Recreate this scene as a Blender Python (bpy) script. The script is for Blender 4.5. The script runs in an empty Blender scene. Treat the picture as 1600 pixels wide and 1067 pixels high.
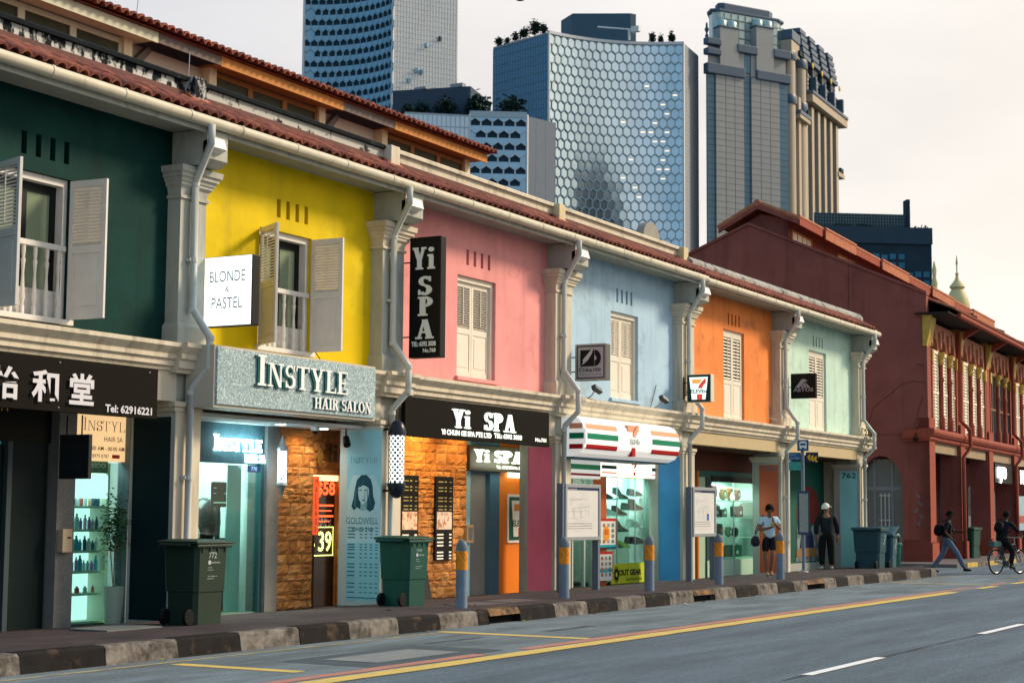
import bpy, bmesh, math, random
from mathutils import Matrix, Vector
random.seed(7)
R = math.radians
SC = bpy.context.scene
COL = SC.collection
# ---------------------------------------------------------------- camera, sky, sun, exposure
cam = bpy.data.cameras.new('camera'); co = bpy.data.objects.new('camera', cam); COL.objects.link(co)
cx = Vector((0.48668429, -0.87354874, 0.00714175)); cu = Vector((-0.09080418, -0.04245578, 0.99496337)); cb = Vector((-0.86884579, -0.48488154, -0.09998444))
mw = Matrix((cx, cu, cb)).transposed().to_4x4(); mw.translation = (0, 0, 1.57); co.matrix_world = mw
cam.lens = 59.85; cam.sensor_width = 36; cam.clip_end = 5000; cam.clip_start = 0.1
cam.dof.use_dof = True; cam.dof.focus_distance = 31; cam.dof.aperture_fstop = 4.0
SC.camera = co
CAMX, CAMB = cx, cb
SUN_AZ = Vector((0.74, -0.67, 0)).normalized(); SUN_EL = R(33)
wd = bpy.data.worlds.new('World'); SC.world = wd; wd.use_nodes = True
nt = wd.node_tree; nt.nodes.clear(); N = nt.nodes; Lk = nt.links
wo = N.new('ShaderNodeOutputWorld'); bg = N.new('ShaderNodeBackground'); Lk.new(bg.outputs[0], wo.inputs[0])
sky = N.new('ShaderNodeTexSky'); sky.sky_type = 'NISHITA'; sky.sun_disc = False; sky.sun_elevation = SUN_EL
sky.sun_rotation = math.atan2(SUN_AZ.x, SUN_AZ.y); sky.air_density = 1.2; sky.dust_density = 2.0
bg.inputs[1].default_value = 0.12
tc = N.new('ShaderNodeTexCoord'); dt = N.new('ShaderNodeVectorMath'); dt.operation = 'DOT_PRODUCT'
nz = N.new('ShaderNodeVectorMath'); nz.operation = 'NORMALIZE'
Lk.new(tc.outputs['Generated'], nz.inputs[0]); Lk.new(nz.outputs[0], dt.inputs[0]); dt.inputs[1].default_value = SUN_AZ
rp = N.new('ShaderNodeValToRGB'); mr = N.new('ShaderNodeMapRange'); mr.inputs[1].default_value = -1; mr.inputs[2].default_value = 1
Lk.new(dt.outputs['Value'], mr.inputs[0]); Lk.new(mr.outputs[0], rp.inputs[0])
cr = rp.color_ramp; cr.elements[0].position = 0.0; cr.elements[0].color = (0.17, 0.31, 0.46, 1)
cr.elements[1].position = 1.0; cr.elements[1].color = (0.98, 0.84, 0.66, 1)
e = cr.elements.new(0.28); e.color = (0.25, 0.38, 0.52, 1)
e = cr.elements.new(0.48); e.color = (0.56, 0.57, 0.61, 1)
e = cr.elements.new(0.62); e.color = (0.715, 0.675, 0.65, 1)
e = cr.elements.new(0.76); e.color = (0.775, 0.71, 0.645, 1)
mp = N.new('ShaderNodeMapping'); mp.inputs['Scale'].default_value = (1.6, 1.6, 4.5); Lk.new(nz.outputs[0], mp.inputs[0])
ns = N.new('ShaderNodeTexNoise'); ns.inputs['Scale'].default_value = 1.7; ns.inputs['Detail'].default_value = 5; ns.inputs['Roughness'].default_value = 0.5
Lk.new(mp.outputs[0], ns.inputs['Vector'])
m2 = N.new('ShaderNodeMapRange'); m2.inputs[1].default_value = 0.3; m2.inputs[2].default_value = 0.7; m2.inputs[3].default_value = 0.84; m2.inputs[4].default_value = 1.12
Lk.new(ns.outputs['Fac'], m2.inputs[0])
vs = N.new('ShaderNodeVectorMath'); vs.operation = 'SCALE'; Lk.new(rp.outputs[0], vs.inputs[0]); Lk.new(m2.outputs[0], vs.inputs['Scale'])
vs2 = N.new('ShaderNodeVectorMath'); vs2.operation = 'SCALE'; Lk.new(vs.outputs[0], vs2.inputs[0]); vs2.inputs['Scale'].default_value = 7.6
sx_ = N.new('ShaderNodeSeparateXYZ'); Lk.new(nz.outputs[0], sx_.inputs[0])
zr = N.new('ShaderNodeMapRange'); zr.inputs[1].default_value = 0.30; zr.inputs[2].default_value = 0.85; Lk.new(sx_.outputs['Z'], zr.inputs[0])
zm = N.new('ShaderNodeMixRGB'); Lk.new(zr.outputs[0], zm.inputs[0]); Lk.new(vs2.outputs[0], zm.inputs[1]); zm.inputs[2].default_value = (1.6, 3.0, 4.5, 1)
mxs = N.new('ShaderNodeMixRGB'); mxs.inputs[0].default_value = 0.88
Lk.new(sky.outputs[0], mxs.inputs[1]); Lk.new(zm.outputs[0], mxs.inputs[2]); Lk.new(mxs.outputs[0], bg.inputs[0])
sl = bpy.data.lights.new('sun', 'SUN'); sl.energy = 3.1; sl.angle = R(12); sl.color = (1.0, 0.80, 0.58)
so = bpy.data.objects.new('sun', sl); COL.objects.link(so)
sd = Vector((SUN_AZ.x * math.cos(SUN_EL), SUN_AZ.y * math.cos(SUN_EL), math.sin(SUN_EL)))
so.rotation_euler = sd.to_track_quat('Z', 'Y').to_euler(); so.location = (40, -40, 60)
VS = SC.view_settings; VS.view_transform = 'Standard'; VS.look = 'None'; VS.gamma = 1; VS.use_curve_mapping = False; VS.exposure = 0.6

# ---------------------------------------------------------------- materials
_M = {}
def hexc(s):
    return tuple((int(s[i:i+2], 16) / 255.0) ** 2.2 for i in (0, 2, 4))
def mat(key, col=None, rough=0.7, metal=0.0, n=0.0, ns=3.0, b=0.0, bs=40.0, emit=0.0, dirt=None, ds=1.2, dt_=(0.52, 0.68), streak=1.0, spec=None, alpha=1, coat=0, trans=0, fine=0.0, sx=1.0, glow=0.0, grime=None):
    """n: tone variation amount, b: bump, dirt: second colour laid in noise patches"""
    if key in _M: return _M[key]
    m = bpy.data.materials.new(key); m.use_nodes = True; _M[key] = m
    t = m.node_tree; p = t.nodes['Principled BSDF']
    if isinstance(col, str): col = hexc(col)
    if spec is None: spec = .5 if (metal > .3 or rough < .3) else (.25 if rough < .5 else .12)
    c4 = (*col, 1)
    p.inputs['Base Color'].default_value = c4; p.inputs['Roughness'].default_value = rough; p.inputs['Metallic'].default_value = metal
    p.inputs['Specular IOR Level'].default_value = spec; p.inputs['Coat Weight'].default_value = coat; p.inputs['Transmission Weight'].default_value = trans
    if glow: p.inputs['Emission Color'].default_value = c4; p.inputs['Emission Strength'].default_value = glow
    if emit:
        p.inputs['Emission Color'].default_value = c4; p.inputs['Emission Strength'].default_value = emit
        return m
    if not (n or b or dirt or fine): return m
    tcn = t.nodes.new('ShaderNodeTexCoord'); mpn = t.nodes.new('ShaderNodeMapping'); mpn.inputs['Scale'].default_value = (sx, 1, streak)
    gm = t.nodes.new('ShaderNodeNewGeometry')
    t.links.new(gm.outputs['Position'], mpn.inputs[0])
    last = None
    def noise(scale, detail=6):
        q = t.nodes.new('ShaderNodeTexNoise'); q.inputs['Scale'].default_value = scale; q.inputs['Detail'].default_value = detail
        q.inputs['Roughness'].default_value = 0.6; t.links.new(mpn.outputs[0], q.inputs['Vector']); return q
    rgb = t.nodes.new('ShaderNodeRGB'); rgb.outputs[0].default_value = c4; last = rgb.outputs[0]
    def varia(out, scale, amt):
        q = noise(scale); r_ = t.nodes.new('ShaderNodeMapRange'); r_.inputs[1].default_value = 0.25; r_.inputs[2].default_value = 0.75
        r_.inputs[3].default_value = 1 - amt; r_.inputs[4].default_value = 1 + amt; t.links.new(q.outputs['Fac'], r_.inputs[0])
        s_ = t.nodes.new('ShaderNodeVectorMath'); s_.operation = 'SCALE'; t.links.new(out, s_.inputs[0]); t.links.new(r_.outputs[0], s_.inputs['Scale'])
        return s_.outputs[0]
    if n: last = varia(last, ns, n)
    if fine: last = varia(last, 90, fine)
    if dirt:
        if isinstance(dirt, str): dirt = hexc(dirt)
        q = noise(ds, 9); q.inputs['Roughness'].default_value = 0.68
        r_ = t.nodes.new('ShaderNodeMapRange'); r_.inputs[1].default_value = dt_[0]; r_.inputs[2].default_value = dt_[1]; t.links.new(q.outputs['Fac'], r_.inputs[0])
        x = t.nodes.new('ShaderNodeMixRGB'); t.links.new(r_.outputs[0], x.inputs[0]); t.links.new(last, x.inputs[1]); x.inputs[2].default_value = (*dirt, 1); last = x.outputs[0]
    if grime:
        gc, gs, ga = grime   # vertical run-off streaks
        mq = t.nodes.new('ShaderNodeMapping'); mq.inputs['Scale'].default_value = (gs, gs, gs*.09); t.links.new(gm.outputs['Position'], mq.inputs[0])
        q = t.nodes.new('ShaderNodeTexNoise'); q.inputs['Scale'].default_value = 1; q.inputs['Detail'].default_value = 8; q.inputs['Roughness'].default_value = .65; t.links.new(mq.outputs[0], q.inputs['Vector'])
        r_ = t.nodes.new('ShaderNodeMapRange'); r_.inputs[1].default_value = .52; r_.inputs[2].default_value = .72; r_.inputs[4].default_value = ga; t.links.new(q.outputs['Fac'], r_.inputs[0])
        x = t.nodes.new('ShaderNodeMixRGB'); t.links.new(r_.outputs[0], x.inputs[0]); t.links.new(last, x.inputs[1]); x.inputs[2].default_value = (*gc, 1); last = x.outputs[0]
    t.links.new(last, p.inputs['Base Color'])
    if b:
        q = noise(bs, 4); bm_ = t.nodes.new('ShaderNodeBump'); bm_.inputs['Strength'].default_value = b; bm_.inputs['Distance'].default_value = 0.02
        t.links.new(q.outputs['Fac'], bm_.inputs['Height']); t.links.new(bm_.outputs[0], p.inputs['Normal'])
    return m
def glass(key, col, rough=0.03, mixf=0.25):
    """clear pane: mostly see-through with a real fresnel reflection"""
    if key in _M: return _M[key]
    m = bpy.data.materials.new(key); m.use_nodes = True; _M[key] = m; t = m.node_tree; t.nodes.clear()
    o = t.nodes.new('ShaderNodeOutputMaterial'); g = t.nodes.new('ShaderNodeBsdfGlossy'); g.inputs['Roughness'].default_value = rough
    tr = t.nodes.new('ShaderNodeBsdfTransparent'); tr.inputs[0].default_value = (*hexc(col), 1)
    lw = t.nodes.new('ShaderNodeLayerWeight'); lw.inputs[0].default_value = 0.5
    pw = t.nodes.new('ShaderNodeMath'); pw.operation = 'POWER'; pw.inputs[1].default_value = 5; t.links.new(lw.outputs['Facing'], pw.inputs[0])
    fr = t.nodes.new('ShaderNodeMath'); fr.operation = 'MULTIPLY_ADD'; fr.inputs[1].default_value = .9; fr.inputs[2].default_value = .035; t.links.new(pw.outputs[0], fr.inputs[0])
    mx = t.nodes.new('ShaderNodeMixShader'); t.links.new(fr.outputs[0], mx.inputs[0]); t.links.new(tr.outputs[0], mx.inputs[1]); t.links.new(g.outputs[0], mx.inputs[2]); t.links.new(mx.outputs[0], o.inputs[0])
    return m

# ---------------------------------------------------------------- mesh helpers
class MB:
    def __init__(s): s.v = []; s.f = []; s.mi = []
    def add(s, vs, fs, mi=0):
        k = len(s.v); s.v += [tuple(v) for v in vs]; s.f += [tuple(i + k for i in f) for f in fs]; s.mi += [mi] * len(fs); return s
    def box(s, x0, x1, y0, y1, z0, z1, mi=0):
        return s.add([(x0,y0,z0),(x1,y0,z0),(x1,y1,z0),(x0,y1,z0),(x0,y0,z1),(x1,y0,z1),(x1,y1,z1),(x0,y1,z1)],
                     [(0,3,2,1),(4,5,6,7),(0,1,5,4),(1,2,6,5),(2,3,7,6),(3,0,4,7)], mi)
    def prism(s, poly, axis, a, b, mi=0):
        """poly: 2d points (ccw); axis 'x': (y,z), 'y': (x,z), 'z': (x,y)"""
        def P(p, t): return (t, p[0], p[1]) if axis == 'x' else ((p[0], t, p[1]) if axis == 'y' else (p[0], p[1], t))
        n = len(poly); vs = [P(p, a) for p in poly] + [P(p, b) for p in poly]
        fs = [tuple(range(n))[::-1], tuple(range(n, 2*n))] + [(i, (i+1) % n, n + (i+1) % n, n + i) for i in range(n)]
        return s.add(vs, fs, mi)
    def tube(s, pts, r, n=8, mi=0, cap=True):
        pts = [Vector(p) for p in pts]; rs = r if isinstance(r, (list, tuple)) else [r] * len(pts); rings = []
        up = Vector((0, 0, 1))
        for i, p in enumerate(pts):
            d = (pts[min(i+1, len(pts)-1)] - pts[max(i-1, 0)]).normalized()
            if i in (0, len(pts)-1) or True:
                a = d.cross(up)
                if a.length < 1e-3: a = d.cross(Vector((1, 0, 0)))
                a.normalize(); b_ = d.cross(a).normalized()
                if i > 0 and rings and a.dot(pa) < 0: a = -a; b_ = -b_
                pa = a
            rings.append([p + (a * math.cos(2*math.pi*k/n) + b_ * math.sin(2*math.pi*k/n)) * rs[i] for k in range(n)])
        vs = [v for r_ in rings for v in r_]; fs = []
        for i in range(len(pts)-1):
            for k in range(n): fs.append((i*n+k, i*n+(k+1) % n, (i+1)*n+(k+1) % n, (i+1)*n+k))
        if cap: fs += [tuple(range(n))[::-1], tuple(range(len(vs)-n, len(vs)))]
        return s.add(vs, fs, mi)
    def lathe(s, prof, c=(0, 0, 0), n=16, mi=0, sx=1, sy=1):
        vs = []; fs = []
        for r_, z in prof:
            for k in range(n):
                a = 2*math.pi*k/n; vs.append((c[0] + r_*math.cos(a)*sx, c[1] + r_*math.sin(a)*sy, c[2] + z))
        for i in range(len(prof)-1):
            for k in range(n): fs.append((i*n+k, i*n+(k+1) % n, (i+1)*n+(k+1) % n, (i+1)*n+k))
        fs += [tuple(range(n))[::-1], tuple(range(len(vs)-n, len(vs)))]
        return s.add(vs, fs, mi)
    def xf(s, M):
        s.v = [tuple(M @ Vector(v)) for v in s.v]; return s
def wm(o):
    m = o.matrix_basis.copy()
    while o.parent: o = o.parent; m = o.matrix_basis @ m
    return m
SMOOTH = set()
def obj(name, mb, m, parent=None, local=False, smooth=False, bev=0, kind=None, loc=None, rot=None):
    me = bpy.data.meshes.new(name)
    vs = mb.v
    if parent is not None and not local:
        iv = wm(parent).inverted(); vs = [tuple(iv @ Vector(v)) for v in vs]
    me.from_pydata(vs, [], mb.f)
    ms = m if isinstance(m, (list, tuple)) else [m]
    for x in ms: me.materials.append(x)
    if len(ms) > 1: me.polygons.foreach_set('material_index', mb.mi)
    if smooth: me.polygons.foreach_set('use_smooth', [True] * len(me.polygons))
    bmm = bmesh.new(); bmm.from_mesh(me); bmesh.ops.recalc_face_normals(bmm, faces=bmm.faces); bmm.to_mesh(me); bmm.free()
    if smooth and hasattr(me, 'set_sharp_from_angle'): me.set_sharp_from_angle(angle=R(40))
    me.update()
    o = bpy.data.objects.new(name, me); COL.objects.link(o)
    if parent: o.parent = parent
    if loc: o.location = loc
    if rot: o.rotation_euler = rot
    if kind: o['kind'] = kind
    if bev:
        md = o.modifiers.new('bevel', 'BEVEL'); md.width = bev; md.segments = 2; md.limit_method = 'ANGLE'; md.angle_limit = R(40)
    return o
def inst(src_me, name, parent, loc, rot=(0, 0, 0), scale=(1, 1, 1)):
    o = bpy.data.objects.new(name, src_me); COL.objects.link(o); o.parent = parent; o.location = loc; o.rotation_euler = rot; o.scale = scale; return o
def tag(o, label, cat, group=None):
    o['label'] = label; o['category'] = cat
    if group: o['group'] = group
    return o
def thing(name, label, cat, loc=(0, 0, 0), group=None, rz=0):
    o = bpy.data.objects.new(name, None); COL.objects.link(o); o.location = loc; o.rotation_euler = (0, 0, rz); o.empty_display_size = 0.2
    return tag(o, label, cat, group)
def copy_tree(o, parent=None):
    c = o.copy(); COL.objects.link(c); c.parent = parent
    for ch in list(o.children): copy_tree(ch, c)
    return c
def box(name, x0, x1, y0, y1, z0, z1, m, parent=None, **k): return obj(name, MB().box(x0, x1, y0, y1, z0, z1), m, parent, **k)

# ---------------------------------------------------------------- lettering
_dgscene = None
def text_mesh(body, bold=0.0):
    c = bpy.data.curves.new('t', 'FONT'); c.body = body; c.offset = bold; c.resolution_u = 3; c.fill_mode = 'FRONT'
    o = bpy.data.objects.new('t', c); COL.objects.link(o)
    dg = bpy.context.evaluated_depsgraph_get(); me = bpy.data.meshes.new_from_object(o.evaluated_get(dg))
    v = [tuple(q.co) for q in me.vertices]; f = [tuple(p.vertices) for p in me.polygons]
    bpy.data.objects.remove(o); bpy.data.curves.remove(c); bpy.data.meshes.remove(me)
    return v, f
# slab/roman serif letters drawn as strokes in a box 1 high; each returns (width, [polygons])
def arc(cx_, cy_, rx, ry, t, a0, a1, tx=None, n=12):
    """ring segment; t thickness at the sides, tx thickness at top/bottom"""
    tx = t if tx is None else tx; o = []; i_ = []
    for k in range(n+1):
        a = R(a0 + (a1-a0)*k/n); c, s = math.cos(a), math.sin(a)
        o.append((cx_ + rx*c, cy_ + ry*s)); i_.append((cx_ + (rx-t)*c, cy_ + (ry-tx)*s))
    return [[o[k], o[k+1], i_[k+1], i_[k]] for k in range(n)]
def rect(x0, y0, x1, y1): return [(x0, y0), (x1, y0), (x1, y1), (x0, y1)]
def diag(x0, y0, x1, y1, w): return [(x0-w/2, y0), (x0+w/2, y0), (x1+w/2, y1), (x1-w/2, y1)]
def glyph(ch, S, T, sl=0.07, so_=0.09):
    """S thick stem, T thin stroke, sl serif thickness, so_ serif overhang"""
    P = []; stem = lambda x, w=S: [rect(x, 0, x+w, 1), rect(x-so_, 0, x+w+so_, sl), rect(x-so_, 1-sl, x+w+so_, 1)]
    if ch == 'I': P += stem(so_); w = S+2*so_
    elif ch == 'i': P += [rect(so_, 0, so_+S, .66), rect(0, 0, S+2*so_, sl), rect(0, .66-sl, so_+S, .66)] + arc(so_+S/2, .88, S*.62, .11, S*.6, 0, 360, .105); w = S+2*so_
    elif ch == 'N':
        w = .86; P += [rect(.12, 0, .12+T, 1), rect(0, 0, .12+T+so_, sl), rect(0, 1-sl, .2, 1), diag(.12+S*.5, 1, w-.12-S*.35, 0, S), rect(w-.12-T, 0, w-.12, 1), rect(w-.12-T-so_, 1-sl, w, 1)]
    elif ch == 'S':
        w = .56; P += arc(w/2, .735, w/2-.02, .265, S*.72, 30, 270, T*1.25) + arc(w/2, .28, w/2, .28, S*.8, -150, 90, T*1.25) + [rect(w-.12, .72, w-.05, .97), rect(.02, .03, .09, .30)]
    elif ch == 'T': w = .74; P += [rect(w/2-S/2, 0, w/2+S/2, 1), rect(w/2-S/2-so_, 0, w/2+S/2+so_, sl), rect(0, 1-sl, w, 1), rect(0, .78, .05, 1), rect(w-.05, .78, w, 1)]
    elif ch == 'Y': w = .82; P += [rect(w/2-S/2, 0, w/2+S/2, .46), rect(w/2-S/2-so_, 0, w/2+S/2+so_, sl), diag(w/2, .40, .16, 1, S), diag(w/2+S*.2, .42, w-.16, 1, T*1.5), rect(0, 1-sl, .34, 1), rect(w-.30, 1-sl, w, 1)]
    elif ch == 'L': w = .62; P += stem(so_) + [rect(so_, 0, w, sl), rect(w-.05, 0, w, .24)]
    elif ch == 'E': w = .64; P += stem(so_) + [rect(so_, 0, w, sl), rect(w-.05, 0, w, .24), rect(so_, 1-sl, w-.03, 1), rect(w-.08, .78, w-.03, 1), rect(so_, .5-T/2, w-.14, .5+T/2), rect(w-.17, .40, w-.13, .62)]
    elif ch == 'H': w = .84; P += stem(so_) + stem(w-so_-S) + [rect(so_, .5-T/2, w-so_, .5+T/2)]
    elif ch == 'A': w = .86; P += [diag(.15, 0, w/2-.02, 1, T*1.2), diag(w-.18, 0, w/2, 1, S), rect(.24, .30, w-.25, .30+T), rect(0, 0, .3, sl), rect(w-.38, 0, w, sl)]
    elif ch == 'R': w = .74; P += stem(so_) + arc(so_+S*.9, .75, .38, .25, S*.9, -90, 90, T) + [rect(so_+S*.5, .5, so_+S, .5+T), rect(so_+S*.5, 1-T, so_+S, 1), diag(w-.14, 0, so_+S+.10, .52, S), rect(w-.2, 0, w, sl)]
    elif ch == 'P': w = .64; P += stem(so_) + arc(so_+S*.9, .73, .36, .27, S*.9, -90, 90, T) + [rect(so_+S*.5, .46, so_+S, .46+T), rect(so_+S*.5, 1-T, so_+S, 1)]
    elif ch == 'O': w = .82; P += arc(w/2, .5, w/2, .51, S, 0, 360, T, 20)
    elif ch == 'C': w = .74; P += arc(.40, .5, .40, .51, S, 42, 318, T, 16) + [rect(w-.09, .68, w-.04, .95)]
    elif ch == 'D': w = .80; P += stem(so_) + arc(so_+S*.6, .5, .52, .5, S, -90, 90, T, 16)
    elif ch == 'U': w = .82; P += [rect(.1, .3, .1+S, 1), rect(.1-so_, 1-sl, .1+S+so_, 1), rect(w-.1-T, .3, w-.1, 1), rect(w-.1-T-so_, 1-sl, w, 1)] + arc(w/2, .32, w/2-.1, .32, S*.8, 180, 360, T)
    else: w = .35
    return w, P
def frame_mat(org, xd, ud):
    xd = Vector(xd).normalized(); ud = Vector(ud).normalized(); nd = xd.cross(ud)
    m = Matrix((xd, ud, nd)).transposed().to_4x4(); m.translation = org; return m
def serif(body, w, h, org, xd, ud, depth, m, parent, S=.16, T=.06, gap=.08, caps=None, name='letter', sl=0.07, joined=False):
    """serif lettering in separate raised letters fitted to w x h (m); first letters larger when caps given"""
    x = 0; items = []
    for i, ch in enumerate(body):
        k = 1.0 if (caps is None or ch == 'i' or ch in caps) else 0.78
        if ch == ' ': x += .42; continue
        gw, P = glyph(ch, S, T, sl); items.append((x, k, P)); x += gw*k + gap
    tot = x - gap; F = frame_mat(org, xd, ud); sx = w / tot; big = MB(); out = []
    for x0, k, P in items:
        mb = big if joined else MB()
        for j, poly in enumerate(P):
            e = 0.0004 * j
            pts = [((x0 + p[0]*k)*sx, p[1]*k*h) for p in poly]
            vs = [tuple(F @ Vector((a, b_, 0))) for a, b_ in pts] + [tuple(F @ Vector((a, b_, depth + e))) for a, b_ in pts]
            n_ = len(pts)
            mb.add(vs, [tuple(range(n_))[::-1], tuple(range(n_, 2*n_))] + [(q, (q+1) % n_, n_+(q+1) % n_, n_+q) for q in range(n_)])
        if not joined: out.append(obj(name, mb, m, parent))
    if joined: out.append(obj(name, big, m, parent))
    return out
def sans(body, w, h, org, xd, ud, depth, m, parent, bold=0.0, name='lettering', rotz=0):
    v, f = text_mesh(body, bold); F = frame_mat(org, xd, ud)
    if not v: return None
    x0 = min(p[0] for p in v); x1 = max(p[0] for p in v); y0 = min(p[1] for p in v); y1 = max(p[1] for p in v)
    kx = w/(x1-x0); ky = h/(y1-y0) if h else kx
    vs = [tuple(F @ Vector(((p[0]-x0)*kx, (p[1]-y0)*ky, depth))) for p in v]
    return obj(name, MB().add(vs, f), m, parent)
def plate(name, w, h, org, xd, ud, t, m, parent, **k):
    """flat board whose front face is at org plane + t"""
    F = frame_mat(org, xd, ud); return obj(name, MB().box(0, w, 0, h, 0, t).xf(F), m, parent, **k)
def poly(name, pts, org, xd, ud, depth, t, m, parent):
    F = frame_mat(org, xd, ud); return obj(name, MB().prism(pts, 'z', depth, depth+t).xf(F), m, parent)
def tinylines(name, rects, org, xd, ud, depth, m, parent):
    F = frame_mat(org, xd, ud); mb = MB()
    for r_ in rects: mb.add([(r_[0], r_[1], depth), (r_[2], r_[1], depth), (r_[2], r_[3], depth), (r_[0], r_[3], depth)], [(0, 1, 2, 3)])
    return obj(name, mb.xf(F), m, parent)
XP = (1, 0, 0); ZP = (0, 0, 1); YM = (0, -1, 0)
# ---------------------------------------------------------------- shared materials
asph = mat('asphalt', (0.118, 0.158, 0.19), .8, n=.28, ns=1.6, b=.8, bs=130, fine=.45, dirt=(0.08, 0.10, 0.12), ds=1.1, dt_=(.46, .70), sx=.12)
asph2 = mat('old_asphalt', (0.17, 0.215, 0.24), .8, n=.3, ns=2.2, b=.8, bs=120, fine=.45, dirt=(0.10, 0.12, 0.13), ds=1.3, dt_=(.45, .66), sx=.25)
pave = mat('paving', (0.062, 0.050, 0.052), .8, n=.3, ns=1.5, b=.5, bs=90, fine=.25, dirt=(0.035, 0.035, 0.04), ds=.8)
yelp = mat('yellow_road_paint', (0.58, 0.43, 0.13), .7, n=.15, ns=3, dirt=(0.2, 0.19, 0.14), ds=6, dt_=(.55, .75))
redp = mat('red_road_paint', (0.40, 0.19, 0.15), .7, n=.15, ns=3, dirt=(0.2, 0.15, 0.13), ds=5, dt_=(.55, .75))
palep = mat('faded_yellow_paint', (0.36, 0.31, 0.16), .8, n=.2, ns=3, dirt=(0.16, 0.17, 0.17), ds=4, dt_=(.45, .62))
whp = mat('white_road_paint', (0.72, 0.72, 0.70), .7, n=.12, ns=4, dirt=(0.3, 0.3, 0.3), ds=7, dt_=(.6, .8))
kblk = mat('kerb_black', (0.012, 0.011, 0.011), .85, n=.4, ns=6, b=.3, bs=40, dirt=(0.10, 0.07, 0.045), ds=4, dt_=(.55, .8))
kwht = mat('kerb_white', (0.19, 0.175, 0.155), .85, n=.35, ns=6, b=.3, bs=40, dirt=(0.04, 0.035, 0.03), ds=4.5, dt_=(.40, .64))
kbrn = mat('kerb_worn', (0.20, 0.115, 0.055), .9, n=.4, ns=6, b=.4, bs=35, dirt=(0.05, 0.04, 0.035), ds=4, dt_=(.45, .6))
cream = mat('cream_plaster', (0.60, 0.54, 0.42), .75, n=.08, ns=2, b=.15, bs=25, dirt=(0.36, 0.32, 0.26), ds=2.2, dt_=(.52, .78), streak=.35, grime=((0.16, 0.14, 0.11), 5.0, .55))
greyp = mat('grey_plaster', (0.42, 0.43, 0.38), .75, n=.1, ns=2, b=.15, bs=25, dirt=(0.25, 0.26, 0.23), ds=2, dt_=(.5, .75), streak=.4, grime=((0.12, 0.12, 0.10), 5.0, .5))
gutm = mat('gutter_paint', (0.56, 0.52, 0.40), .5, n=.08, ns=3, dirt=(0.33, 0.31, 0.24), ds=3.5, dt_=(.52, .75))
pipem = mat('pipe_paint', (0.50, 0.53, 0.50), .42, n=.06, ns=4, dirt=(0.33, 0.34, 0.31), ds=6, dt_=(.56, .8))
clay = mat('clay_tile', (0.235, 0.075, 0.052), .75, n=.3, ns=5, b=.3, bs=60, dirt=(0.09, 0.05, 0.045), ds=3.5, dt_=(.5, .72))
clay2 = mat('orange_clay_tile', (0.40, 0.15, 0.08), .75, n=.25, ns=5, b=.3, bs=60, dirt=(0.2, 0.08, 0.05), ds=3.5, dt_=(.5, .75))
flash = mat('flashing', (0.15, 0.072, 0.062), .8, n=.2, ns=4, dirt=(0.09, 0.06, 0.055), ds=3)
lead = mat('lead_strip', (0.25, 0.22, 0.21), .6, n=.2, ns=4)
mould = mat('mouldy_white', (0.50, 0.51, 0.49), .85, n=.1, ns=5, dirt=(0.008, 0.012, 0.016), ds=6, dt_=(.47, .53), streak=.5, b=.2, bs=30)
mould2 = mat('cracked_white', (0.46, 0.46, 0.42), .85, n=.1, ns=5, dirt=(0.03, 0.03, 0.03), ds=5, dt_=(.55, .60), b=.2, bs=30)
blackm = mat('mould_black', (0.007, 0.010, 0.013), .9, spec=.1, n=.4, ns=6, b=.3, bs=30, dirt=(0.13, 0.14, 0.14), ds=4, dt_=(.6, .75))
wood = mat('orange_timber', (0.50, 0.22, 0.06), .6, n=.15, ns=5, dirt=(0.26, 0.11, 0.035), ds=4, dt_=(.6, .75))
woodg = mat('grey_timber', (0.16, 0.14, 0.13), .8, n=.2, ns=6, dirt=(0.25, 0.15, 0.09), ds=4, dt_=(.55, .7))
woodc = mat('cream_timber', (0.52, 0.53, 0.40), .6, n=.1, ns=5, dirt=(0.3, 0.32, 0.22), ds=6, dt_=(.58, .75))
jwin = mat('brown_frame', (0.26, 0.115, 0.035), .6, n=.15, ns=8)
jglass = mat('jack_glass', (0.035, 0.04, 0.022), .5, n=.3, ns=2, spec=.15)
shut = mat('shutter_paint', (0.66, 0.64, 0.60), .55, n=.06, ns=6, dirt=(0.42, 0.40, 0.36), ds=7, dt_=(.6, .82))
shutc = mat('shutter_cream', (0.72, 0.67, 0.56), .55, n=.06, ns=6)
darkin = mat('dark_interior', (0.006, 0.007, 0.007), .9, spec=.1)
dframe = mat('dark_door_frame', (0.010, 0.013, 0.013), .5, spec=.15)
gglass = mat('green_glass', (0.20, 0.26, 0.17), .12, n=.12, ns=2)
blk = mat('black_paint', (0.006, 0.006, 0.006), .5, spec=.15)
blkboard = mat('black_board', (0.007, 0.006, 0.004), .7, n=.15, ns=3, spec=.06)
steel = mat('steel', (0.45, 0.46, 0.47), .3, .8)
whitep = mat('white_paint', (0.75, 0.75, 0.73), .5)
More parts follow.
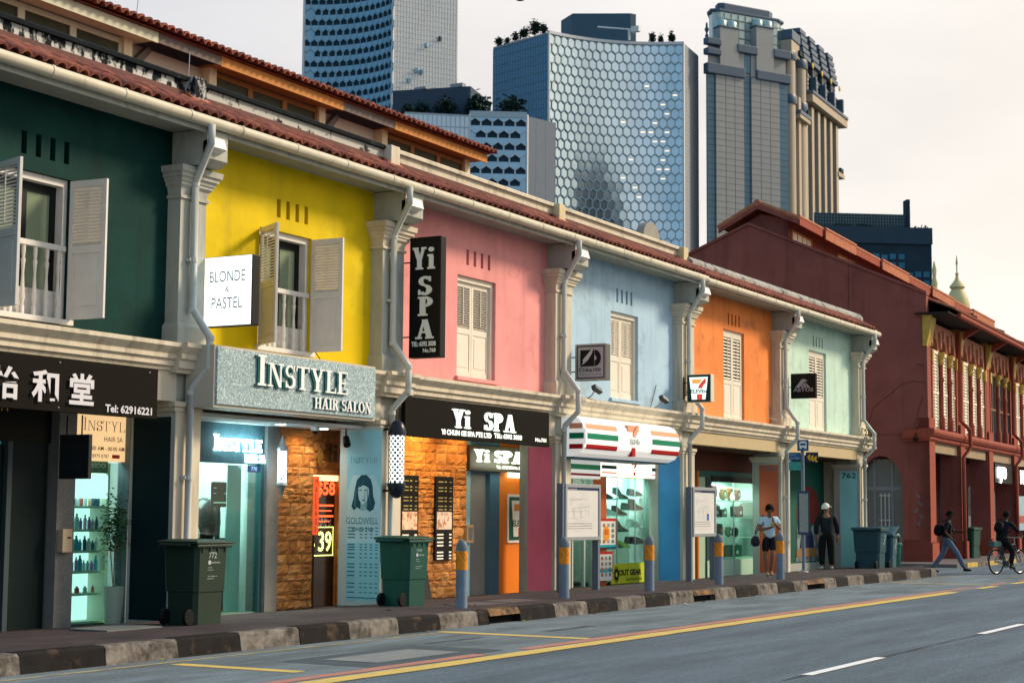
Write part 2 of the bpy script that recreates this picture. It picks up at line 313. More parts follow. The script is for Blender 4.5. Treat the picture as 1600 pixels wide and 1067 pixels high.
WALLC = [mat('green_wall', (0.002, 0.030, 0.026), .75, spec=.12, n=.28, ns=1.1, b=.2, bs=14, dirt=(0.003, 0.048, 0.040), ds=1.0, dt_=(.5, .75), fine=.08, grime=((0.002, 0.02, 0.017), 2.5, .6)),
         mat('yellow_wall', (0.68, 0.50, 0.004), .7, n=.15, ns=1.3, b=.2, bs=14, dirt=(0.36, 0.30, 0.01), ds=1.5, dt_=(.54, .8), fine=.04, grime=((0.30, 0.23, 0.03), 2.6, .3)),
         mat('pink_wall', (0.74, 0.30, 0.29), .7, n=.13, ns=1.2, b=.2, bs=14, dirt=(0.52, 0.20, 0.18), ds=1.6, dt_=(.55, .78), fine=.04, grime=((0.40, 0.14, 0.12), 2.4, .3)),
         mat('blue_wall', (0.38, 0.55, 0.68), .7, n=.13, ns=1.2, b=.2, bs=14, dirt=(0.22, 0.30, 0.34), ds=1.3, dt_=(.54, .76), fine=.04, grime=((0.16, 0.22, 0.26), 2.4, .4)),
         mat('orange_wall', (0.78, 0.24, 0.06), .7, n=.15, ns=1.3, b=.2, bs=14, dirt=(0.40, 0.13, 0.05), ds=1.5, dt_=(.56, .72), fine=.04, grime=((0.34, 0.12, 0.05), 2.6, .45)),
         mat('mint_wall', (0.49, 0.68, 0.58), .7, n=.13, ns=1.2, b=.2, bs=14, dirt=(0.30, 0.42, 0.30), ds=1.5, dt_=(.56, .78), fine=.04, grime=((0.22, 0.34, 0.24), 2.6, .35))]
PANC = [mat('dark_teal_panel', (0.003, 0.018, 0.022), .7, spec=.12, n=.2, ns=2), WALLC[1],
        mat('magenta_panel', (0.78, 0.20, 0.32), .6, n=.1, ns=2, fine=.06), mat('blue_panel', (0.07, 0.32, 0.66), .6, n=.1, ns=2, fine=.06),
        mat('red_panel', (0.55, 0.12, 0.055), .6, n=.1, ns=2, fine=.06), mat('aqua_panel', (0.32, 0.72, 0.70), .6, n=.1, ns=2, fine=.06)]
# ---------------------------------------------------------------- ground, road, pavement, kerb
def sheet(name, x0, x1, y0, y1, z, m, **k):
    o = obj(name, MB().add([(x0, y0, z), (x1, y0, z), (x1, y1, z), (x0, y1, z)], [(0, 1, 2, 3)]), m, **k); return o
g = sheet('ground', -900, 2600, -900, 2600, -.06, mat('ground_earth', (0.12, 0.12, 0.11), .9, n=.2, ns=.05)); g['kind'] = 'structure'
rd = sheet('road', -60, 420, -14, 60, -.004, asph); rd['kind'] = 'structure'
cr_ = sheet('parking_lane', -20, 47, 9.3, 12.16, 0.0, asph2); cr_['kind'] = 'structure'
def yf(x):
    return 12.3 if x < 44 else 12.3 + 3.6 - math.sqrt(max(0, 3.6**2 - (x-44)**2))
xs = [-20, 44, 44.6, 45.2, 45.8, 46.4, 46.9, 47.3, 47.5, 47.59]
mb = MB()
rows = []
for x in xs:
    y0 = yf(x); ys = [y0, max(y0, 14.8), max(y0, 15.95), 30]; zz = [.2, .15, .05, .05]
    if y0 > 14.8: zz = [.15, .15, .05, .05]
    rows.append([(x, ys[0], -.02)] + [(x, ys[i], zz[i]) for i in range(4)])
vs = [p for r_ in rows for p in r_]; fs = []
for i in range(len(xs)-1):
    for k in range(4): fs.append((i*5+k, (i+1)*5+k, (i+1)*5+k+1, i*5+k+1))
fs.append(tuple((len(xs)-1)*5+k for k in range(5)))
pv = obj('pavement', mb.add(vs, fs), pave); pv['kind'] = 'structure'
def kstone(x0, x1, m, zb=-.02, y0=12.1, parent=None):
    z1 = .205 + random.uniform(-.008, .006)
    j = random.uniform(-.008, .008)
    mb = MB().add([(x0, y0+j, zb), (x1, y0+j, zb), (x1, 12.32, zb), (x0, 12.32, zb), (x0, y0+j+.03, z1-.03), (x1, y0+j+.03, z1-.03), (x1, y0+j+.06, z1), (x1, 12.32, z1), (x0, 12.32, z1), (x0, y0+j+.06, z1)],
        [(0, 1, 5, 4), (4, 5, 6, 9), (9, 6, 7, 8), (0, 3, 2, 1), (1, 2, 7, 6, 5), (0, 4, 9, 8, 3), (3, 8, 7, 2)])
    return obj('kerb_stone', mb, m, parent)
x = 5.5; k = 0
edges = [5.5, 6.6, 7.7, 8.8, 9.9, 11.0, 12.11, 13.29, 14.41, 15.48, 16.6, 17.63, 18.75, 19.78, 20.8, 21.1, 22.0, 23.1, 24.2, 25.3, 26.4, 27.4, 28.45, 29.45, 30.5, 31.6, 32.7, 33.7, 34.5, 35.6, 36.4, 37.21, 38.38, 39.51, 40.64, 41.78, 43.02, 44]
for i in range(len(edges)-1):
    a, b = edges[i], edges[i+1]
    m = kblk if i % 2 == 0 else kwht
    if a in (21.1, 28.45, 34.5):
        kstone(a+.005, b-.005, kbrn, zb=.115, parent=pv); m = None
        obj('kerb_stone', MB().box(a, b, 12.22, 12.3, -.02, .11), darkin, pv)  # dark block painted as the shaded void behind the drain gap
    elif 22 <= a < 36: m = [kblk, kwht][i % 2]
    if m: kstone(a+.006, b-.006, m, parent=pv)
for i in range(5):
    a0, a1 = R(-90 + i*16), R(-90 + i*16 + 15.7); c_ = (44, 15.9)
    P = lambda a, r_, z: (c_[0] + r_*math.cos(a), c_[1] + r_*math.sin(a), z)
    obj('kerb_stone', MB().add([P(a0, 3.8, -.02), P(a1, 3.8, -.02), P(a1, 3.57, -.02), P(a0, 3.57, -.02), P(a0, 3.78, .2), P(a1, 3.78, .2), P(a1, 3.57, .205), P(a0, 3.57, .205)],
        [(0, 3, 2, 1), (4, 5, 6, 7), (0, 1, 5, 4), (1, 2, 6, 5), (2, 3, 7, 6), (3, 0, 4, 7)]), kblk if i % 2 else kwht, pv)
def mark(name, x0, x1, y0, y1, m, z=.004, jag=0):
    mb = MB(); n = max(1, int((x1-x0)/.5)) if jag else 1
    top = [(x0+(x1-x0)*i/n, y1+random.uniform(-jag, jag)) for i in range(n+1)]; bot = [(x0+(x1-x0)*i/n, y0+random.uniform(-jag, jag)) for i in range(n+1)]
    vs = [(a, b, z) for a, b in bot] + [(a, b, z) for a, b in top]
    return obj(name, mb.add(vs, [(i, i+1, n+2+i, n+1+i) for i in range(n)]), m, rd)
mark('yellow_line', -10, 35.5, 9.18, 9.46, yelp, jag=.012); mark('red_line', -10, 16.6, 9.54, 9.72, redp, jag=.012); mark('red_line', 17.5, 36.5, 9.50, 9.70, redp, .004, .012)
for i in range(6): mark('yellow_dash', 37.6+i*3.2, 39.2+i*3.2, 9.22, 9.42, yelp); mark('red_dash', 36.4+i*3.2, 38.1+i*3.2, 9.5, 9.68, redp)
mark('bay_line', 13.70, 13.90, 10.05, 11.62, yelp); mark('bay_line', 19.30, 19.52, 9.70, 11.9, yelp); mark('bay_line', 39.6, 39.78, 9.7, 11.9, yelp)
mark('faded_line', 5, 19.33, 11.76, 11.84, palep, jag=.01); mark('faded_line', 40, 46, 11.7, 11.78, palep)
for i in range(-3, 40): mark('lane_dash', 16.29+i*6.95, 18.75+i*6.95, 5.68, 5.80, whp)
mark('road_seam', -10, 120, 5.735, 5.75, mat('seam', (0.05, 0.055, 0.065), .9), .002, .02)
mark('repair_patch', 14.6, 17.3, 9.72, 10.95, mat('patch_dark', (0.07, 0.09, 0.105), .85, n=.15, ns=3, fine=.2), .002)
mark('repair_patch', 15.05, 16.75, 9.98, 10.68, mat('patch_light', (0.2, 0.22, 0.22), .85, n=.15, ns=3, fine=.2), .006)
mark('oil_stain', 20.3, 21.7, 10.72, 10.86, mat('stain', (0.07, 0.08, 0.085), .8, n=.3, ns=4), .002, .04); mark('oil_stain', 17.6, 18.9, 10.9, 11.0, _M['stain'], .002, .04)
for x0, y0 in ((15.1, 13.75), (22.3, 13.0), (23.4, 13.0)):
    gr = box('drain_cover', x0, x0+.95, y0, y0+.6, .17, .186, mat('worn_steel_cover', (0.16, 0.17, 0.17), .6, .3, n=.2) if x0 < 16 else mat('cast_cover', (0.11, 0.10, 0.10), .6, n=.2), pv)
# small litter and leaves along the gutter
leafm = [mat('leaf_green', (0.16, 0.22, 0.04), .7), mat('litter_white', (0.6, 0.6, 0.58), .6), mat('leaf_brown', (0.2, 0.11, 0.04), .7)]
for i, (x, y) in enumerate([(14.05, 12.0), (19.3, 12.02), (24.1, 11.95), (24.5, 11.9), (27.7, 11.95), (27.9, 12.02), (28.6, 11.98), (31.2, 11.97), (33.6, 12.0), (21.9, 11.98), (35.2, 11.9), (20.2, 13.2), (22.0, 12.9)]):
    z = .01 if y < 12.1 else .2
    o = obj('litter' if i % 3 == 1 else 'fallen_leaf', MB().add([(-.05, 0, 0), (0, -.025, .012), (.06, 0, .004), (0, .03, .016)], [(0, 1, 2, 3)]), leafm[i % 3]); o.location = (x, y, z); o.rotation_euler = (.1, .15, i*1.3)
    tag(o, 'small %s %s' % (['green fallen leaf', 'scrap of white litter', 'brown fallen leaf'][i % 3], ['at the foot of the kerb below the large dark bin', 'on the road below the tall blue poster', 'on the road in front of the magenta column', 'left of the drain gap below the first map board', 'on the road in front of the map board by the magenta column', 'touching the kerb under the striped awning', 'beside the second drain gap in the kerb', 'on the road in front of the orange gear shop', 'touching the kerb near the person in pale blue', 'inside the first drain gap in the kerb', 'on the road near the bus stop pole', 'on the pavement beside the bright green bin', 'on the pavement between bin and first bollard'][i]), 'litter' if i % 3 == 1 else 'leaf', 'leaves and scraps of litter along the kerb')

# ---------------------------------------------------------------- shophouse row
F, W, B = 14.8, 15.02, 15.95
CL = [(17.42, 17.95), (22.3, 22.92), (28.2, 28.85), (34.16, 34.82), (40.27, 40.9), (46.6, 47.2)]
XB = [11.6, 17.68, 22.6, 28.5, 34.5, 40.6, 46.9]
LAB = ['dark green shophouse at the left edge with a Chinese lettered shop board', 'yellow shophouse with open shutters above a silver glitter hair salon board',
       'pink shophouse with closed shutters above a black spa board', 'pale blue shophouse above the striped convenience store awning',
       'orange shophouse with white full-length shutters above the shoe display window', 'mint green end shophouse beside the side street']
WIN = [(14.3, 15.6, 3.9, 5.65), (19.42, 20.7, 3.93, 5.65), (24.97, 26.3, 3.9, 5.66), (31.03, 32.35, 3.9, 5.68), (37.08, 38.4, 3.76, 5.9), (43.05, 44.45, 3.78, 5.93)]
VENT = [(14.74, 15.55, 5.84, 6.12), (19.82, 20.59, 5.85, 6.12), (25.26, 26.1, 5.86, 6.13), (31.29, 32.06, 5.88, 6.16), (37.36, 38.13, 6.02, 6.30), (43.39, 44.2, 6.05, 6.32)]
def wall_grid(xc, zc, y0, y1, hole):
    mb = MB()
    for i in range(len(xc)-1):
        k = 0
        while k < len(zc)-1:
            if hole((xc[i]+xc[i+1])/2, (zc[k]+zc[k+1])/2): k += 1; continue
            j = k
            while j < len(zc)-1 and not hole((xc[i]+xc[i+1])/2, (zc[j]+zc[j+1])/2): j += 1
            mb.box(xc[i], xc[i+1], y0, y1, zc[k], zc[j]); k = j
    return mb
# shared tile, slat and baluster shapes
tmb = MB(); nseg = 6
pr = [(-.092, -.01), (-.065, .035), (-.022, .062), (.022, .062), (.065, .035), (.092, -.01)]
for yy, zo in ((0, .012), (.33, .0)):
    for px_, pz_ in pr: tmb.v.append((px_, yy, pz_ + zo + .008))
    for px_, pz_ in pr: tmb.v.append((px_*.86, yy, pz_*.8 + zo - .01))
for k in range(5): tmb.f.append((k, k+1, 12+k+1, 12+k)); tmb.f.append((6+k, 18+k, 18+k+1, 6+k+1)); tmb.f.append((k, 6+k, 6+k+1, k+1))
tmb.f += [(0, 12, 18, 6), (5, 11, 23, 17)]; tmb.mi = [0]*len(tmb.f)
def me_of(mb, m, name='piece', smooth=False):
    o = obj(name, mb, m, smooth=smooth); me = o.data; bpy.data.objects.remove(o); return me
TILE = [me_of(tmb, clay, 'roof_tile', True), me_of(tmb, mat('clay_tile_b', (0.19, 0.065, 0.048), .75, n=.3, ns=5, b=.3, bs=60, dirt=(0.08, 0.045, 0.04), ds=4, dt_=(.5, .7)), 'roof_tile', True),
        me_of(tmb, mat('clay_tile_c', (0.29, 0.10, 0.062), .75, n=.3, ns=5, b=.3, bs=60, dirt=(0.12, 0.06, 0.05), ds=4, dt_=(.55, .75)), 'roof_tile', True)]
BAL = me_of(MB().lathe([(.03, 0), (.03, .1), (.018, .12), (.034, .2), (.026, .3), (.016, .5), (.024, .62), (.03, .66), (.018, .69), (.026, .75), (.026, .86)], n=8), shut, 'baluster', True)
RSL = R(30)
def shutter(parent, hx, hy, z0, z1, w, ang, side, m, sl_m, nsl, panel=True, split=.5, slat_a=35):
    """leaf hinged at (hx,hy); side=+1 leaf extends to +x when closed; ang rotates it about the hinge (deg)"""
    M_ = Matrix.Translation((hx, hy, 0)) @ Matrix.Rotation(R(ang), 4, 'Z')
    def bx(a, b, c, d, mb, y0=-.02, y1=.02):
        if side > 0: mb.box(a, b, y0, y1, c, d)
        else: mb.box(-b, -a, y0, y1, c, d)
    h = z1 - z0; fr = MB(); zs = z0 + h*split; t = .06
    bx(0, t, z0, z1, fr); bx(w-t, w, z0, z1, fr); bx(t, w-t, z1-.08, z1, fr); bx(t, w-t, zs-.05, zs+.05, fr); bx(t, w-t, z0, z0+.1, fr)
    bx(t, w-t, z0+.1, zs-.05, fr, -.008, .008); bx(t+.05, w-t-.05, z0+.16, zs-.11, fr, -.016, .016)
    lf = obj('shutter', fr.xf(M_), m, parent, bev=.004)
    sw = w-2*t; mb = MB().box(-sw/2, sw/2, -.022, .022, -.004, .004); sme = me_of(mb, sl_m, 'slat')
    iv = wm(lf).inverted()
    for i in range(nsl):
        z = zs+.05 + (h - (zs-z0) - .13) * (i+.5)/nsl
        c_ = M_ @ Vector((side*(w/2), 0, z)); mt = iv @ (Matrix.Translation(c_) @ Matrix.Rotation(R(ang), 4, 'Z') @ Matrix.Rotation(R(slat_a), 4, 'X'))
        o = bpy.data.objects.new('slat', sme); COL.objects.link(o); o.parent = lf; o.matrix_basis = mt
    rod = MB(); bx(w/2-.008, w/2+.008, zs+.12, z1-.1, rod, -.036, -.024); obj('tilt_rod', rod.xf(M_), m, lf)
    return lf
HS = []
for i in range(6):
    x0, x1 = XB[i], XB[i+1]; wx0, wx1, wz0, wz1 = WIN[i]; vx0, vx1, vz0, vz1 = VENT[i]
    h = thing('shophouse', LAB[i], 'building', (x0, F, .15), 'painted shophouses in one terrace'); HS.append(h); wc = WALLC[i]
    vw = (vx1-vx0-4*.09)/3; slots = [(vx0+k*(vw+.09), vx0+k*(vw+.09)+.09) for k in range(4)]
    xc = sorted({x0, x1, wx0, wx1} | {q for s_ in slots for q in s_}); zc = [3.4, wz0, wz1, vz0, vz1, 6.64]
    def hole(x, z):
        if wx0 < x < wx1 and wz0 < z < wz1: return True
        return vz0 < z < vz1 and any(a < x < b for a, b in slots)
    obj('wall', wall_grid(xc, zc, W, W+.3, hole), wc, h)
    for a, b in slots: box('vent', a-.01, b+.01, W+.12, W+.2, vz0-.01, vz1+.01, mat('vent_grille', (0.03, 0.025, 0.02), .8), h)
    # window sill, reveal lintel, backing
    sill = box('window_sill', wx0-.06, wx1+.06, W-.06, W+.1, wz0-.07, wz0-.002, shut if i < 2 else wc, h, bev=.008)
    wf = obj('window_frame', MB().box(wx0+.002, wx0+.07, W+.06, W+.26, wz0, wz1).box(wx1-.07, wx1-.002, W+.06, W+.26, wz0, wz1).box(wx0+.07, wx1-.07, W+.06, W+.26, wz1-.09, wz1-.002), shut if i < 2 else shutc, h)
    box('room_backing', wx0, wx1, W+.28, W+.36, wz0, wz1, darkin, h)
    if i < 2:
        # inner dark french window with green panes
        a, b = wx0+.07, wx1-.07; n_ = 2; w_ = (b-a)/n_
        fr = MB()
        for k in range(n_):
            l, r_ = a+k*w_, a+(k+1)*w_
            fr.box(l, l+.09, W+.18, W+.24, wz0, wz1-.09).box(r_-.09, r_, W+.18, W+.24, wz0, wz1-.09).box(l+.09, r_-.09, W+.18, W+.24, wz1-.2, wz1-.09).box(l+.09, r_-.09, W+.18, W+.24, wz0, wz0+.3)
            box('pane', l+.09, r_-.09, W+.2, W+.22, wz0+.3, wz1-.2, gglass, h)
        obj('french_window', fr, dframe, h)
        rl = box('balustrade_rail', wx0+.07, wx1-.07, W-.02, W+.05, 4.74, 4.81, shut, h, bev=.006)
        for k in range(6 if i == 0 else 5):
            inst(BAL, 'baluster', h, (wx0+.16 + k*(wx1-wx0-.32)/(5 if i == 0 else 4) - x0, W+.015-F, wz0-.15))
        box('balustrade_panel', wx0+.07, wx1-.07, W+.08, W+.1, wz0, wz0+.34, shut, h)
        shutter(h, wx0+.02, W-.02, wz0, wz1-.02, .60, -(120 if i == 1 else 105), 1, shut, shut, 17, slat_a=42)
        shutter(h, wx1-.02, W-.02, wz0, wz1-.02, .56, 92 if i == 1 else 95, -1, shut, shut, 17, slat_a=44)
    else:
        w_ = (wx1-wx0-.14)/2; ns_ = {2: 17, 3: 17, 4: 13, 5: 14}[i]; sa = {2: -42, 3: 50, 4: 64, 5: 66}[i]; spl = {2: .48, 3: .48, 4: .44, 5: .42}[i]
        yq = W+.13 if i < 4 else W+.07
        shutter(h, wx0+.07, yq, wz0+.02, wz1-.09, w_-.004, 0, 1, shutc, shutc, ns_, split=spl, slat_a=sa)
        shutter(h, wx1-.07, yq, wz0+.02, wz1-.09, w_-.004, 0, -1, shutc, shutc, ns_, split=spl, slat_a=sa)
    # ledge between floors
    la, lb = (x0 if i == 0 else CL[i-1][1]), CL[i][0]
    pf = [(W, 3.4), (F+.0, 3.4), (F-.01, 3.44), (F-.05, 3.46), (F-.05, 3.52), (F-.09, 3.55), (F-.09, 3.61), (F-.14, 3.66), (F-.18, 3.7), (F-.18, 3.755), (W, 3.77)]
    obj('ledge', MB().prism(pf, 'x', la-.12, lb+.1), cream, h)
    # beam under the ledge
    obj('beam', MB().box(la-.05, lb+.05, F+.03, F+.3, 3.11 if i > 2 else 3.0, 3.402), mat('beam_tan', (0.47, 0.38, 0.22), .7, n=.06, dirt=(0.36, 0.3, 0.2), ds=3, dt_=(.6, .8)) if i > 3 else cream, h)
    # pilaster and ground-floor column on the right of this house
    a, b = CL[i]; ex = .04
    pm = MB().box(a, b, F, W+.02, 4.06, 5.72)
    pm.box(a-.05, b+.05, F-.05, W+.02, 3.775, 4.0).add([(a-.05, F-.05, 4.0), (b+.05, F-.05, 4.0), (b+.05, W+.02, 4.0), (a-.05, W+.02, 4.0), (a, F, 4.06), (b, F, 4.06), (b, W+.02, 4.06), (a, W+.02, 4.06)], [(0, 1, 5, 4), (1, 2, 6, 5), (0, 4, 7, 3)])
    obj('pilaster', pm, greyp if i < 2 else cream, h)
    cp = MB().box(a-.03, b+.03, F-.03, W+.02, 5.72, 5.76)
    fl = [(5.76, .0), (5.86, .02), (5.9, .06), (5.93, .06), (5.945, .08), (5.99, .09), (6.0, .12), (6.05, .12), (6.06, .15), (6.14, .16)]
    for k in range(len(fl)-1):
        z_, e0 = fl[k]; z2, e1 = fl[k+1]
        cp.add([(a-e0, F-e0, z_), (b+e0, F-e0, z_), (b+e0, W+.02, z_), (a-e0, W+.02, z_), (a-e1, F-e1, z2), (b+e1, F-e1, z2), (b+e1, W+.02, z2), (a-e1, W+.02, z2)], [(0, 1, 5, 4), (1, 2, 6, 5), (0, 4, 7, 3), (4, 5, 6, 7), (0, 3, 2, 1)])
    obj('capital', cp, cream if i > 0 else greyp, h)
    obj('corbel', MB().prism([(F-.38, 6.24), (F-.26, 6.16), (W+.02, 6.16), (W+.02, 6.63), (F-.38, 6.63)], 'x', a+.06, b-.04), greyp, h, bev=.006)
    obj('corbel_end', MB().prism([(F-.50, 6.37), (F-.3, 6.29), (F-.3, 6.47), (F-.45, 6.52)], 'x', a+.06, b-.2), whitep, h, bev=.006)
    # broken-forward ledge on the column
    pf2 = [(y - .09 if y < W else y, z + (.004 if z > 3.5 else -.03)) for y, z in pf]
    obj('ledge_block', MB().prism(pf2, 'x', a-.1, b+.12), cream, h)
    cm = MB().box(a+.04, b-.02, F+.06, F+.74, 3.0, 3.39)
    obj('column_neck', cm, greyp, h, bev=.05)
    obj('column_band', MB().box(a-.05, b+.05, F-.04, F+.82, 2.93, 3.0).box(a-.02, b+.02, F-.015, F+.79, 2.87, 2.93), cream, h, bev=.008)
    zb = .08
    obj('column', MB().box(a+.03, b, F+.0, F+.76, zb, 2.87), cream, h)
    # raised frame and colour panel on the column's left flank
    xl = a+.03; pe = .72 if i == 0 else .58
    obj('panel_frame', MB().box(xl-.02, xl, F, F+.07, zb, 2.87).box(xl-.02, xl, F+pe, F+.76, zb, 2.87).box(xl-.02, xl, F+.07, F+pe, 2.8, 2.87), greyp, h)
    box('colour_panel', xl-.008, xl, F+.07, F+pe, zb+.05, 2.8, PANC[i], h)
    box('column_plinth', xl-.012, xl, F+.07, F+pe, zb, zb+.05, greyp, h)
    # soffit, gutter, roof
    box('eave_soffit', x0-.001, x1-.001 if i < 5 else x1+.1, 14.47, W+.02, 6.64, 6.67, mat('soffit', (0.30, 0.31, 0.27), .8, n=.1, ns=3), h)
    box('eave_board', x0-.001, x1-.001 if i < 5 else x1+.1, 14.44, 14.47, 6.58, 6.74, greyp, h)
    gs, ge = x0, (x1 if i < 5 else 47.15); z_g = 6.71 - (.03 if i > 3 else 0)
    gm_ = MB(); NG = 9
    gpts = [(14.36 + .085*math.cos(R(t_)), z_g + .085*math.sin(R(t_))) for t_ in [170, 150, 190, 215, 240, 270, 300, 325, 350, 10]]
    circ = [(14.365 + .08*math.cos(2*math.pi*q/14), z_g + .075*math.sin(2*math.pi*q/14)) for q in range(14)]
    go_ = obj('gutter', MB().prism(circ, 'x', gs, ge), gutm, h, smooth=True)
    xx = gs + .4
    while xx < ge - .1:
        obj('gutter_joint', MB().prism([(14.365 + .088*math.cos(2*math.pi*q/12), z_g + .083*math.sin(2*math.pi*q/12)) for q in range(12)], 'x', xx, xx+.05), gutm, h, smooth=True); xx += 1.25
    ze = 6.79 if i < 4 else 6.76
    dz = math.tan(RSL)
    rf = obj('roof', MB().add([(x0, 14.42, ze-.03), (x1+(.2 if i == 5 else 0), 14.42, ze-.03), (x1+(.2 if i == 5 else 0), 15.4, ze-.03+.98*dz), (x0, 15.4, ze-.03+.98*dz)], [(0, 1, 2, 3)]), flash, h)
    nt_ = int((x1-x0)/.185); pit = (x1-x0)/nt_
    nrow = 2 if i < 4 else 4
    for r_ in range(nrow):
        for k in range(nt_):
            if random.random() < .004: continue
            inst(random.choice(TILE), 'roof_tile', rf, (x0+(k+.5)*pit - x0, 14.40 + r_*.205 - F, ze + r_*.205*dz - .125 + random.uniform(-.004, .006)), (RSL + R(random.uniform(-2, 2)), 0, R(random.uniform(-2.5, 2.5))), (1, .78, 1))
    yq = 14.40 + nrow*.205 + .08
    obj('lead_flashing', MB().prism([(yq-.04, ze+(yq-14.44)*dz+.03), (yq+.09, ze+(yq-14.31)*dz+.035), (yq+.09, ze+(yq-14.31)*dz), (yq-.04, ze+(yq-14.44)*dz)], 'x', x0, x1), lead, h)
    obj('brown_upstand', MB().box(x0+(.3 if i < 4 else .4), x1+.18, 15.125, 15.15, 7.0, 7.30 if i < 4 else 7.02), flash, h) if i < 4 else None
    box('lead_edge', x0, x1, 14.92, 15.0, ze+.29, ze+.31, lead, h) if i < 4 else None
    # parapet
    if i < 4:
        pm_ = [mould, mould2, cream, cream][i]; cm_ = [blackm, blackm, cream, cream][i]
        box('parapet', x0+.3, x1+.3, 15.15, 15.35, 7.0, 7.44, pm_, h)
        obj('parapet_coping', MB().prism([(15.09, 7.44), (15.09, 7.49), (15.13, 7.52), (15.38, 7.52), (15.4, 7.44)], 'x', x0+.3, x1+.28), cm_, h)
        pb = MB().box(x1+.18, x1+.44, 14.98, 15.36, 6.95, 7.5)
        obj('parapet_pier', pb, [mould, cream, mat('yellowed_pier', (0.58, 0.50, 0.30), .8, n=.1), _M['yellowed_pier'] if 'yellowed_pier' in _M else cream][i] if i != 3 else _M['yellowed_pier'], h, bev=.01)
        obj('pier_base', MB().prism([(14.8, 7.06), (15.1, 7.06), (15.1, 7.3)], 'x', x1+.12, x1+.5), clay2, h)
    else:
        cmo = mat('grey_coping', (0.33, 0.33, 0.30), .85, n=.15, ns=4, dirt=(0.07, 0.085, 0.095), ds=3, dt_=(.5, .62), b=.3, bs=30)
        obj('parapet', MB().prism([(14.86, 7.06), (14.86, 7.2), (14.95, 7.3), (15.2, 7.3), (15.3, 7.06)], 'x', x0+(.4 if i == 4 else 0), x1+(.38 if i == 5 else 0)), cmo, h)
    # rear roof and body so the house closes from any side
    obj('rear_roof', MB().add([(x0, 15.35, 7.1), (x1, 15.35, 7.1), (x1, 19.3, 8.65), (x0, 19.3, 8.65), (x1, 26, 6.6), (x0, 26, 6.6)], [(0, 1, 2, 3), (3, 2, 4, 5)]), clay, h)
    box('rear_body', x0+.01, x1-.01, 19.6, 26, .05, 6.6, greyp, h)
    if i == 5:
        box('end_wall', 46.88, 47.18, W+.0, 26, .05, 7.05, cream, h)
        box('verge', 47.1, 47.3, 14.45, 15.3, 6.72, 6.82, cream, h)
    # downpipe: on the pilaster, a thing of its own side of the house
    px_ = a + .21
    pth = [(px_-.2, 14.31, 6.66), (px_-.2, 14.31, 6.42), (px_, 14.73, 5.95), (px_, 14.73, 4.25), (px_+.03, 14.52, 3.95), (px_+.03, 14.44, 3.86), (px_+.03, 14.44, 3.46), (px_, 14.70, 3.2), (px_, 14.72, 3.1), (px_, 14.72, .16)]
    dp = obj('downpipe', MB().tube(pth, .052, 10), pipem, h, smooth=True)
    for zz in (5.93, 4.9, 4.22, 3.84, 3.45, 3.12, 2.0, .9):
        y_ = 14.73 if zz in (5.93, 4.9, 4.22) else (14.5 if zz > 6 else (14.44 if zz in (3.84, 3.45) else 14.72))
        obj('pipe_collar', MB().lathe([(.06, -.03), (.06, .03)], (px_ + (.03 if y_ == 14.44 else 0), y_, zz), 10), pipem, dp)
        if zz in (4.9, 2.0, .9): obj('pipe_clip', MB().box(px_-.085, px_-.05, y_-.01, y_+.07, zz-.02, zz+.02), pipem, dp)
# repainted patches, crisp-edged
for hh, pts, m_ in ((HS[4], [(34.95, 3.79), (37.0, 3.79), (37.0, 4.55), (36.6, 4.72), (36.1, 4.80), (35.5, 4.86), (34.95, 4.84)], mat('orange_repaint', (0.84, 0.27, 0.08), .7, n=.08, ns=1.5)),
                    (HS[1], [(21.0, 3.79), (22.28, 3.79), (22.28, 4.62), (21.0, 4.62)], mat('yellow_repaint', (0.66, 0.47, 0.003), .7, n=.08, ns=1.5)),
                    (HS[3], [(31.2, 5.3+.55), (32.9, 5.75), (33.6, 6.1), (33.2, 6.35), (31.4, 6.3)], mat('blue_damp', (0.26, 0.36, 0.43), .8, n=.2, ns=3))):
    obj('paint_patch', MB().prism(pts, 'y', W-.003, W+.01), m_, hh) if hh is not HS[3] else None
# curved gable ornament on the blue house parapet
o = obj('parapet_ornament', MB().prism([(32.6, 7.5)] + [(33.35 + .42*math.cos(R(a_)), 7.52 + .34*math.sin(R(a_))) for a_ in range(180, 0, -20)][::1] + [(33.77, 7.52), (34.0, 7.56), (34.5, 7.5)], 'y', 15.16, 15.34), mat('grey_ornament', (0.30, 0.29, 0.25), .9, n=.15, ns=6, b=.4, bs=20), HS[3])
# ---------------------------------------------------------------- clerestory roofs behind the parapets
def jack(x0, x1, fx0, fx1, fasc, label, wins):
    j = thing('clerestory', label, 'clerestory', (x0, 19, 8.5), 'raised clerestories behind the parapets')
    for a, b in ((x0, x0+.2), (x1-.2, x1)): box('post', a, b, 19.05, 19.3, 8.3, 9.36, mat('cream_post', (0.66, 0.58, 0.38), .7, n=.06), j)
    n = wins; w = (x1-x0-.4)/n
    for k in range(n):
        l = x0+.2+k*w
        wf = obj('window', MB().box(l, l+.07, 19.1, 19.18, 8.4, 9.33).box(l+w-.07, l+w, 19.1, 19.18, 8.4, 9.33).box(l+.07, l+w-.07, 19.1, 19.18, 9.24, 9.33).box(l+.07, l+w-.07, 19.1, 19.18, 8.4, 8.5), jwin if fasc is not woodc else woodc, j)
        box('pane', l+.07, l+w-.07, 19.13, 19.15, 8.5, 9.24, jglass, wf)
    box('fascia', fx0, fx1, 18.72, 18.76, 9.32, 9.5, fasc, j)
    box('soffit', fx0+.02, fx1-.02, 18.76, 19.3, 9.36, 9.39, jwin if fasc is not woodc else woodc, j)
    return j
j1 = jack(16.2, 21.1, 15.0, 21.36, woodc, 'raised clerestory with pale green fascia above the yellow house parapet', 4)
j2 = jack(23.1, 26.62, 23.02, 26.75, wood, 'raised clerestory with orange timber fascia, the middle one', 3)
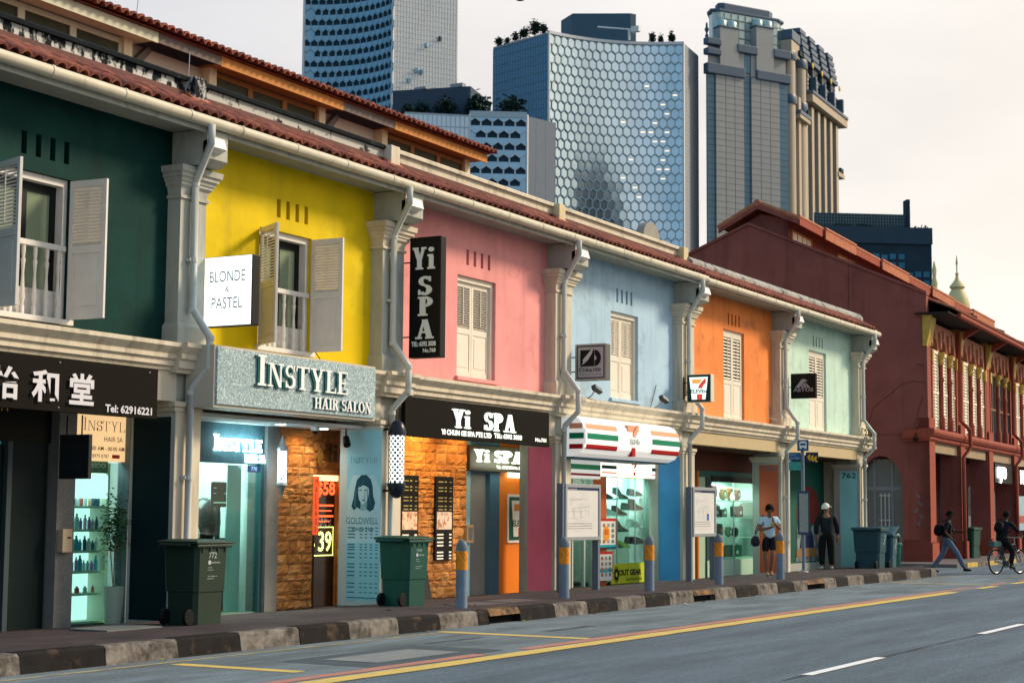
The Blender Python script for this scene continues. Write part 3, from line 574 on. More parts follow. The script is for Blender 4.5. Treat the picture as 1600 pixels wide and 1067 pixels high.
j3 = jack(28.62, 32.15, 28.6, 32.35, wood, 'raised clerestory with orange timber fascia nearest the glass podium block', 3)
for (a, b), lab in (((21.1, 23.1), 'white gap wall under a weathered grey fascia left of the middle clerestory'), ((26.62, 28.62), 'white gap wall under a weathered grey fascia right of the middle clerestory')):
    w = thing('gap_wall', lab, 'wall', (a, 19, 8.5), 'white walls between the clerestories')
    box('wall', a, b, 19.25, 19.45, 8.2, 9.36, mat('offwhite_wall', (0.60, 0.56, 0.46), .8, n=.06, ns=2), w)
    box('fascia', a+.27 if a < 22 else a+.14, b-.09 if a < 22 else b-.03, 18.725, 18.755, 9.33, 9.49, woodg, w)
    obj('barge_board', MB().prism([(a+.02, 8.75), (a+.55, 9.3), (a+.45, 9.36), (a+.02, 8.95)], 'y', 19.1, 19.2), woodg, w)
jr = thing('clerestory_roof', 'long red clay tiled roof running over the clerestories behind the parapets', 'roof', (15, 18.6, 9.5))
sl2 = R(9)
obj('roof_sheet', MB().add([(15, 18.62, 9.5), (32.4, 18.62, 9.5), (32.4, 23, 9.5+4.38*math.tan(sl2)), (15, 23, 9.5+4.38*math.tan(sl2)), (15, 27, 8.7), (32.4, 27, 8.7)], [(0, 1, 2, 3), (3, 2, 4, 5)]), clay, jr)
for r_ in range(2):
    for k in range(92):
        inst(TILE[(k*7+r_) % 3], 'roof_tile', jr, (.3+k*.188, -.06+r_*.26, .03+r_*.26*math.tan(sl2)+random.uniform(-.004, .008)), (sl2, 0, R(random.uniform(-3, 3))), (1, .95, 1.15))
box('gable_end', 32.1, 32.15, 19.3, 23, 8.5, 9.55, greyp, jr)
ant = tag(obj('aerial', MB().tube([(20.1, 17, 7.9), (20.13, 17, 8.66)], .008, 5), steel), 'thin metal rod standing behind the mould stained parapet', 'aerial', 'thin rods on the roofs')
ant = tag(obj('aerial', MB().tube([(21.0, 18.9, 9.6), (21.04, 18.9, 10.02)], .008, 5), steel), 'thin metal rod rising from the clerestory roof tiles', 'aerial', 'thin rods on the roofs')
fern = MB(); random.seed(3)
for k in range(70):
    c_ = Vector((46.62+random.uniform(-.25, .32), 14.62+random.uniform(-.1, .05), 3.72+random.uniform(-.42, .32))); a = random.uniform(0, 6.3); s_ = random.uniform(.05, .1); d = Vector((math.cos(a), math.sin(a)*.4, random.uniform(-.8, .8)))*s_; u_ = Vector((-.3*d.z, .2*s_, .4*d.x))
    fern.add([c_-d*.2, c_+u_, c_+d, c_-u_], [(0, 1, 2, 3)])
tag(obj('wild_plant', fern, mat('fern_green', (0.05, 0.11, 0.03), .6)), 'small fern growing from the ledge of the mint end house', 'plant')
# ---------------------------------------------------------------- shopfronts behind the columns
granite = mat('granite', (0.20, 0.20, 0.19), .6, n=.15, ns=6, fine=.5, b=.2, bs=120)
dgran = mat('dark_granite', (0.05, 0.10, 0.12), .5, n=.2, ns=8, fine=.5)
stonem = [mat('sandstone_a', (0.50, 0.215, 0.065), .85, n=.22, ns=7, b=.6, bs=30), mat('sandstone_b', (0.40, 0.17, 0.05), .85, n=.22, ns=7, b=.6, bs=30), mat('sandstone_c', (0.56, 0.27, 0.09), .85, n=.22, ns=7, b=.6, bs=30)]
clearg = glass('shop_glass', 'd8f0ea')
mintin = mat('mint_interior', (0.60, 0.66, 0.64), .7, n=.05)
ceilm = mat('five_foot_ceiling', (0.55, 0.58, 0.58), .7, n=.05, ns=2)
led = mat('led_white', (0.85, 1.0, 1.0), emit=3.2); ledw = mat('led_face', (0.93, 1.0, 0.97), emit=1.6)
cy = mat('lit_cyan', (0.78, 0.97, 0.95), emit=.8)
goldm = mat('gold_letter', (0.75, 0.55, 0.12), .35, .6)
offw = mat('letter_white', (0.80, 0.84, 0.80), .5); litw = mat('lit_letter', (0.92, 1.0, 0.93), emit=.55)
def lamp(name, kind, loc, energy, col, size=.3, sy=None, rot=None, parent=None, spot=None):
    l = bpy.data.lights.new(name, kind); l.energy = energy; l.color = col
    if kind == 'AREA':
        l.size = size
        if sy: l.shape = 'RECTANGLE'; l.size_y = sy
    else: l.shadow_soft_size = size
    if spot: l.spot_size = R(spot); l.spot_blend = .8
    o = bpy.data.objects.new(name, l); COL.objects.link(o); o.location = loc
    if rot: o.rotation_euler = rot
    return o
# ceilings of the covered walk
for i in range(6):
    z = 2.86 if i == 1 else 3.08
    a, b = XB[i], XB[i+1]
    box('walkway_ceiling', a, b, F+.3, B+.1, z, z+.05, ceilm if i < 3 else mat('brown_ceiling', (0.10, 0.045, 0.03), .8, n=.1), HS[i])
    box('upper_shop_wall', a, b, B+.02, B+.3, 3.13, 3.42, greyp, HS[i])
# --- green shop (left)
h = HS[0]
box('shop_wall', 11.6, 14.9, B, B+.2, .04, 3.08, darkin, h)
dr = box('door', 14.9, 15.6, B+.05, B+.12, .06, 2.38, mat('dark_door_glass', (0.006, 0.016, 0.016), .3, spec=.15), h)
box('door_frame', 15.6, 15.68, B-.02, B+.12, .04, 2.42, mat('blue_grey_frame', (0.04, 0.06, 0.07), .5, spec=.2), h)
box('door', 15.68, 16.36, B+.05, B+.12, .06, 2.5, mat('dark_teal_door', (0.004, 0.012, 0.013), .5, spec=.1), h)
box('fanlight', 14.9, 16.4, B+.04, B+.13, 2.42, 3.08, mat('black_fascia', (0.008, 0.009, 0.007), .5, spec=.1), h)
sans('&', .08, .1, (15.0, B+.03, 2.93), XP, ZP, .004, goldm, h); sans('CO', .28, .17, (14.98, B+.03, 2.68), XP, ZP, .004, goldm, h, .012)
sans('hair studio', .42, .1, (14.9, B+.03, 2.52), XP, ZP, .004, goldm, h); sans('A', .12, .14, (15.5, B+.03, 2.8), XP, ZP, .004, goldm, h)
box('granite_pillar', 16.4, 16.72, B-.1, B+.15, .04, 3.08, granite, h)
mbx = tag(box('letterbox', 16.42, 16.6, B-.2, B-.1, 1.02, 1.32, mat('letterbox_tan', (0.50, 0.40, 0.27), .5), None, bev=.01), 'small tan letterbox fixed to the granite pillar of the green shop', 'letterbox')
obj('slot', MB().box(16.5, 16.57, B-.204, B-.2, 1.2, 1.22), blk, mbx)
# lit shelf bay
box('bay_wall', 16.6, 18.2, 17.6, 17.7, .05, 3.0, mat('bay_backdrop', (0.02, 0.10, 0.12), .6, n=.2), h)
box('bay_floor', 16.7, 18.2, B+.1, 17.6, .03, .06, mat('pale_floor', (0.5, 0.52, 0.5), .4), h)
pr_ = box('sign_panel', 16.74, 17.74, B-.02, B+.06, 2.22, 2.84, mat('lit_parchment', (1.0, 0.66, 0.33), emit=.52), h, bev=0)
ik = mat('dark_ink', (0.06, 0.035, 0.02), .6)
serif('INSTYL', .80, .17, (16.92, B-.022, 2.62), XP, ZP, .002, ik, h, S=.07, T=.03, sl=.02, caps='I', joined=True, name='sign_lettering')
sans('HAIR SA', .36, .07, (17.32, B-.022, 2.48), XP, ZP, .003, ik, h, name='sign_lettering'); sans('10:00 AM - 00:00 AM', .72, .055, (17.0, B-.022, 2.36), XP, ZP, .003, ik, h, .012, name='sign_lettering'); sans('8979 8787', .32, .05, (17.1, B-.022, 2.26), XP, ZP, .003, ik, h, name='sign_lettering')
tinylines('sign_red_mark', [(0, 0, .15, .05)], (17.48, B-.022, 2.26), XP, ZP, .003, mat('red_ink', (0.6, 0.06, 0.02), .6), h)
sh = thing('display_shelf', 'lit pale green shelf rack of hair products in the green shop window', 'shelf', (17.1, 16.2, .06))
sm = mat('shelf_cream', (0.62, 0.66, 0.55), .5)
SX0, SX1, SY0, SY1 = 16.76, 17.56, 16.02, 16.34
for x_ in (SX0, SX1-.05): box('upright', x_, x_+.05, SY0, SY1, .06, 2.2, sm, sh)
box('back_panel', SX0+.05, SX1-.05, SY1-.02, SY1, .06, 2.2, cy, sh)
zs_ = [.1, .47, .76, 1.03, 1.31, 1.62]
for z_ in zs_: box('shelf', SX0+.05, SX1-.05, SY0, SY1-.02, z_-.03, z_, sm, sh)
box('light_box', SX0+.05, SX1-.05, SY0-.01, SY0+.03, 1.72, 2.03, mat('bright_panel', (0.9, 1, 1), emit=.9), sh)
tb = box('brand_header', SX0+.05, SX1-.05, SY0, SY0+.03, 2.06, 2.24, mat('grey_green_header', (0.12, 0.20, 0.18), .5), sh); sans('SHISEIDO', .5, .06, (SX0+.2, SY0-.002, 2.13), XP, ZP, .002, offw, sh)
PC = [(0.5, 0.7, 0.75), (0.25, 0.55, 0.6), (0.45, 0.25, 0.55), (0.75, 0.8, 0.8), (0.05, 0.12, 0.2), (0.5, 0.12, 0.1), (0.6, 0.4, 0.25), (0.05, 0.35, 0.5), (0.7, 0.6, 0.75)]
PCN = ['pale blue', 'teal', 'purple', 'white', 'dark navy', 'dark red', 'tan', 'deep cyan', 'lilac']
random.seed(11)
SHN = {0: 'bottom', 1: 'second lowest', 2: 'third lowest', 3: 'third highest', 4: 'second highest', 5: 'top'}
for si, z_ in enumerate(zs_[1:], 1):
    n_ = 8 if si > 1 else 4; sel = {5: [4, 4, 3, 5, 0, 6], 4: [4, 3, 0, 2, 8, 2, 8], 3: [3, 1, 7, 7, 4, 3, 4], 2: [3, 1, 2, 7], 1: [1, 5]}.get(si, [3, 0])
    for k in range(n_):
        ci = sel[k % len(sel)]; hgt = random.uniform(.13, .21) if si > 1 else .09; r_ = random.uniform(.022, .034)
        x_ = SX0+.1 + (k+.5)*(SX1-SX0-.2)/n_ + random.uniform(-.008, .008)
        b_ = obj('bottle', MB().lathe([(r_, 0), (r_, hgt*.7), (r_*.5, hgt*.8), (r_*.45, hgt), (r_*.2, hgt)], (x_, SY0+.09, z_+.001), 8), mat('product_%d' % ci, PC[ci], .3), None, smooth=True)
        tag(b_, '%s bottle, %s on the %s shelf of the lit rack' % (PCN[ci], ['leftmost', 'second along', 'third along', 'fourth along', 'fifth along', 'sixth along', 'seventh along', 'eighth along'][k], SHN[si]), 'bottle', 'hair product bottles on the lit rack')
lamp('shelf_light', 'AREA', (17.15, 16.7, 2.9), 34, (.9, 1, .97), .8)
box('window_post', 17.74, 17.92, B-.1, B+.1, .05, 3.08, mat('grey_blue_post', (0.17, 0.21, 0.25), .5, n=.1), h)
pane = box('shop_pane', 16.72, 17.74, B-.01, B, .06, 2.2, clearg, h)
pot = thing('potted_tree', 'small leafy tree in a tall pale green pot beside the lit shelf rack', 'potted plant', (17.36, 15.72, .06))
pot.scale = (1, 1, 1)
obj('pot', MB().lathe([(.10, 0), (.125, .3), (.135, .5), (.12, .5), (.115, .46)], (17.36, 15.72, .06), 18), mat('pot_green', (0.38, 0.48, 0.38), .5), pot, smooth=True)
tk = MB()
for dx, dy in ((0, 0), (.05, .02), (-.05, .03)): tk.tube([(17.36, 15.72, .5), (17.36+dx*.4, 15.72+dy, .85), (17.36+dx*1.5, 15.72+dy, 1.25)], .008, 5)
obj('stem', tk, mat('stem_brown', (0.22, 0.15, 0.08), .7), pot)
lv = MB()
for k in range(800):
    c_ = Vector((17.36+random.gauss(0, .085), 15.72+random.gauss(0, .08), 1.34+random.gauss(0, .17))); a = random.uniform(0, 6.3); s_ = random.uniform(.02, .045)
    d = Vector((math.cos(a), math.sin(a), random.uniform(-.7, .5)))*s_; u_ = Vector((-d.y, d.x, .3*s_))*.5
    lv.add([c_-d, c_+u_, c_+d, c_-u_], [(0, 1, 2, 3)])
obj('foliage', lv, mat('tree_leaf', (0.06, 0.16, 0.04), .5), pot)
# small hanging sign under the green shop board
s = thing('hanging_sign', 'unlit black square hanging sign under the dark shop board by the granite pillar', 'sign', (15.9, 15.1, 2.4))
box('panel', 15.88, 15.94, 14.85, 15.34, 1.95, 2.5, mat('near_black', (0.012, 0.016, 0.018), .4), s, bev=.006)
dl = mat('faint_letters', (0.03, 0.035, 0.035), .5)
for t_, w_, z_ in (('BLONDE', .36, 2.3), ('&', .05, 2.21), ('PASTEL', .32, 2.06)): sans(t_, w_, .075, (15.879, 15.1+w_/2, z_), YM, ZP, .002, dl, s)
obj('bracket', MB().tube([(15.91, 15.0, 2.5), (15.91, 15.0, 2.74)], .01, 6).tube([(15.91, 15.25, 2.5), (15.91, 15.25, 2.74)], .01, 6), blk, s)

# --- yellow house: hair salon front
h = HS[1]
box('header', 18.0, 21.15, B, B+.12, 2.27, 2.86, dgran, h)
box('granite_pillar', 20.86, 21.16, B-.06, B+.3, .05, 2.86, granite, h)
box('window_jamb', 20.78, 20.86, B, B+.1, .05, 2.27, mat('teal_jamb', (0.04, 0.11, 0.12), .4), h)
box('shop_pane', 18.9, 20.78, B+.04, B+.05, .06, 2.27, clearg, h)
box('salon_wall', 18.6, 21.0, 17.3, 17.4, .05, 2.9, mintin, h); box('salon_wall', 20.86, 20.95, B+.3, 17.3, .05, 2.9, mintin, h); box('salon_wall', 18.5, 18.6, B, 17.3, .05, 2.9, mintin, h)
box('salon_ceiling', 18.6, 20.9, B+.13, 17.3, 2.9, 2.95, mintin, h); box('salon_floor', 18.6, 20.9, B+.05, 17.3, .04, .06, mat('pale_floor2', (0.42, 0.44, 0.42), .4), h)
frost = mat('frosted_screen', (0.40, 0.58, 0.56), .35, n=.06, ns=2)
box('frosted_screen', 20.42, 20.76, B+.35, B+.37, .06, 2.26, frost, h)
lamp('salon_light', 'AREA', (19.7, 16.75, 2.86), 75, (.88, 1, .97), 1.6, .9)
serif('INSTYLE', 1.13, .235, (19.63, B-.006, 2.45), XP, ZP, .03, led, h, S=.19, T=.085, caps='I', gap=.05, name='neon_letter')
serif('HAIR SALON', .74, .125, (20.37, B-.006, 2.29), XP, ZP, .02, mat('led_white_soft', (0.7, 0.95, 1.0), emit=2.4), h, S=.19, T=.08, gap=.05, joined=True, name='neon_lettering')
lamp('neon_glow', 'AREA', (20.2, B-.18, 2.6), 5, (.55, .95, 1), .9, .2, (R(90), 0, 0))
nb = thing('house_number_plate', 'small blue number plate 770 above the salon glass', 'number plate', (20.6, B, 2.2))
box('plate', 20.48, 20.72, B-.01, B+.02, 2.15, 2.25, mat('navy_plate', (0.01, 0.025, 0.12), .4), nb); sans('770', .14, .06, (20.53, B-.011, 2.17), XP, ZP, .002, mat('plate_digit', (0.5, 0.7, 0.95), .5), nb, .02)
for x_, y_ in ((18.3, 15.35), (20.55, 15.42), (21.9, 15.6)):
    d = thing('downlight', {18.3: 'round ceiling downlight beside the dark green column', 20.55: 'round ceiling downlight lit under the glitter board', 21.9: 'round ceiling downlight close to the spa doorway'}[x_], 'lamp', (x_, y_, 2.86), 'recessed ceiling downlights')
    obj('lens', MB().lathe([(.075, -.012), (.075, 0)], (x_, y_, 2.86), 18), mat('downlight', (1, .95, .82), emit=5.0), d)
    lamp('downlight_beam', 'SPOT', (x_, y_, 2.83), 14, (1, .93, .8), .07, spot=130)
# black display stand and payment tablet in the salon window
dk = thing('display_board', 'black rounded display board with pale lines standing in the salon window', 'display board', (20.12, 16.22, .06))
box('panel', 19.95, 20.30, 16.2, 16.24, 1.62, 2.0, mat('matt_black', (0.01, 0.012, 0.012), .3), dk, bev=.03); box('leg', 20.08, 20.15, 16.2, 16.24, .06, 1.66, _M['matt_black'], dk)
tinylines('print', [(.02, .28, .08, .29), (.02, .2, .08, .21), (.26, .2, .32, .21), (.02, .06, .32, .08)], (19.96, 16.2, 1.62), XP, ZP, .004, offw, dk)
cb = thing('display_cabinet', 'dark low cabinet behind the salon glass above the green bin', 'cabinet', (19.6, 16.5, .06))
box('body', 19.75, 20.55, 16.42, 16.7, .06, 1.12, mat('cabinet_black', (0.015, 0.02, 0.022), .35, n=.2, ns=5), cb, bev=.02); box('top', 19.72, 20.58, 16.4, 16.72, 1.121, 1.16, _M['matt_black'], cb)
wb = tag(obj('spray_bottle', MB().lathe([(.035, 0), (.035, .24), (.012, .27), (.012, .33), (.02, .34)], (20.02, 16.36, 1.161), 12), whitep, None, smooth=True), 'white spray bottle on the dark cabinet in the salon window', 'bottle')
wb.location = (0, .15, 0)
ro = tag(obj('dark_stand_in', MB().lathe([(.14, 0), (.22, .08), (.25, .22), (.24, .4), (.16, .54), (.04, .6)], (20.22, 16.56, 1.161), 20), mat('ornament_black', (0.008, 0.012, 0.014), .25, dirt=(0.4, 0.45, 0.45), ds=16, dt_=(.66, .68)), None, smooth=True), 'dark rounded ornament with pale flecks, stand-in for a figurine behind the salon glass', 'ornament')  # made-up ornament in place of a figurine
vz = tag(obj('pale_stand_in', MB().lathe([(.12, 0), (.17, .3), (.19, .7), (.15, .95), (.08, 1.05), (.06, 1.0)], (19.95, 15.99+.2, .06), 20), mat('stand_in_patterned', (0.62, 0.66, 0.60), .4, dirt=(0.02, 0.03, 0.03), ds=9, dt_=(.56, .6)), None, smooth=True), 'pale floor ornament with black pattern, stand-in for a figurine behind the salon glass', 'ornament')  # invented pale piece, also in place of the figurine
# stone clad wall shared by the spa fronts
SP = thing('stone_wall', 'rough orange sandstone clad wall of the spa front', 'wall', (21.16, B, .06))
box('backing', 21.16, 22.1, B+.1, B+.2, .05, 2.86, stonem[1], SP); box('backing', 22.1, 22.95, B+.1, B+.2, 2.15, 2.86, stonem[1], SP); box('backing', 22.95, 26.86, B+.1, B+.2, .05, 3.05, stonem[1], SP)
random.seed(5)
SMV = []
for q in range(7):
    mb = MB(); G = 4
    for jy in range(G+1):
        for jx in range(G+1):
            e_ = 0 if 0 < jx < G and 0 < jy < G else 1
            mb.v.append((jx/G + (0 if jx in (0, G) else random.uniform(-.05, .05)), -(.05+random.uniform(-.014, .014)) if not e_ else -.026-random.uniform(0, .012), jy/G + (0 if jy in (0, G) else random.uniform(-.05, .05))))
    for jy in range(G):
        for jx in range(G): k = jy*(G+1)+jx; mb.f.append((k, k+1, k+G+2, k+G+1))
    k0 = len(mb.v); mb.v += [(0, .09, 0), (1, .09, 0), (1, .09, 1), (0, .09, 1)]
    mb.f += [tuple([k0+1, k0] + list(range(0, G+1))), tuple([k0, k0+3] + [i_*(G+1) for i_ in range(G, -1, -1)]), tuple([k0+3, k0+2] + list(range((G+1)*(G+1)-1, G*(G+1)-1, -1))), tuple([k0+2, k0+1] + [i_*(G+1)+G for i_ in range(G+1)])]
    mb.mi = [0]*len(mb.f); SMV.append([me_of(mb, m_, 'stone') for m_ in stonem])
def stones(x0, x1, z0, z1):
    z = z0
    while z < z1-.02:
        hh = min(random.choice([.10, .13, .16, .20]), z1-z)
        if z1-z-hh < .06: hh = z1-z
        x = x0
        while x < x1-.01:
            w_ = min(random.uniform(.16, .38), x1-x)
            if x1-x-w_ < .1: w_ = x1-x
            if hh > .18 and random.random() < .35:
                for zz, h2 in ((z, hh*.5), (z+hh*.5, hh*.5)): inst(random.choice(random.choice(SMV)), 'stone', SP, (x+.003-21.16, .0, zz+.003-.06), (0, 0, 0), (w_-.006, 1, h2-.006))
            else: inst(random.choice(random.choice(SMV)), 'stone', SP, (x+.003-21.16, 0, z+.003-.06), (0, 0, 0), (w_-.006, 1, hh-.006))
            x += w_
        z += hh
stones(21.16, 22.1, .06, 2.86); stones(22.1, 22.95, 2.15, 2.86); stones(22.95, 26.86, .06, 3.05)
# spa door between stone walls
dr = thing('spa_door', 'dark spa doorway with a red strip and price signs beside the tall poster', 'door', (22.4, B, .06))
box('door_leaf', 22.1, 22.95, B+.15, B+.2, .06, 2.12, mat('door_dark_glass', (0.02, 0.012, 0.01), .15, n=.4, ns=3, dirt=(0.10, 0.02, 0.01), ds=3, dt_=(.6, .8)), dr)
box('door_post', 22.1, 22.2, B+.0, B+.15, .06, 1.2, mat('dark_post', (0.03, 0.025, 0.02), .5), dr); box('lintel_light', 22.2, 22.9, B+.05, B+.14, 2.06, 2.15, mat('warm_tube', (1, .75, .35), emit=1.2), dr)
rs = box('red_strip', 22.11, 22.26, B-.03, B, 1.2, 2.12, mat('red_lit', (0.75, 0.10, 0.03), emit=.5), dr)
sans('M\nA\nS\nS\nA\nG\nE', .07, .84, (22.15, B-.031, 1.24), XP, ZP, .003, mat('red_dark', (0.2, 0.02, 0.01), .5), dr)
redl = mat('red_neon', (1, .10, .03), emit=1.6); yl = mat('yellow_neon', (.85, 1, .25), emit=1.5)
sans('$58', .52, .25, (22.42, B+.14, 1.8), XP, ZP, .004, redl, dr, .03)
tinylines('price_lines', [(0, .2, .5, .23), (.02, .12, .45, .14), (0, .03, .5, .06), (.05, -.05, .4, -.03)], (22.40, B+.14, 1.45), XP, ZP, .004, redl, dr)
sans('39', .36, .32, (22.50, B+.14, .93), XP, ZP, .004, yl, dr, .01)
tinylines('neon_frame', [(0, 0, .65, .015), (0, .45, .65, .465), (.635, 0, .65, .46), (.04, .15, .14, .2)], (22.26, B+.14, .86), XP, ZP, .003, yl, dr)
g_ = MB()
for k in range(60): c_ = Vector((22.5+random.uniform(-.25, .3), B+.13, 1.35+random.uniform(-.03, .08))); g_.add([c_, c_+Vector((.02, 0, .05)), c_+Vector((.035, 0, 0))], [(0, 1, 2)])
obj('garland', g_, mat('silver_tinsel', (0.4, 0.4, 0.4), .3, .6), dr)
yi = thing('wall_sign', 'small dark Yi letters with leaf shapes on the lit sandstone above the spa doorway', 'sign', (22.4, B, 2.4))
serif('Yi', .34, .28, (22.25, B-.13, 2.36), XP, ZP, .03, mat('bronze_dark', (0.06, 0.035, 0.01), .4), yi, S=.2, T=.09)
for x_ in (22.08, 22.75):
    poly('leaf_ornament', [(0, 0), (.06, -.06), (.1, .05), (.13, .14), (.05, .22), (-.02, .12)], (x_, B-.12, 2.33), XP, ZP, 0, .02, mat('bronze_gold', (0.35, 0.2, 0.04), .4, .5), yi)
lamp('sandstone_spot', 'SPOT', (22.4, B-.6, 2.78), 50, (1, .62, .22), .05, rot=(R(32), 0, 0), spot=110)
lamp('sandstone_spot', 'SPOT', (21.6, B-.55, 2.8), 22, (1, .66, .3), .05, rot=(R(30), 0, 0), spot=120)
lamp('sandstone_spot', 'SPOT', (25.0, B-.8, 3.0), 80, (1, .62, .22), .08, rot=(R(38), 0, 0), spot=140)
lamp('sandstone_spot', 'SPOT', (26.4, B-.6, 3.0), 30, (1, .62, .25), .08, rot=(R(35), 0, 0), spot=140)
sl_ = thing('spotlight', 'black adjustable spotlight hanging by the tall blue poster', 'lamp', (22.0, 15.3, 2.8))
obj('head', MB().tube([(22.06, 15.28, 2.72), (21.98, 15.2, 2.60)], [.05, .06], 12), blk, sl_, smooth=True); obj('arm', MB().tube([(22.06, 15.28, 2.86), (22.06, 15.28, 2.72)], .015, 6), blk, sl_)
cc = thing('security_camera', 'small pale dome camera under the ceiling by the silver barber pole', 'camera', (21.4, 15.4, 2.84))
obj('housing', MB().lathe([(.07, 0), (.07, -.04), (.05, -.06)], (21.4, 15.4, 2.86), 14), whitep, cc); obj('dome', MB().lathe([(.045, -.06), (.04, -.09), (.02, -.11)], (21.4, 15.4, 2.86), 12), blk, cc)
# menu posters on the stone
def menu(x0, x1, z0, z1, lab, photo, side):
    m_ = thing('menu_poster', lab, 'poster', (x0, B-.08, z0), 'black menu posters on the sandstone wall')
    box('board', x0, x1, B-.1, B-.07, z0, z1, blk, m_, bev=.004); w, hh = x1-x0, z1-z0
    rows = [];
    for zf in (.93, .86, .82, .74, .70, .64, .60):
        rows += [(w*.15, hh*zf, w*.42, hh*(zf+.012)), (w*.5, hh*zf, w*.62, hh*(zf+.014)), (w*.78, hh*zf, w*.9, hh*(zf+.01))]
    tinylines('print', rows, (x0, B-.1, z0), XP, ZP, .002, mat('menu_gold', (0.45, 0.42, 0.2), .6), m_)
    rows = []
    for zf in (.30, .26, .21, .17, .09, .05, .015): rows += [(w*.1, hh*zf, w*.46, hh*(zf+.018)), (w*.78, hh*zf, w*.92, hh*(zf+.018))]
    tinylines('print', rows, (x0, B-.1, z0), XP, ZP, .002, offw, m_)
    obj('photo', MB().box(x0+w*.08, x1-w*.08, B-.104, B-.1, z0+hh*.37, z0+hh*.58), mat('spa_photo_'+side, photo, .5, n=.1, ns=4, dirt=(0.35, 0.14, 0.06), ds=7, dt_=(.5, .6)), m_)
menu(24.55, 25.12, .72, 2.2, 'black menu poster with a massage photo half hidden behind the checkered barber pole', (0.75, 0.55, 0.42), 'a')
menu(25.68, 26.28, .72, 2.2, 'black menu poster with a massage photo in the middle of the sandstone wall', (0.72, 0.60, 0.52), 'b')
# spa side entrance
h = HS[2]
box('door_jamb', 26.87, 27.02, B-.02, B+.2, .05, 2.9, mat('pale_blue_jamb', (0.22, 0.46, 0.55), .6), h)
box('roller_panel', 27.02, 27.78, B+.1, B+.14, .04, 2.3, mat('grey_door', (0.24, 0.25, 0.24), .5, n=.08, ns=2), h)
box('side_post', 27.78, 28.14, B+.0, B+.1, .04, 2.3, mat('slate_blue', (0.06, 0.15, 0.22), .6), h)
box('orange_wall', 28.14, 30.0, B+.02, B+.1, .04, 3.05, mat('bright_orange', (0.72, 0.20, 0.015), .6, n=.05, ns=2), h)
box('over_door', 26.87, 28.14, B+.0, B+.1, 2.3, 3.05, mat('over_door_blue', (0.10, 0.22, 0.28), .6), h)
box('tube_light', 28.4, 29.0, B-.1, B-.02, 2.24, 2.34, mat('tube_lit', (.95, 1, .95), emit=2.2), h)
ledi = mat('led_inner', (0.95, 1.0, 0.9), emit=1.1)
ib = thing('shop_sign', 'lit inner black Yi SPA sign above the grey side door', 'sign', (27.9, 15.9, 2.5))
box('panel', 26.84, 28.95, 15.84, 15.9, 2.33, 2.8, mat('olive_black', (0.035, 0.033, 0.018), .3), ib, bev=.005)
serif('Yi', .54, .23, (26.98, 15.84, 2.5), XP, ZP, .03, ledi, ib, S=.24, T=.1, sl=.12)
serif('SPA', 1.1, .23, (27.72, 15.84, 2.5), XP, ZP, .03, ledi, ib, S=.24, T=.1, sl=.12)
sans('TEL: 6392 3038 No.761', 1.0, .06, (27.8, 15.84, 2.39), XP, ZP, .01, ledi, ib, .02)
lamp('sign_glow', 'AREA', (28.0, 15.6, 2.55), 4, (.95, 1, .75), 1.4, .3, (R(90), 0, 0))
po = thing('store_poster', 'white framed convenience store poster on the orange wall behind the magenta column', 'poster', (28.8, B, 1.0))
def seven(org, xd, ud, w, h_, par, d=.004, strong=True, frame=True, lit=0):
    """number seven over ELEVEN in a tapering white field"""
    F_ = lambda x, y: (x*w, y*h_)
    o_ = mat('lit_orange', (0.85, 0.28, 0.06), emit=.75) if lit else mat('seven_orange', (0.62, 0.20, 0.02), .5); r_ = mat('lit_red', (0.55, 0.05, 0.03), emit=.6) if lit else mat('seven_red', (0.40, 0.012, 0.01), .5); g_ = mat('seven_green', (0.0, 0.07, 0.045), .5)
    if frame: poly('white_field', [F_(*p) for p in [(.20, .08), (.80, .08), (.91, .92), (.09, .92)]], org, xd, ud, d, .003, mat('seven_white', (0.68, 0.80, 0.72), emit=.75) if lit else mat('seven_white_plain', (0.72, 0.76, 0.72), .5), par)
    d2 = d + .004
    poly('numeral', [F_(*p) for p in [(.22, .68), (.52, .68), (.68, .84), (.22, .84)]], org, xd, ud, d2, .003, o_, par)
    poly('numeral', [F_(*p) for p in [(.47, .50), (.66, .50), (.70, .60), (.82, .70), (.82, .86), (.76, .84), (.60, .70), (.53, .62)]], org, xd, ud, d2, .003, r_, par)
    poly('numeral', [F_(*p) for p in [(.43, .07), (.66, .07), (.66, .28), (.43, .28)]], org, xd, ud, d2, .003, r_, par)
    fm = frame_mat(org, xd, ud); sans('ELEVEn', .70*w, .14*h_, fm @ Vector((.15*w, .32*h_, d2)), xd, ud, .003, g_, par, .02)
box('frame', 28.45, 29.35, B-.01, B+.015, 1.0, 1.92, whitep, po); box('green_field', 28.5, 29.3, B-.016, B-.01, 1.05, 1.87, mat('seven_green_field', (0.0, 0.09, 0.06), .5), po)
seven((28.5, B-.016, 1.05), XP, ZP, .8, .82, po)
kb = tag(box('intercom_box', 26.78, 27.02, B-.1, B-.03, 1.02, 1.34, mat('brass_box', (0.35, 0.25, 0.14), .5), None, bev=.008), 'small brown framed box on the wall by the blue jamb of the spa side door', 'box'); obj('screen', MB().box(26.83, 26.97, B-.105, B-.1, 1.07, 1.3), mat('grey_screen', (0.12, 0.14, 0.16), .3), kb)

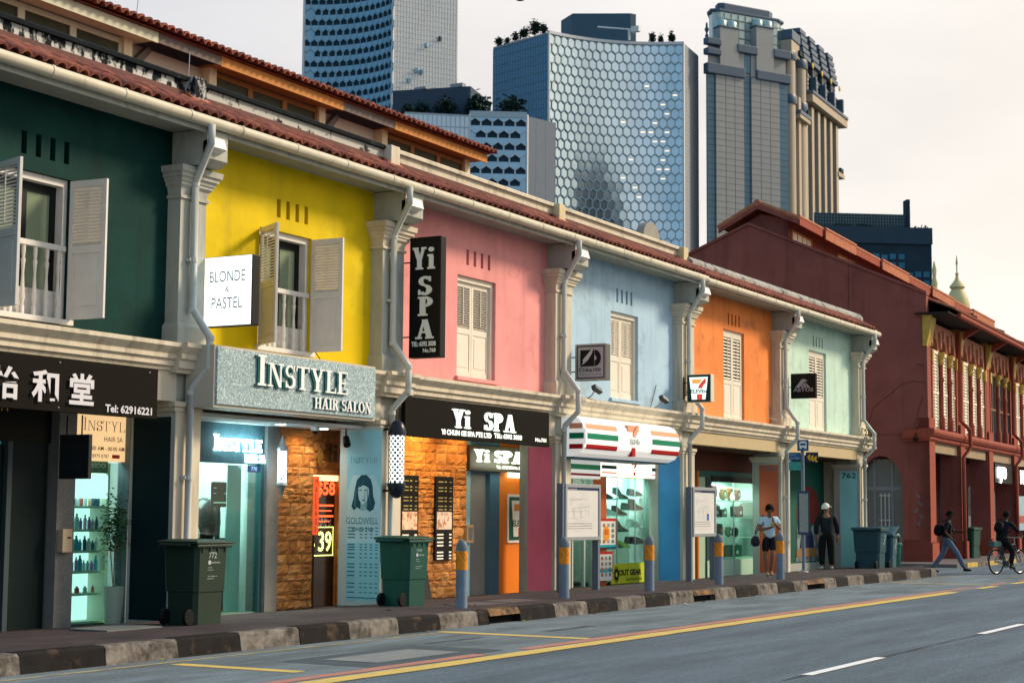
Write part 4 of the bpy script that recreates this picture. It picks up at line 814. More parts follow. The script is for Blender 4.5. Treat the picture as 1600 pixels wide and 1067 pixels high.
# --- blue house: convenience store and shoe shop
h = HS[3]
dispin = mat('display_interior', (0.56, 0.66, 0.62), .7, n=.05)
box('store_glass', 30.0, 32.2, B+.05, B+.08, .06, 2.3, clearg, h); box('store_wall', 30.0, 32.2, 16.9, 17.0, .05, 3.0, mat('store_green', (0.30, 0.45, 0.28), .6, n=.1), h)
for x_ in (31.2, 31.75, 32.1): box('store_mullion', x_, x_+.05, B+.02, B+.1, .06, 2.3, mat('pale_metal', (0.45, 0.52, 0.5), .4), h)
lamp('store_light', 'AREA', (31.2, 16.5, 2.9), 30, (.95, 1, .8), 1.2)
box('orange_pillar', 32.34, 32.72, B-.02, B+.2, .04, 2.9, mat('orange_pillar', (0.42, 0.10, 0.03), .6, n=.08), h)
box('store_header', 30.0, 35.0, B+.12, B+.2, 2.35, 3.08, mat('petrol_blue', (0.02, 0.10, 0.15), .5), h)
def display(x0, x1, y0, y1, z0, z1, hh):
    box('display_back', x0, x1, y1, y1+.05, z0, z1, dispin, hh); box('display_side', x1, x1+.05, y0, y1, z0, z1, dispin, hh); box('display_side', x0-.05, x0, y0, y1, z0, z1, dispin, hh)
    box('display_top', x0, x1, y0, y1, z1, z1+.04, dispin, hh); box('display_base', x0, x1, y0, y1, z0-.04, z0, dispin, hh)
display(32.74, 35.6, B+.1, 16.75, .12, 2.62, h)
box('shop_pane', 32.72, 34.84, B+.02, B+.03, .06, 2.62, clearg, h); box('jamb', 34.84, 35.15, B-.05, B+.1, .04, 2.9, mat('grey_green_jamb', (0.20, 0.27, 0.24), .5), h)
box('pane_joint', 33.28, 33.30, B+.0, B+.02, .06, 2.62, steel, h); box('pane_joint', 34.2, 34.22, B+.0, B+.02, .06, 2.62, steel, h)
lamp('display_light', 'AREA', (34.0, 16.35, 2.6), 80, (.92, 1, .97), 2.2, .4)
shelfm = mat('glass_shelf', (0.62, 0.80, 0.76), .25)
SHZ = []
for x0, x1, z_ in ((32.76, 34.35, 1.89), (32.76, 34.35, 1.53), (32.76, 34.35, 1.17), (33.3, 34.6, .82), (34.4, 35.55, 1.97), (34.4, 35.55, 1.65), (34.4, 35.55, 1.29), (34.4, 35.55, .9)):
    box('shelf', x0, x1, 16.2, 16.5, z_-.02, z_, shelfm, h); SHZ.append((x0, x1, z_))
def shoe_me(hi, m):
    mb = MB(); pr2 = [(-.14, .0), (.14, .0), (.15, .03), (.10, .065), (.03, .10), (-.03, .13 + hi), (-.13, .14 + hi), (-.145, .05)]
    L = len(pr2); ws = [-.035, -.045, .045, .035]
    for w_ in (-.042, .042):
        for x_, z_ in pr2: mb.v.append((x_, w_*(1 if z_ < .05 else .75), z_))
    mb.f = [tuple(range(L))[::-1], tuple(range(L, 2*L))] + [(i_, (i_+1) % L, L+(i_+1) % L, L+i_) for i_ in range(L)]; mb.mi = [0]*len(mb.f)
    return me_of(mb, m, 'shoe', True)
SHOE = [('black high-top', shoe_me(.08, mat('shoe_black', (0.015, 0.015, 0.018), .5))), ('white low', shoe_me(0, mat('shoe_white', (0.65, 0.66, 0.64), .5))), ('dark red', shoe_me(.05, mat('shoe_red', (0.16, 0.03, 0.02), .5))), ('lime yellow', shoe_me(0, mat('shoe_lime', (0.45, 0.5, 0.05), .5))), ('black low', shoe_me(0, _M['shoe_black']))]
SHS = {0: [(32.98, 2), (33.36, 4), (33.64, 1), (34.15, 0)], 1: [(32.9, 4), (33.3, 1), (33.62, 1), (34.1, 2)], 2: [(33.55, 3), (33.85, 4), (34.15, 0)], 3: [(33.5, 4), (33.9, 4), (34.25, 3)], 4: [(34.9, 4)], 5: [(34.6, 4), (34.95, 0)], 6: [(34.85, 1)], 7: [(34.8, 4), (35.1, 4)]}
SHNM = ['top left', 'second left', 'third left', 'lowest left', 'top right', 'second right', 'third right', 'lowest right']
for si, lst in SHS.items():
    for k, (x_, t_) in enumerate(lst):
        o = bpy.data.objects.new('shoe', SHOE[t_][1]); COL.objects.link(o); o.location = (x_, 16.3, SHZ[si][2]+.001); o.rotation_euler = (0, 0, R(-62)+random.uniform(-.3, .3)); o.scale = (1.25, 1.25, 1.15)
        tag(o, '%s shoe, %s on the %s shoe display shelf' % (SHOE[t_][0], ['leftmost', 'second along', 'third along', 'rightmost'][k], SHNM[si]), 'shoe', 'shoes in the display window')
bn = thing('banner', 'yellow green sports gear banner at the foot of the shoe display window', 'banner', (33.6, B, .1))
box('panel', 32.95, 34.62, B-.02, B+.0, .07, .5, mat('lime_banner', (0.50, 0.56, 0.03), .5, n=.05), bn)
sans('OUT GEAR', 1.15, .13, (33.32, B-.022, .24), XP, ZP, .003, blk, bn, .045); sans('MUAY THAI ALL WEAR', .8, .05, (33.7, B-.022, .13), XP, ZP, .003, blk, bn, .01)
fmb = MB()
for k in range(14):
    a = 2*math.pi*k/14; fmb.prism([(.1*math.cos(a), .1*math.sin(a)), (.1*math.cos(a+.35), .1*math.sin(a+.35)), (.16*math.cos(a+.17), .2*math.sin(a+.17))], 'z', .003, .006)
for p_ in arc(0, 0, .115, .115, .06, 0, 360): fmb.prism(p_, 'z', .003, .0065)
obj('emblem', fmb.xf(frame_mat((33.2, B-.022, .27), XP, ZP)), blk, bn)
def storeposter(x0, x1, z0, z1, lab, top):
    p_ = thing('price_poster', lab, 'poster', (x0, B-.1, z0), 'offer posters on the orange pillar')
    w, hh = x1-x0, z1-z0
    box('sheet', x0, x1, B-.12, B-.1, z0, z1, mat('poster_white', (0.66, 0.68, 0.64), .5), p_)
    tinylines('red_band', [(0, hh*.9, w, hh), (0, 0, w*.03, hh*.9), (w*.97, 0, w, hh*.9)], (x0, B-.12, z0), XP, ZP, .002, mat('poster_red', (0.45, 0.03, 0.02), .5), p_)
    tinylines('lower_band', [(0, -.002, w, hh*.09)] if top else [(w*.03, hh*.28, w*.97, hh*.40)], (x0, B-.12, z0), XP, ZP, .0025, mat('poster_teal', (0.02, 0.30, 0.38), .5), p_)
    pics = [[], [], []]
    for r_ in range(4):
        for c_ in range(4):
            if top and r_ in (1, 2) and c_ in (1, 2): continue
            x_, z_ = w*(.1+c_*.22), hh*(.14+r_*.185); pics[(r_*3+c_) % 3].append((x_, z_, x_+w*.13, z_+hh*.12))
    for q, cc_ in enumerate([(0.12, 0.2, 0.15), (0.4, 0.15, 0.05), (0.25, 0.3, 0.35)]): tinylines('picture', pics[q], (x0, B-.12, z0), XP, ZP, .003, mat('pic_%d' % q, cc_, .6), p_)
    if top:
        cm_ = MB(); cm_.prism([(.16*math.cos(a_*.314), .16*math.sin(a_*.314)) for a_ in range(20)], 'z', .002, .006); obj('price_disc', cm_.xf(frame_mat((x0+w*.5, B-.12, z0+hh*.47), XP, ZP)), mat('disc_orange', (0.7, 0.3, 0.04), .5), p_)
        sans('$2', .2, .12, (x0+w*.5-.1, B-.127, z0+hh*.42), XP, ZP, .001, mat('disc_red', (0.5, 0.03, 0.02), .5), p_, .03)
storeposter(32.02, 32.98, .86, 1.47, 'offer poster with an orange price disc on the orange pillar', True)
storeposter(31.98, 32.82, .17, .78, 'offer poster with a blue band below the orange disc poster', False)
# striped signs
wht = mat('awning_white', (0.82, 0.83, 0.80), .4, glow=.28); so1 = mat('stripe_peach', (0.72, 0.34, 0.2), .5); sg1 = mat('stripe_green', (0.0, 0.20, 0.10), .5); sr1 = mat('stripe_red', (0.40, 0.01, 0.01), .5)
aw = thing('striped_awning', 'white bulging shop awning with orange green and red stripes', 'awning', (30.6, 14.5, 3.0))
prof = [(14.8, 3.4), (14.55, 3.39), (14.42, 3.34), (14.33, 3.22), (14.29, 3.05), (14.29, 2.92), (14.32, 2.8), (14.40, 2.69), (14.55, 2.63), (14.8, 2.63)]
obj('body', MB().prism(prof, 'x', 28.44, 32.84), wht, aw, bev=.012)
def fy(z):
    for k in range(1, len(prof)-2):
        (ya, za), (yb, zb_) = prof[k], prof[k+1]
        if zb_ <= z <= za: return ya+(yb-ya)*(za-z)/(za-zb_)
    return 14.4
def band(x0, x1, za, zb_, m, par, nm='stripe', e=.006):
    zz = sorted({za, zb_} | {q[1] for q in prof if za < q[1] < zb_}); mb = MB()
    vs = [(x0, fy(z)-e, z) for z in zz] + [(x1, fy(z)-e, z) for z in zz]; n_ = len(zz)
    return obj(nm, mb.add(vs, [(k, n_+k, n_+k+1, k+1) for k in range(n_-1)]), m, par)
for x0, x1 in ((28.52, 29.86), (31.45, 32.84)): band(x0, x1, 3.15, 3.25, so1, aw); band(x0, x1, 2.96, 3.07, sg1, aw); band(x0, x1, 2.77, 2.86, sr1, aw)
for za, zb_, m_ in ((3.15, 3.25, so1), (2.96, 3.07, sg1), (2.77, 2.86, sr1)):
    obj('end_stripe', MB().add([(28.425, fy((za+zb_)/2)+.02, za), (28.425, 14.62, za), (28.425, 14.62, zb_), (28.425, fy((za+zb_)/2)+.02, zb_)], [(0, 1, 2, 3)]), m_, aw)
obj('end_rim', MB().box(28.4, 28.44, 14.26, 14.3, 2.85, 3.15), wht, aw)
b7 = lambda pts, m_: obj('numeral', MB().prism(pts, 'y', min(fy(z_) for x_, z_ in pts)-.012, max(fy(z_) for x_, z_ in pts)), m_, aw)
b7([(30.33, 3.17), (30.55, 3.17), (30.72, 3.30), (30.33, 3.30)], mat('seven_peach', (0.75, 0.35, 0.22), .5)); b7([(30.52, 3.07), (30.66, 3.07), (30.70, 3.13), (30.80, 3.2), (30.80, 3.31), (30.70, 3.27), (30.58, 3.17)], _M['seven_peach']); b7([(30.52, 2.69), (30.66, 2.69), (30.66, 2.86), (30.52, 2.86)], sr1)
sans('ELEVEn', .46, .10, (30.38, 14.275, 2.93), XP, ZP, .002, mat('seven_green', (0.0, 0.07, 0.045), .5), aw, .015)
obj('underside', MB().box(28.5, 32.8, 14.56, 15.2, 2.6, 2.628), mat('petrol_blue', (0.02, 0.10, 0.15), .5), aw)
lb = thing('light_box_sign', 'glowing striped convenience light box hanging above the shoe display', 'sign', (32.9, 15.5, 2.5))
box('case', 31.52, 34.3, 15.46, 15.58, 2.33, 2.74, mat('lb_white', (1, 1, .93), emit=.72), lb, bev=.01)
for x0, x1 in ((31.52, 32.22), (34.0, 34.3)):
    for z0, z1, m_ in ((2.63, 2.66, mat('lb_orange', (0.9, 0.45, 0.1), emit=.9)), (2.49, 2.56, mat('lb_green', (0.0, 0.06, 0.02), .6)), (2.395, 2.425, mat('lb_red', (0.8, 0.15, 0.05), emit=.9))): obj('stripe', MB().box(x0, x1, 15.452, 15.458, z0, z1), m_, lb)
obj('case_edge', MB().box(31.5, 34.32, 15.47, 15.57, 2.745, 2.76).box(31.5, 34.32, 15.47, 15.57, 2.315, 2.328), mat('lb_edge', (0.6, 0.4, 0.1), .5), lb)
seven((32.86, 15.458, 2.35), XP, ZP, .42, .36, lb, frame=False)
obj('hanger', MB().box(32.0, 32.02, 15.5, 15.52, 2.76, 3.08).box(33.9, 33.92, 15.5, 15.52, 2.76, 3.08), blk, lb)
ls = thing('striped_side_sign', 'lower striped sign block below the left end of the bulging awning', 'sign', (29.5, 15.0, 2.4))
box('body', 29.05, 30.52, 14.98, 15.1, 2.24, 2.72, wht, ls, bev=.03)
for z0, z1, m_ in ((2.61, 2.67, mat('stripe_orange2', (0.7, 0.22, 0.05), .5)), (2.42, 2.52, mat('stripe_green2', (0.03, 0.42, 0.2), .5)), (2.30, 2.345, sr1)): obj('stripe', MB().box(29.05, 30.47, 14.972, 14.98, z0, z1), m_, ls)

# --- orange house: gear shop
h = HS[4]
box('lintel_wall', 36.4, 42.0, B+.0, B+.12, 2.62, 3.08, mat('dark_red_brown', (0.09, 0.025, 0.015), .7), h)
box('teal_header', 37.6, 42.0, B+.03, B+.14, 2.46, 2.62, mat('teal_header', (0.02, 0.09, 0.085), .5), h)
box('side_door', 37.3, 38.3, B+.05, B+.1, .05, 2.6, mat('pale_green_door', (0.33, 0.46, 0.33), .6, n=.06), h); box('door_edge', 37.66, 37.74, B-.02, B+.05, .05, 2.6, mat('orange_edge', (0.5, 0.15, 0.04), .6), h)
box('teal_frame', 38.3, 38.62, B+.02, B+.12, .05, 2.46, mat('teal_dark_frame', (0.02, 0.06, 0.06), .5), h)
display(38.64, 41.9, B+.1, 16.75, .50, 2.42, h)
box('black_blind', 38.62, 41.9, B+.0, B+.1, 2.36, 2.5, blk, h)
box('shop_pane', 38.62, 41.9, B+.02, B+.03, .45, 2.36, clearg, h); box('base_panel', 38.3, 41.9, B+.0, B+.1, .06, .46, mat('mint_panel', (0.33, 0.52, 0.42), .6, n=.05), h)
box('pane_joint', 40.0, 40.02, B-.01, B+.02, .1, 2.36, steel, h)
lamp('display_light', 'AREA', (40.2, 16.35, 2.38), 70, (.95, 1, .95), 2.4, .4)
SH2 = [1.92, 1.50, 1.0]
for z_ in SH2: box('shelf', 38.68, 41.85, 16.15, 16.5, z_-.025, z_, shelfm, h)
def disc_bag(x_, z_, r_, lab, c, hub=(0.6, 0.6, 0.55)):
    t_ = thing('padded_bag', lab, 'bag', (x_, 16.3, z_), 'rounded bags and pads in the gear window')
    obj('body', MB().lathe([(r_*.25, -.07), (r_*.8, -.06), (r_, -.02), (r_, .02), (r_*.8, .06), (r_*.25, .07)], (0, 0, 0), 20).xf(Matrix.Translation((x_, 16.3, z_+r_)) @ Matrix.Rotation(R(90), 4, 'X')), mat('bag_%02d%02d' % (int(c[0]*99), int(c[1]*99)), c, .5, n=.2, ns=8), t_, smooth=True)
    obj('emblem', MB().lathe([(r_*.38, 0), (r_*.38, .012)], (0, 0, 0), 16).xf(Matrix.Translation((x_, 16.24, z_+r_)) @ Matrix.Rotation(R(90), 4, 'X')), mat('emblem_%02d%02d' % (int(hub[0]*99), int(hub[1]*99)), hub, .5), t_)
    for s_ in (-1, 1): obj('corner', MB().lathe([(.02, 0), (r_*.3, .02), (r_*.26, r_*.35), (.02, r_*.4)], (x_+s_*r_*.62, 16.3, z_+r_*1.55), 8), _M['bag_%02d%02d' % (int(c[0]*99), int(c[1]*99))], t_, smooth=True)
disc_bag(39.5, 1.92, .19, 'large rounded dark red bag at the left end of the top shelf', (0.09, 0.03, 0.02)); disc_bag(40.15, 1.92, .15, 'smaller rounded brown bag in the middle of the top shelf', (0.12, 0.05, 0.02)); disc_bag(40.6, 1.92, .17, 'orange brown rounded bag right of the middle of the top shelf', (0.22, 0.07, 0.02)); disc_bag(41.1, 1.92, .15, 'dark brown rounded bag at the right end of the top shelf', (0.10, 0.035, 0.02))
disc_bag(39.9, 1.0, .17, 'black disc with a glowing orange hub on the lowest shelf', (0.02, 0.02, 0.02), (0.85, 0.14, 0.03)); disc_bag(40.5, 1.0, .13, 'dark green disc with a pale hub on the lowest shelf', (0.02, 0.06, 0.05), (0.4, 0.55, 0.5)); disc_bag(40.95, 1.0, .12, 'plain dark round pad on the lowest shelf', (0.03, 0.05, 0.05), (0.05, 0.08, 0.08))
disc_bag(39.2, 1.0, .13, 'small red and black round pad at the left end of the lowest shelf', (0.03, 0.02, 0.02), (0.6, 0.05, 0.03))
def gearbox(x0, x1, z0, z1, lab, c):
    t_ = thing('gear_case', lab, 'case', ((x0+x1)/2, 16.3, z0), 'dark cases on the gear shelves')
    k = 'case_%02d%02d' % (int(c[0]*99), int(c[1]*99))
    box('body', x0, x1, 16.2, 16.42, z0+.001, z1, mat(k, c, .5, n=.2, ns=6), t_, bev=.03); obj('handle', MB().tube([((x0+x1)/2-.06, 16.2, z1-.01), ((x0+x1)/2-.05, 16.2, z1+.03), ((x0+x1)/2+.05, 16.2, z1+.03), ((x0+x1)/2+.06, 16.2, z1-.01)], .01, 5), blk, t_)
    box('label_patch', (x0+x1)/2-.05, (x0+x1)/2+.05, 16.19, 16.2, z0+.08, z0+.15, offw, t_)
gearbox(39.3, 39.75, 1.5, 1.78, 'wide dark teal case at the left of the middle shelf', (0.03, 0.06, 0.06)); gearbox(39.9, 40.2, 1.5, 1.7, 'small black case in the middle of the middle shelf', (0.02, 0.03, 0.03)); gearbox(40.9, 41.3, 1.5, 1.78, 'black case at the right of the middle shelf', (0.015, 0.03, 0.03)); gearbox(39.6, 40.1, .502, .78, 'dark case on the display floor at the left', (0.03, 0.05, 0.05)); gearbox(40.5, 41.2, .502, .80, 'long dark green case on the display floor at the right', (0.03, 0.10, 0.08))
hb = tag(obj('hanging_bulb', MB().lathe([(.01, .12), (.04, .08), (.055, .02), (.045, -.04), (.01, -.06)], (40.05, 16.0, 1.98), 12), mat('bulb_warm', (1, .95, .6), emit=4), None, smooth=True), 'lit pear-shaped bulb hanging in the gear window', 'lamp')
# --- mint house: mural
h = HS[5]
box('mural_wall', 42.0, 46.9, B+.0, B+.12, .26, 3.08, mat('dark_green_mural', (0.012, 0.09, 0.065), .7, n=.12, ns=1.5), h); box('mural_base', 42.0, 46.9, B-.02, B+.12, .05, .26, mat('pale_base', (0.35, 0.38, 0.35), .7), h)
mu = thing('mural', 'painted mural of a dark red disc above a seated figure on the green wall', 'mural', (45.4, B, 1.2))
obj('red_disc', MB().prism([(45.55+.98*math.cos(R(a)), 1.58+.78*math.sin(R(a))) for a in range(-20, 201, 10)], 'y', B-.008, B-.002), mat('mural_red', (0.14, 0.025, 0.022), .7, n=.2, ns=4), mu)
obj('pale_shapes', MB().prism([(44.5, .3), (46.85, .3), (46.85, 1.25), (46.5, 1.35), (46.2, 1.2), (45.9, 1.3), (45.5, 1.1), (45.2, 1.3), (44.9, 1.2), (44.6, 1.28)], 'y', B-.012, B-.009), mat('mural_grey', (0.22, 0.27, 0.28), .7, dirt=(0.04, 0.07, 0.07), ds=3, dt_=(.45, .6)), mu)
obj('figure', MB().prism([(44.75, .6), (46.0, .6), (45.85, 1.0), (45.6, 1.25), (45.1, 1.25), (44.9, 1.0)], 'y', B-.016, B-.013), mat('mural_navy', (0.01, 0.02, 0.06), .7), mu)
obj('figure_legs', MB().prism([(44.55, .42), (46.15, .42), (46.2, .58), (45.9, .66), (44.8, .66), (44.5, .56)], 'y', B-.02, B-.017), mat('mural_skin', (0.25, 0.14, 0.05), .7), mu)
for i_, x_, s_ in ((4, 40.3, '764'), (5, 46.63, '762')):
    pass
sans('764', .36, .16, (40.285, F+.51, 2.62), YM, ZP, .004, mat('digit_grey', (0.20, 0.17, 0.17), .5), HS[4], .02, name='house_number'); sans('762', .42, .16, (46.618, F+.53, 2.6), YM, ZP, .004, mat('digit_teal', (0.05, 0.13, 0.14), .5), HS[5], .02, name='house_number')

# ---------------------------------------------------------------- signs on the facades
s = thing('shop_board', 'black shop board with large grey Chinese characters on the green shophouse', 'sign', (15, 14.66, 3.0))
box('board', 10.5, 16.86, 14.62, 14.7, 2.73, 3.37, blkboard, s, bev=.004)
chm = mat('char_grey', (0.60, 0.60, 0.64), .45)
for ch, x0, x1 in (('怡', 13.98, 14.44), ('和', 14.62, 15.06), ('堂', 15.24, 15.66)):
    v, f = text_mesh(ch, .028)
    xa = min(p[0] for p in v); xb = max(p[0] for p in v); ya = min(p[1] for p in v); yb = max(p[1] for p in v)
    for dd, mm, off in ((.0, mat('char_shadow', (0.01, 0.01, 0.01), .5), -.02), (.03, chm, 0)):
        fm = frame_mat((x0+off, 14.62, 2.83+off*.5), XP, ZP); obj('character' if dd else 'character_shadow', MB().add([tuple(fm @ Vector(((p[0]-xa)/(xb-xa)*(x1-x0), (p[1]-ya)/(yb-ya)*.38, .002+dd))) for p in v], f), mm, s)  # flat dark offset copy painted as each character's shadow
sans('Tel: 62916221', .86, .10, (15.89, 14.62, 2.77), XP, ZP, .01, chm, s, .03)
s = thing('shop_board', 'silver glitter hair salon board with white raised serif letters', 'sign', (19.6, 14.4, 3.3))
gl = mat('glitter', (0.30, 0.42, 0.44), .35, .3, n=.3, ns=14, fine=1.2, b=1.0, bs=160, dirt=(0.85, 0.97, 0.97), ds=34, dt_=(.50, .62), glow=.06)  # sparkle put into the colour: pale flecks and a slight self-glow
box('board', 17.66, 21.4, 14.3, 14.36, 2.97, 3.72, gl, s)
obj('case', MB().box(17.62, 21.44, 14.33, 14.8, 3.724, 3.75).box(17.62, 21.44, 14.33, 14.8, 2.93, 2.966).box(17.62, 17.656, 14.33, 14.8, 2.967, 3.723).box(21.405, 21.44, 14.33, 14.8, 2.967, 3.723), mat('case_beige', (0.5, 0.46, 0.38), .5), s)
obj('rear_cover', MB().box(17.66, 21.4, 14.365, 14.78, 2.97, 3.0), greyp, s)
shd = mat('letter_teal_edge', (0.01, 0.13, 0.12), .4)
serif('INSTYLE', 2.14, .42, (18.44, 14.3, 3.255), XP, ZP, .03, shd, s, S=.17, T=.07, caps='I', gap=.06, name='letter_edge')
serif('INSTYLE', 2.14, .42, (18.47, 14.268, 3.27), XP, ZP, .012, mat('sign_letter_white', (0.86, 0.87, 0.84), .45), s, S=.17, T=.07, caps='I', gap=.06)
serif('HAIR SALON', 1.44, .16, (19.80, 14.3, 3.025), XP, ZP, .02, shd, s, S=.19, T=.08, gap=.05, joined=True, name='letter_edge')
serif('HAIR SALON', 1.44, .16, (19.81, 14.278, 3.03), XP, ZP, .01, _M['sign_letter_white'], s, S=.19, T=.08, gap=.05, name='letter')
s = thing('shop_board', 'wide black spa board with cream slab letters on the pink shophouse', 'sign', (25.2, 14.66, 3.1))
box('board', 22.74, 27.62, 14.62, 14.7, 2.77, 3.4, blkboard, s, bev=.004)
serif('Yi', .57, .31, (24.16, 14.62, 2.97), XP, ZP, .04, litw, s, S=.19, T=.08, sl=.08, gap=.06)
serif('SPA', 1.08, .31, (25.22, 14.62, 2.97), XP, ZP, .04, litw, s, S=.18, T=.07, sl=.08, gap=.14)
sans('YI CHUN GE SPA PTE LTD', 1.66, .09, (23.81, 14.62, 2.84), XP, ZP, .015, litw, s, .05); sans('TEL: 6392 3038', 1.0, .09, (25.56, 14.62, 2.85), XP, ZP, .015, litw, s, .05); sans('No.761', .42, .07, (27.06, 14.62, 2.85), XP, ZP, .015, litw, s, .04)
# projecting blade signs (faces look along the street to the left)
def blade(lab, x, y0, y1, z0, z1, t, face, edge, brk, wally=14.95, fb=0.0):
    s = thing('projecting_sign', lab, 'sign', (x, y1, (z0+z1)/2), 'signs projecting over the pavement')
    box('case', x, x+t, y0, y1, z0, z1, edge, s, bev=.012)
    plate('face', y1-y0-.02, z1-z0-.02, (x, y1-.01, z0+.01), YM, ZP, .006, face, s)
    for z_ in brk:
        obj('bracket', MB().tube([(x+t/2, y1, z_), (x+t/2, wally, z_)], .012, 6), blk, s); 
    obj('bracket_plate', MB().box(x+t/2-.03, x+t/2+.03, wally-.01, wally+.03, brk[0]-.12, brk[-1]+.12), blk, s)
    return s
bp = blade('glowing white square projecting sign beside the yellow shophouse pilaster', 17.95, 13.99, 14.80, 4.03, 4.98, .17, mat('blade_lit', (0.93, 1.0, 0.99), emit=.85), blk, [4.25, 4.78], 14.95)
gk = mat('thin_grey', (0.12, 0.14, 0.14), .6)
for t_, w_, h_, z_ in (('BLONDE', .60, .15, 4.63), ('&', .07, .08, 4.49), ('PASTEL', .52, .15, 4.27)): sans(t_, w_, h_, (17.944, 14.40+w_/2, z_), YM, ZP, .003, gk, bp, -.004)
tinylines('rule', [(0, 0, .17, .006), (.45, 0, .62, .006)], (17.944, 14.71, 4.17), YM, ZP, .003, gk, bp); sans('HAIR SALON', .22, .03, (17.944, 14.5, 4.155), YM, ZP, .003, mat('faint_grey', (0.4, 0.42, 0.42), .6), bp)
ys_ = blade('tall black vertical Yi SPA projecting sign beside the pink shophouse pilaster', 22.95, 14.12, 14.71, 4.02, 5.97, .17, blk, blk, [4.37, 5.58], 14.92)
serif('Yi', .42, .36, (22.944, 14.64, 5.44), YM, ZP, .02, offw, ys_, S=.26, T=.11, sl=.09)
for ch, z_, w_ in (('S', 5.02, .26), ('P', 4.69, .26), ('A', 4.32, .34)): serif(ch, w_, .31, (22.944, 14.40+w_/2, z_), YM, ZP, .02, offw, ys_, S=.26, T=.10, sl=.10)
sans('TEL: 6392 3038', .46, .085, (22.944, 14.65, 4.2), YM, ZP, .006, offw, ys_, .05); sans('No.768', .24, .07, (22.944, 14.43, 4.1), YM, ZP, .006, offw, ys_, .04)
cs = blade('grey square projecting sign with a black quill emblem on the blue shophouse', 29.0, 14.14, 14.80, 4.09, 4.79, .2, mat('curated_grey', (0.42, 0.39, 0.40), .5), mat('bronze_edge', (0.10, 0.10, 0.08), .4, .5), [4.27, 4.55], 14.96)
F0 = (28.994, 14.78, 4.10); YZ = lambda pts: [(a*.64, b*.68) for a, b in pts]
for r_ in ((.04, .04, .96, .07), (.04, .93, .96, .96), (.04, .07, .07, .93), (.93, .07, .96, .93)): poly('border', YZ([(r_[0], r_[1]), (r_[2], r_[1]), (r_[2], r_[3]), (r_[0], r_[3])]), F0, YM, ZP, 0, .006, blk, cs)
poly('emblem', YZ([(.16, .38), (.62, .38), (.62, .84), (.16, .84)]), F0, YM, ZP, 0, .007, blk, cs)
poly('emblem', YZ([(.64, .38)] + [(.64+.2*math.cos(R(a_)), .61+.23*math.sin(R(a_))) for a_ in range(-90, 91, 15)] + [(.64, .84)]), F0, YM, ZP, 0, .007, blk, cs)
poly('quill', YZ([(.2, .42), (.26, .5), (.24, .56), (.44, .76), (.6, .9), (.55, .74), (.42, .56), (.3, .47)]), F0, YM, ZP, .006, .005, mat('quill_pale', (0.5, 0.47, 0.47), .5), cs); poly('quill', YZ([(.64, .55)] + [(.64+.06*math.cos(R(a_)), .61+.07*math.sin(R(a_))) for a_ in range(-90, 91, 30)]), F0, YM, ZP, .006, .006, _M['quill_pale'], cs)
serif('CURATED', .46, .075, (28.994, 14.70, 4.26), YM, ZP, .007, mat('ink2', (0.03, 0.03, 0.03), .5), cs, S=.13, T=.06, caps='C', joined=True, name='lettering'); sans('R E C O R D S', .46, .025, (28.994, 14.70, 4.19), YM, ZP, .007, _M['ink2'], cs)
s7 = blade('square convenience store projecting sign between the blue and orange shophouses', 34.13, 14.12, 14.68, 3.98, 4.585, .19, mat('seven_dark', (0.0, 0.035, 0.03), .4), mat('cream_edge', (0.62, 0.60, 0.48), .5), [4.15, 4.42], 14.8)
seven((34.124, 14.665, 3.99), YM, ZP, .53, .58, s7, .007, lit=1)
ae = blade('black square projecting sign with a grey winged emblem on the mint shophouse', 41.0, 14.13, 14.79, 4.49, 5.12, .12, blk, blk, [4.78], 14.95)
gA = mat('emblem_grey', (0.34, 0.33, 0.37), .5); F1 = (40.994, 14.78, 4.5); YA = lambda pts: [(a*.64, b*.61) for a, b in pts]
poly('emblem', YA([(.17, .42), (.34, .42), (.55, .66), (.64, .70), (.67, .66), (.66, .72), (.58, .78), (.46, .78)]), F1, YM, ZP, 0, .008, gA, ae)
poly('emblem', YA([(.56, .64), (.62, .62), (.80, .42), (.70, .42)]), F1, YM, ZP, 0, .008, gA, ae); poly('emblem', YA([(.48, .56), (.56, .6), (.66, .42), (.58, .42)]), F1, YM, ZP, 0, .009, gA, ae); poly('emblem', YA([(.42, .5), (.48, .53), (.54, .42), (.46, .42)]), F1, YM, ZP, 0, .010, gA, ae)
sans('AETOS', .53, .085, (40.994, 14.72, 4.66), YM, ZP, .008, gA, ae, .02)
# tall poster on the column left of the spa
tp = thing('tall_poster', 'tall pale blue hair price poster on the column beside the spa doorway', 'poster', (22.3, 15.4, .15))
xq = 22.285; pb = mat('poster_blue', (0.28, 0.62, 0.74), .35, n=.12, ns=1.5)
plate('frame', .79, 2.78, (xq, 15.535, .11), YM, ZP, .01, mat('pale_frame', (0.45, 0.58, 0.60), .5), tp); plate('sheet', .64, 2.64, (xq-.011, 15.39, .19), YM, ZP, .004, pb, tp)
poly('portrait_fade', [(0, .9), (.62, .9), (.62, 1.75), (.5, 1.95), (.1, 1.95), (0, 1.7)], (xq-.011, 15.38, .19), YM, ZP, .004, .001, mat('poster_pale', (0.42, 0.68, 0.76), .4, n=.1, ns=2), tp)
hm_ = mat('print_hair', (0.015, 0.08, 0.12), .5, n=.3, ns=12); PO = (xq-.016, 15.38, .19)
skp = mat('print_face', (0.50, 0.72, 0.76), .5); shp = mat('print_shade', (0.22, 0.45, 0.52), .5)
poly('portrait_shoulders', [(.0, 1.34), (.06, 1.42), (.22, 1.5), (.30, 1.46), (.38, 1.5), (.55, 1.42), (.61, 1.34), (.58, 1.12), (.04, 1.12)], PO, YM, ZP, .0005, .0005, mat('print_blouse', (0.42, 0.66, 0.72), .5), tp)
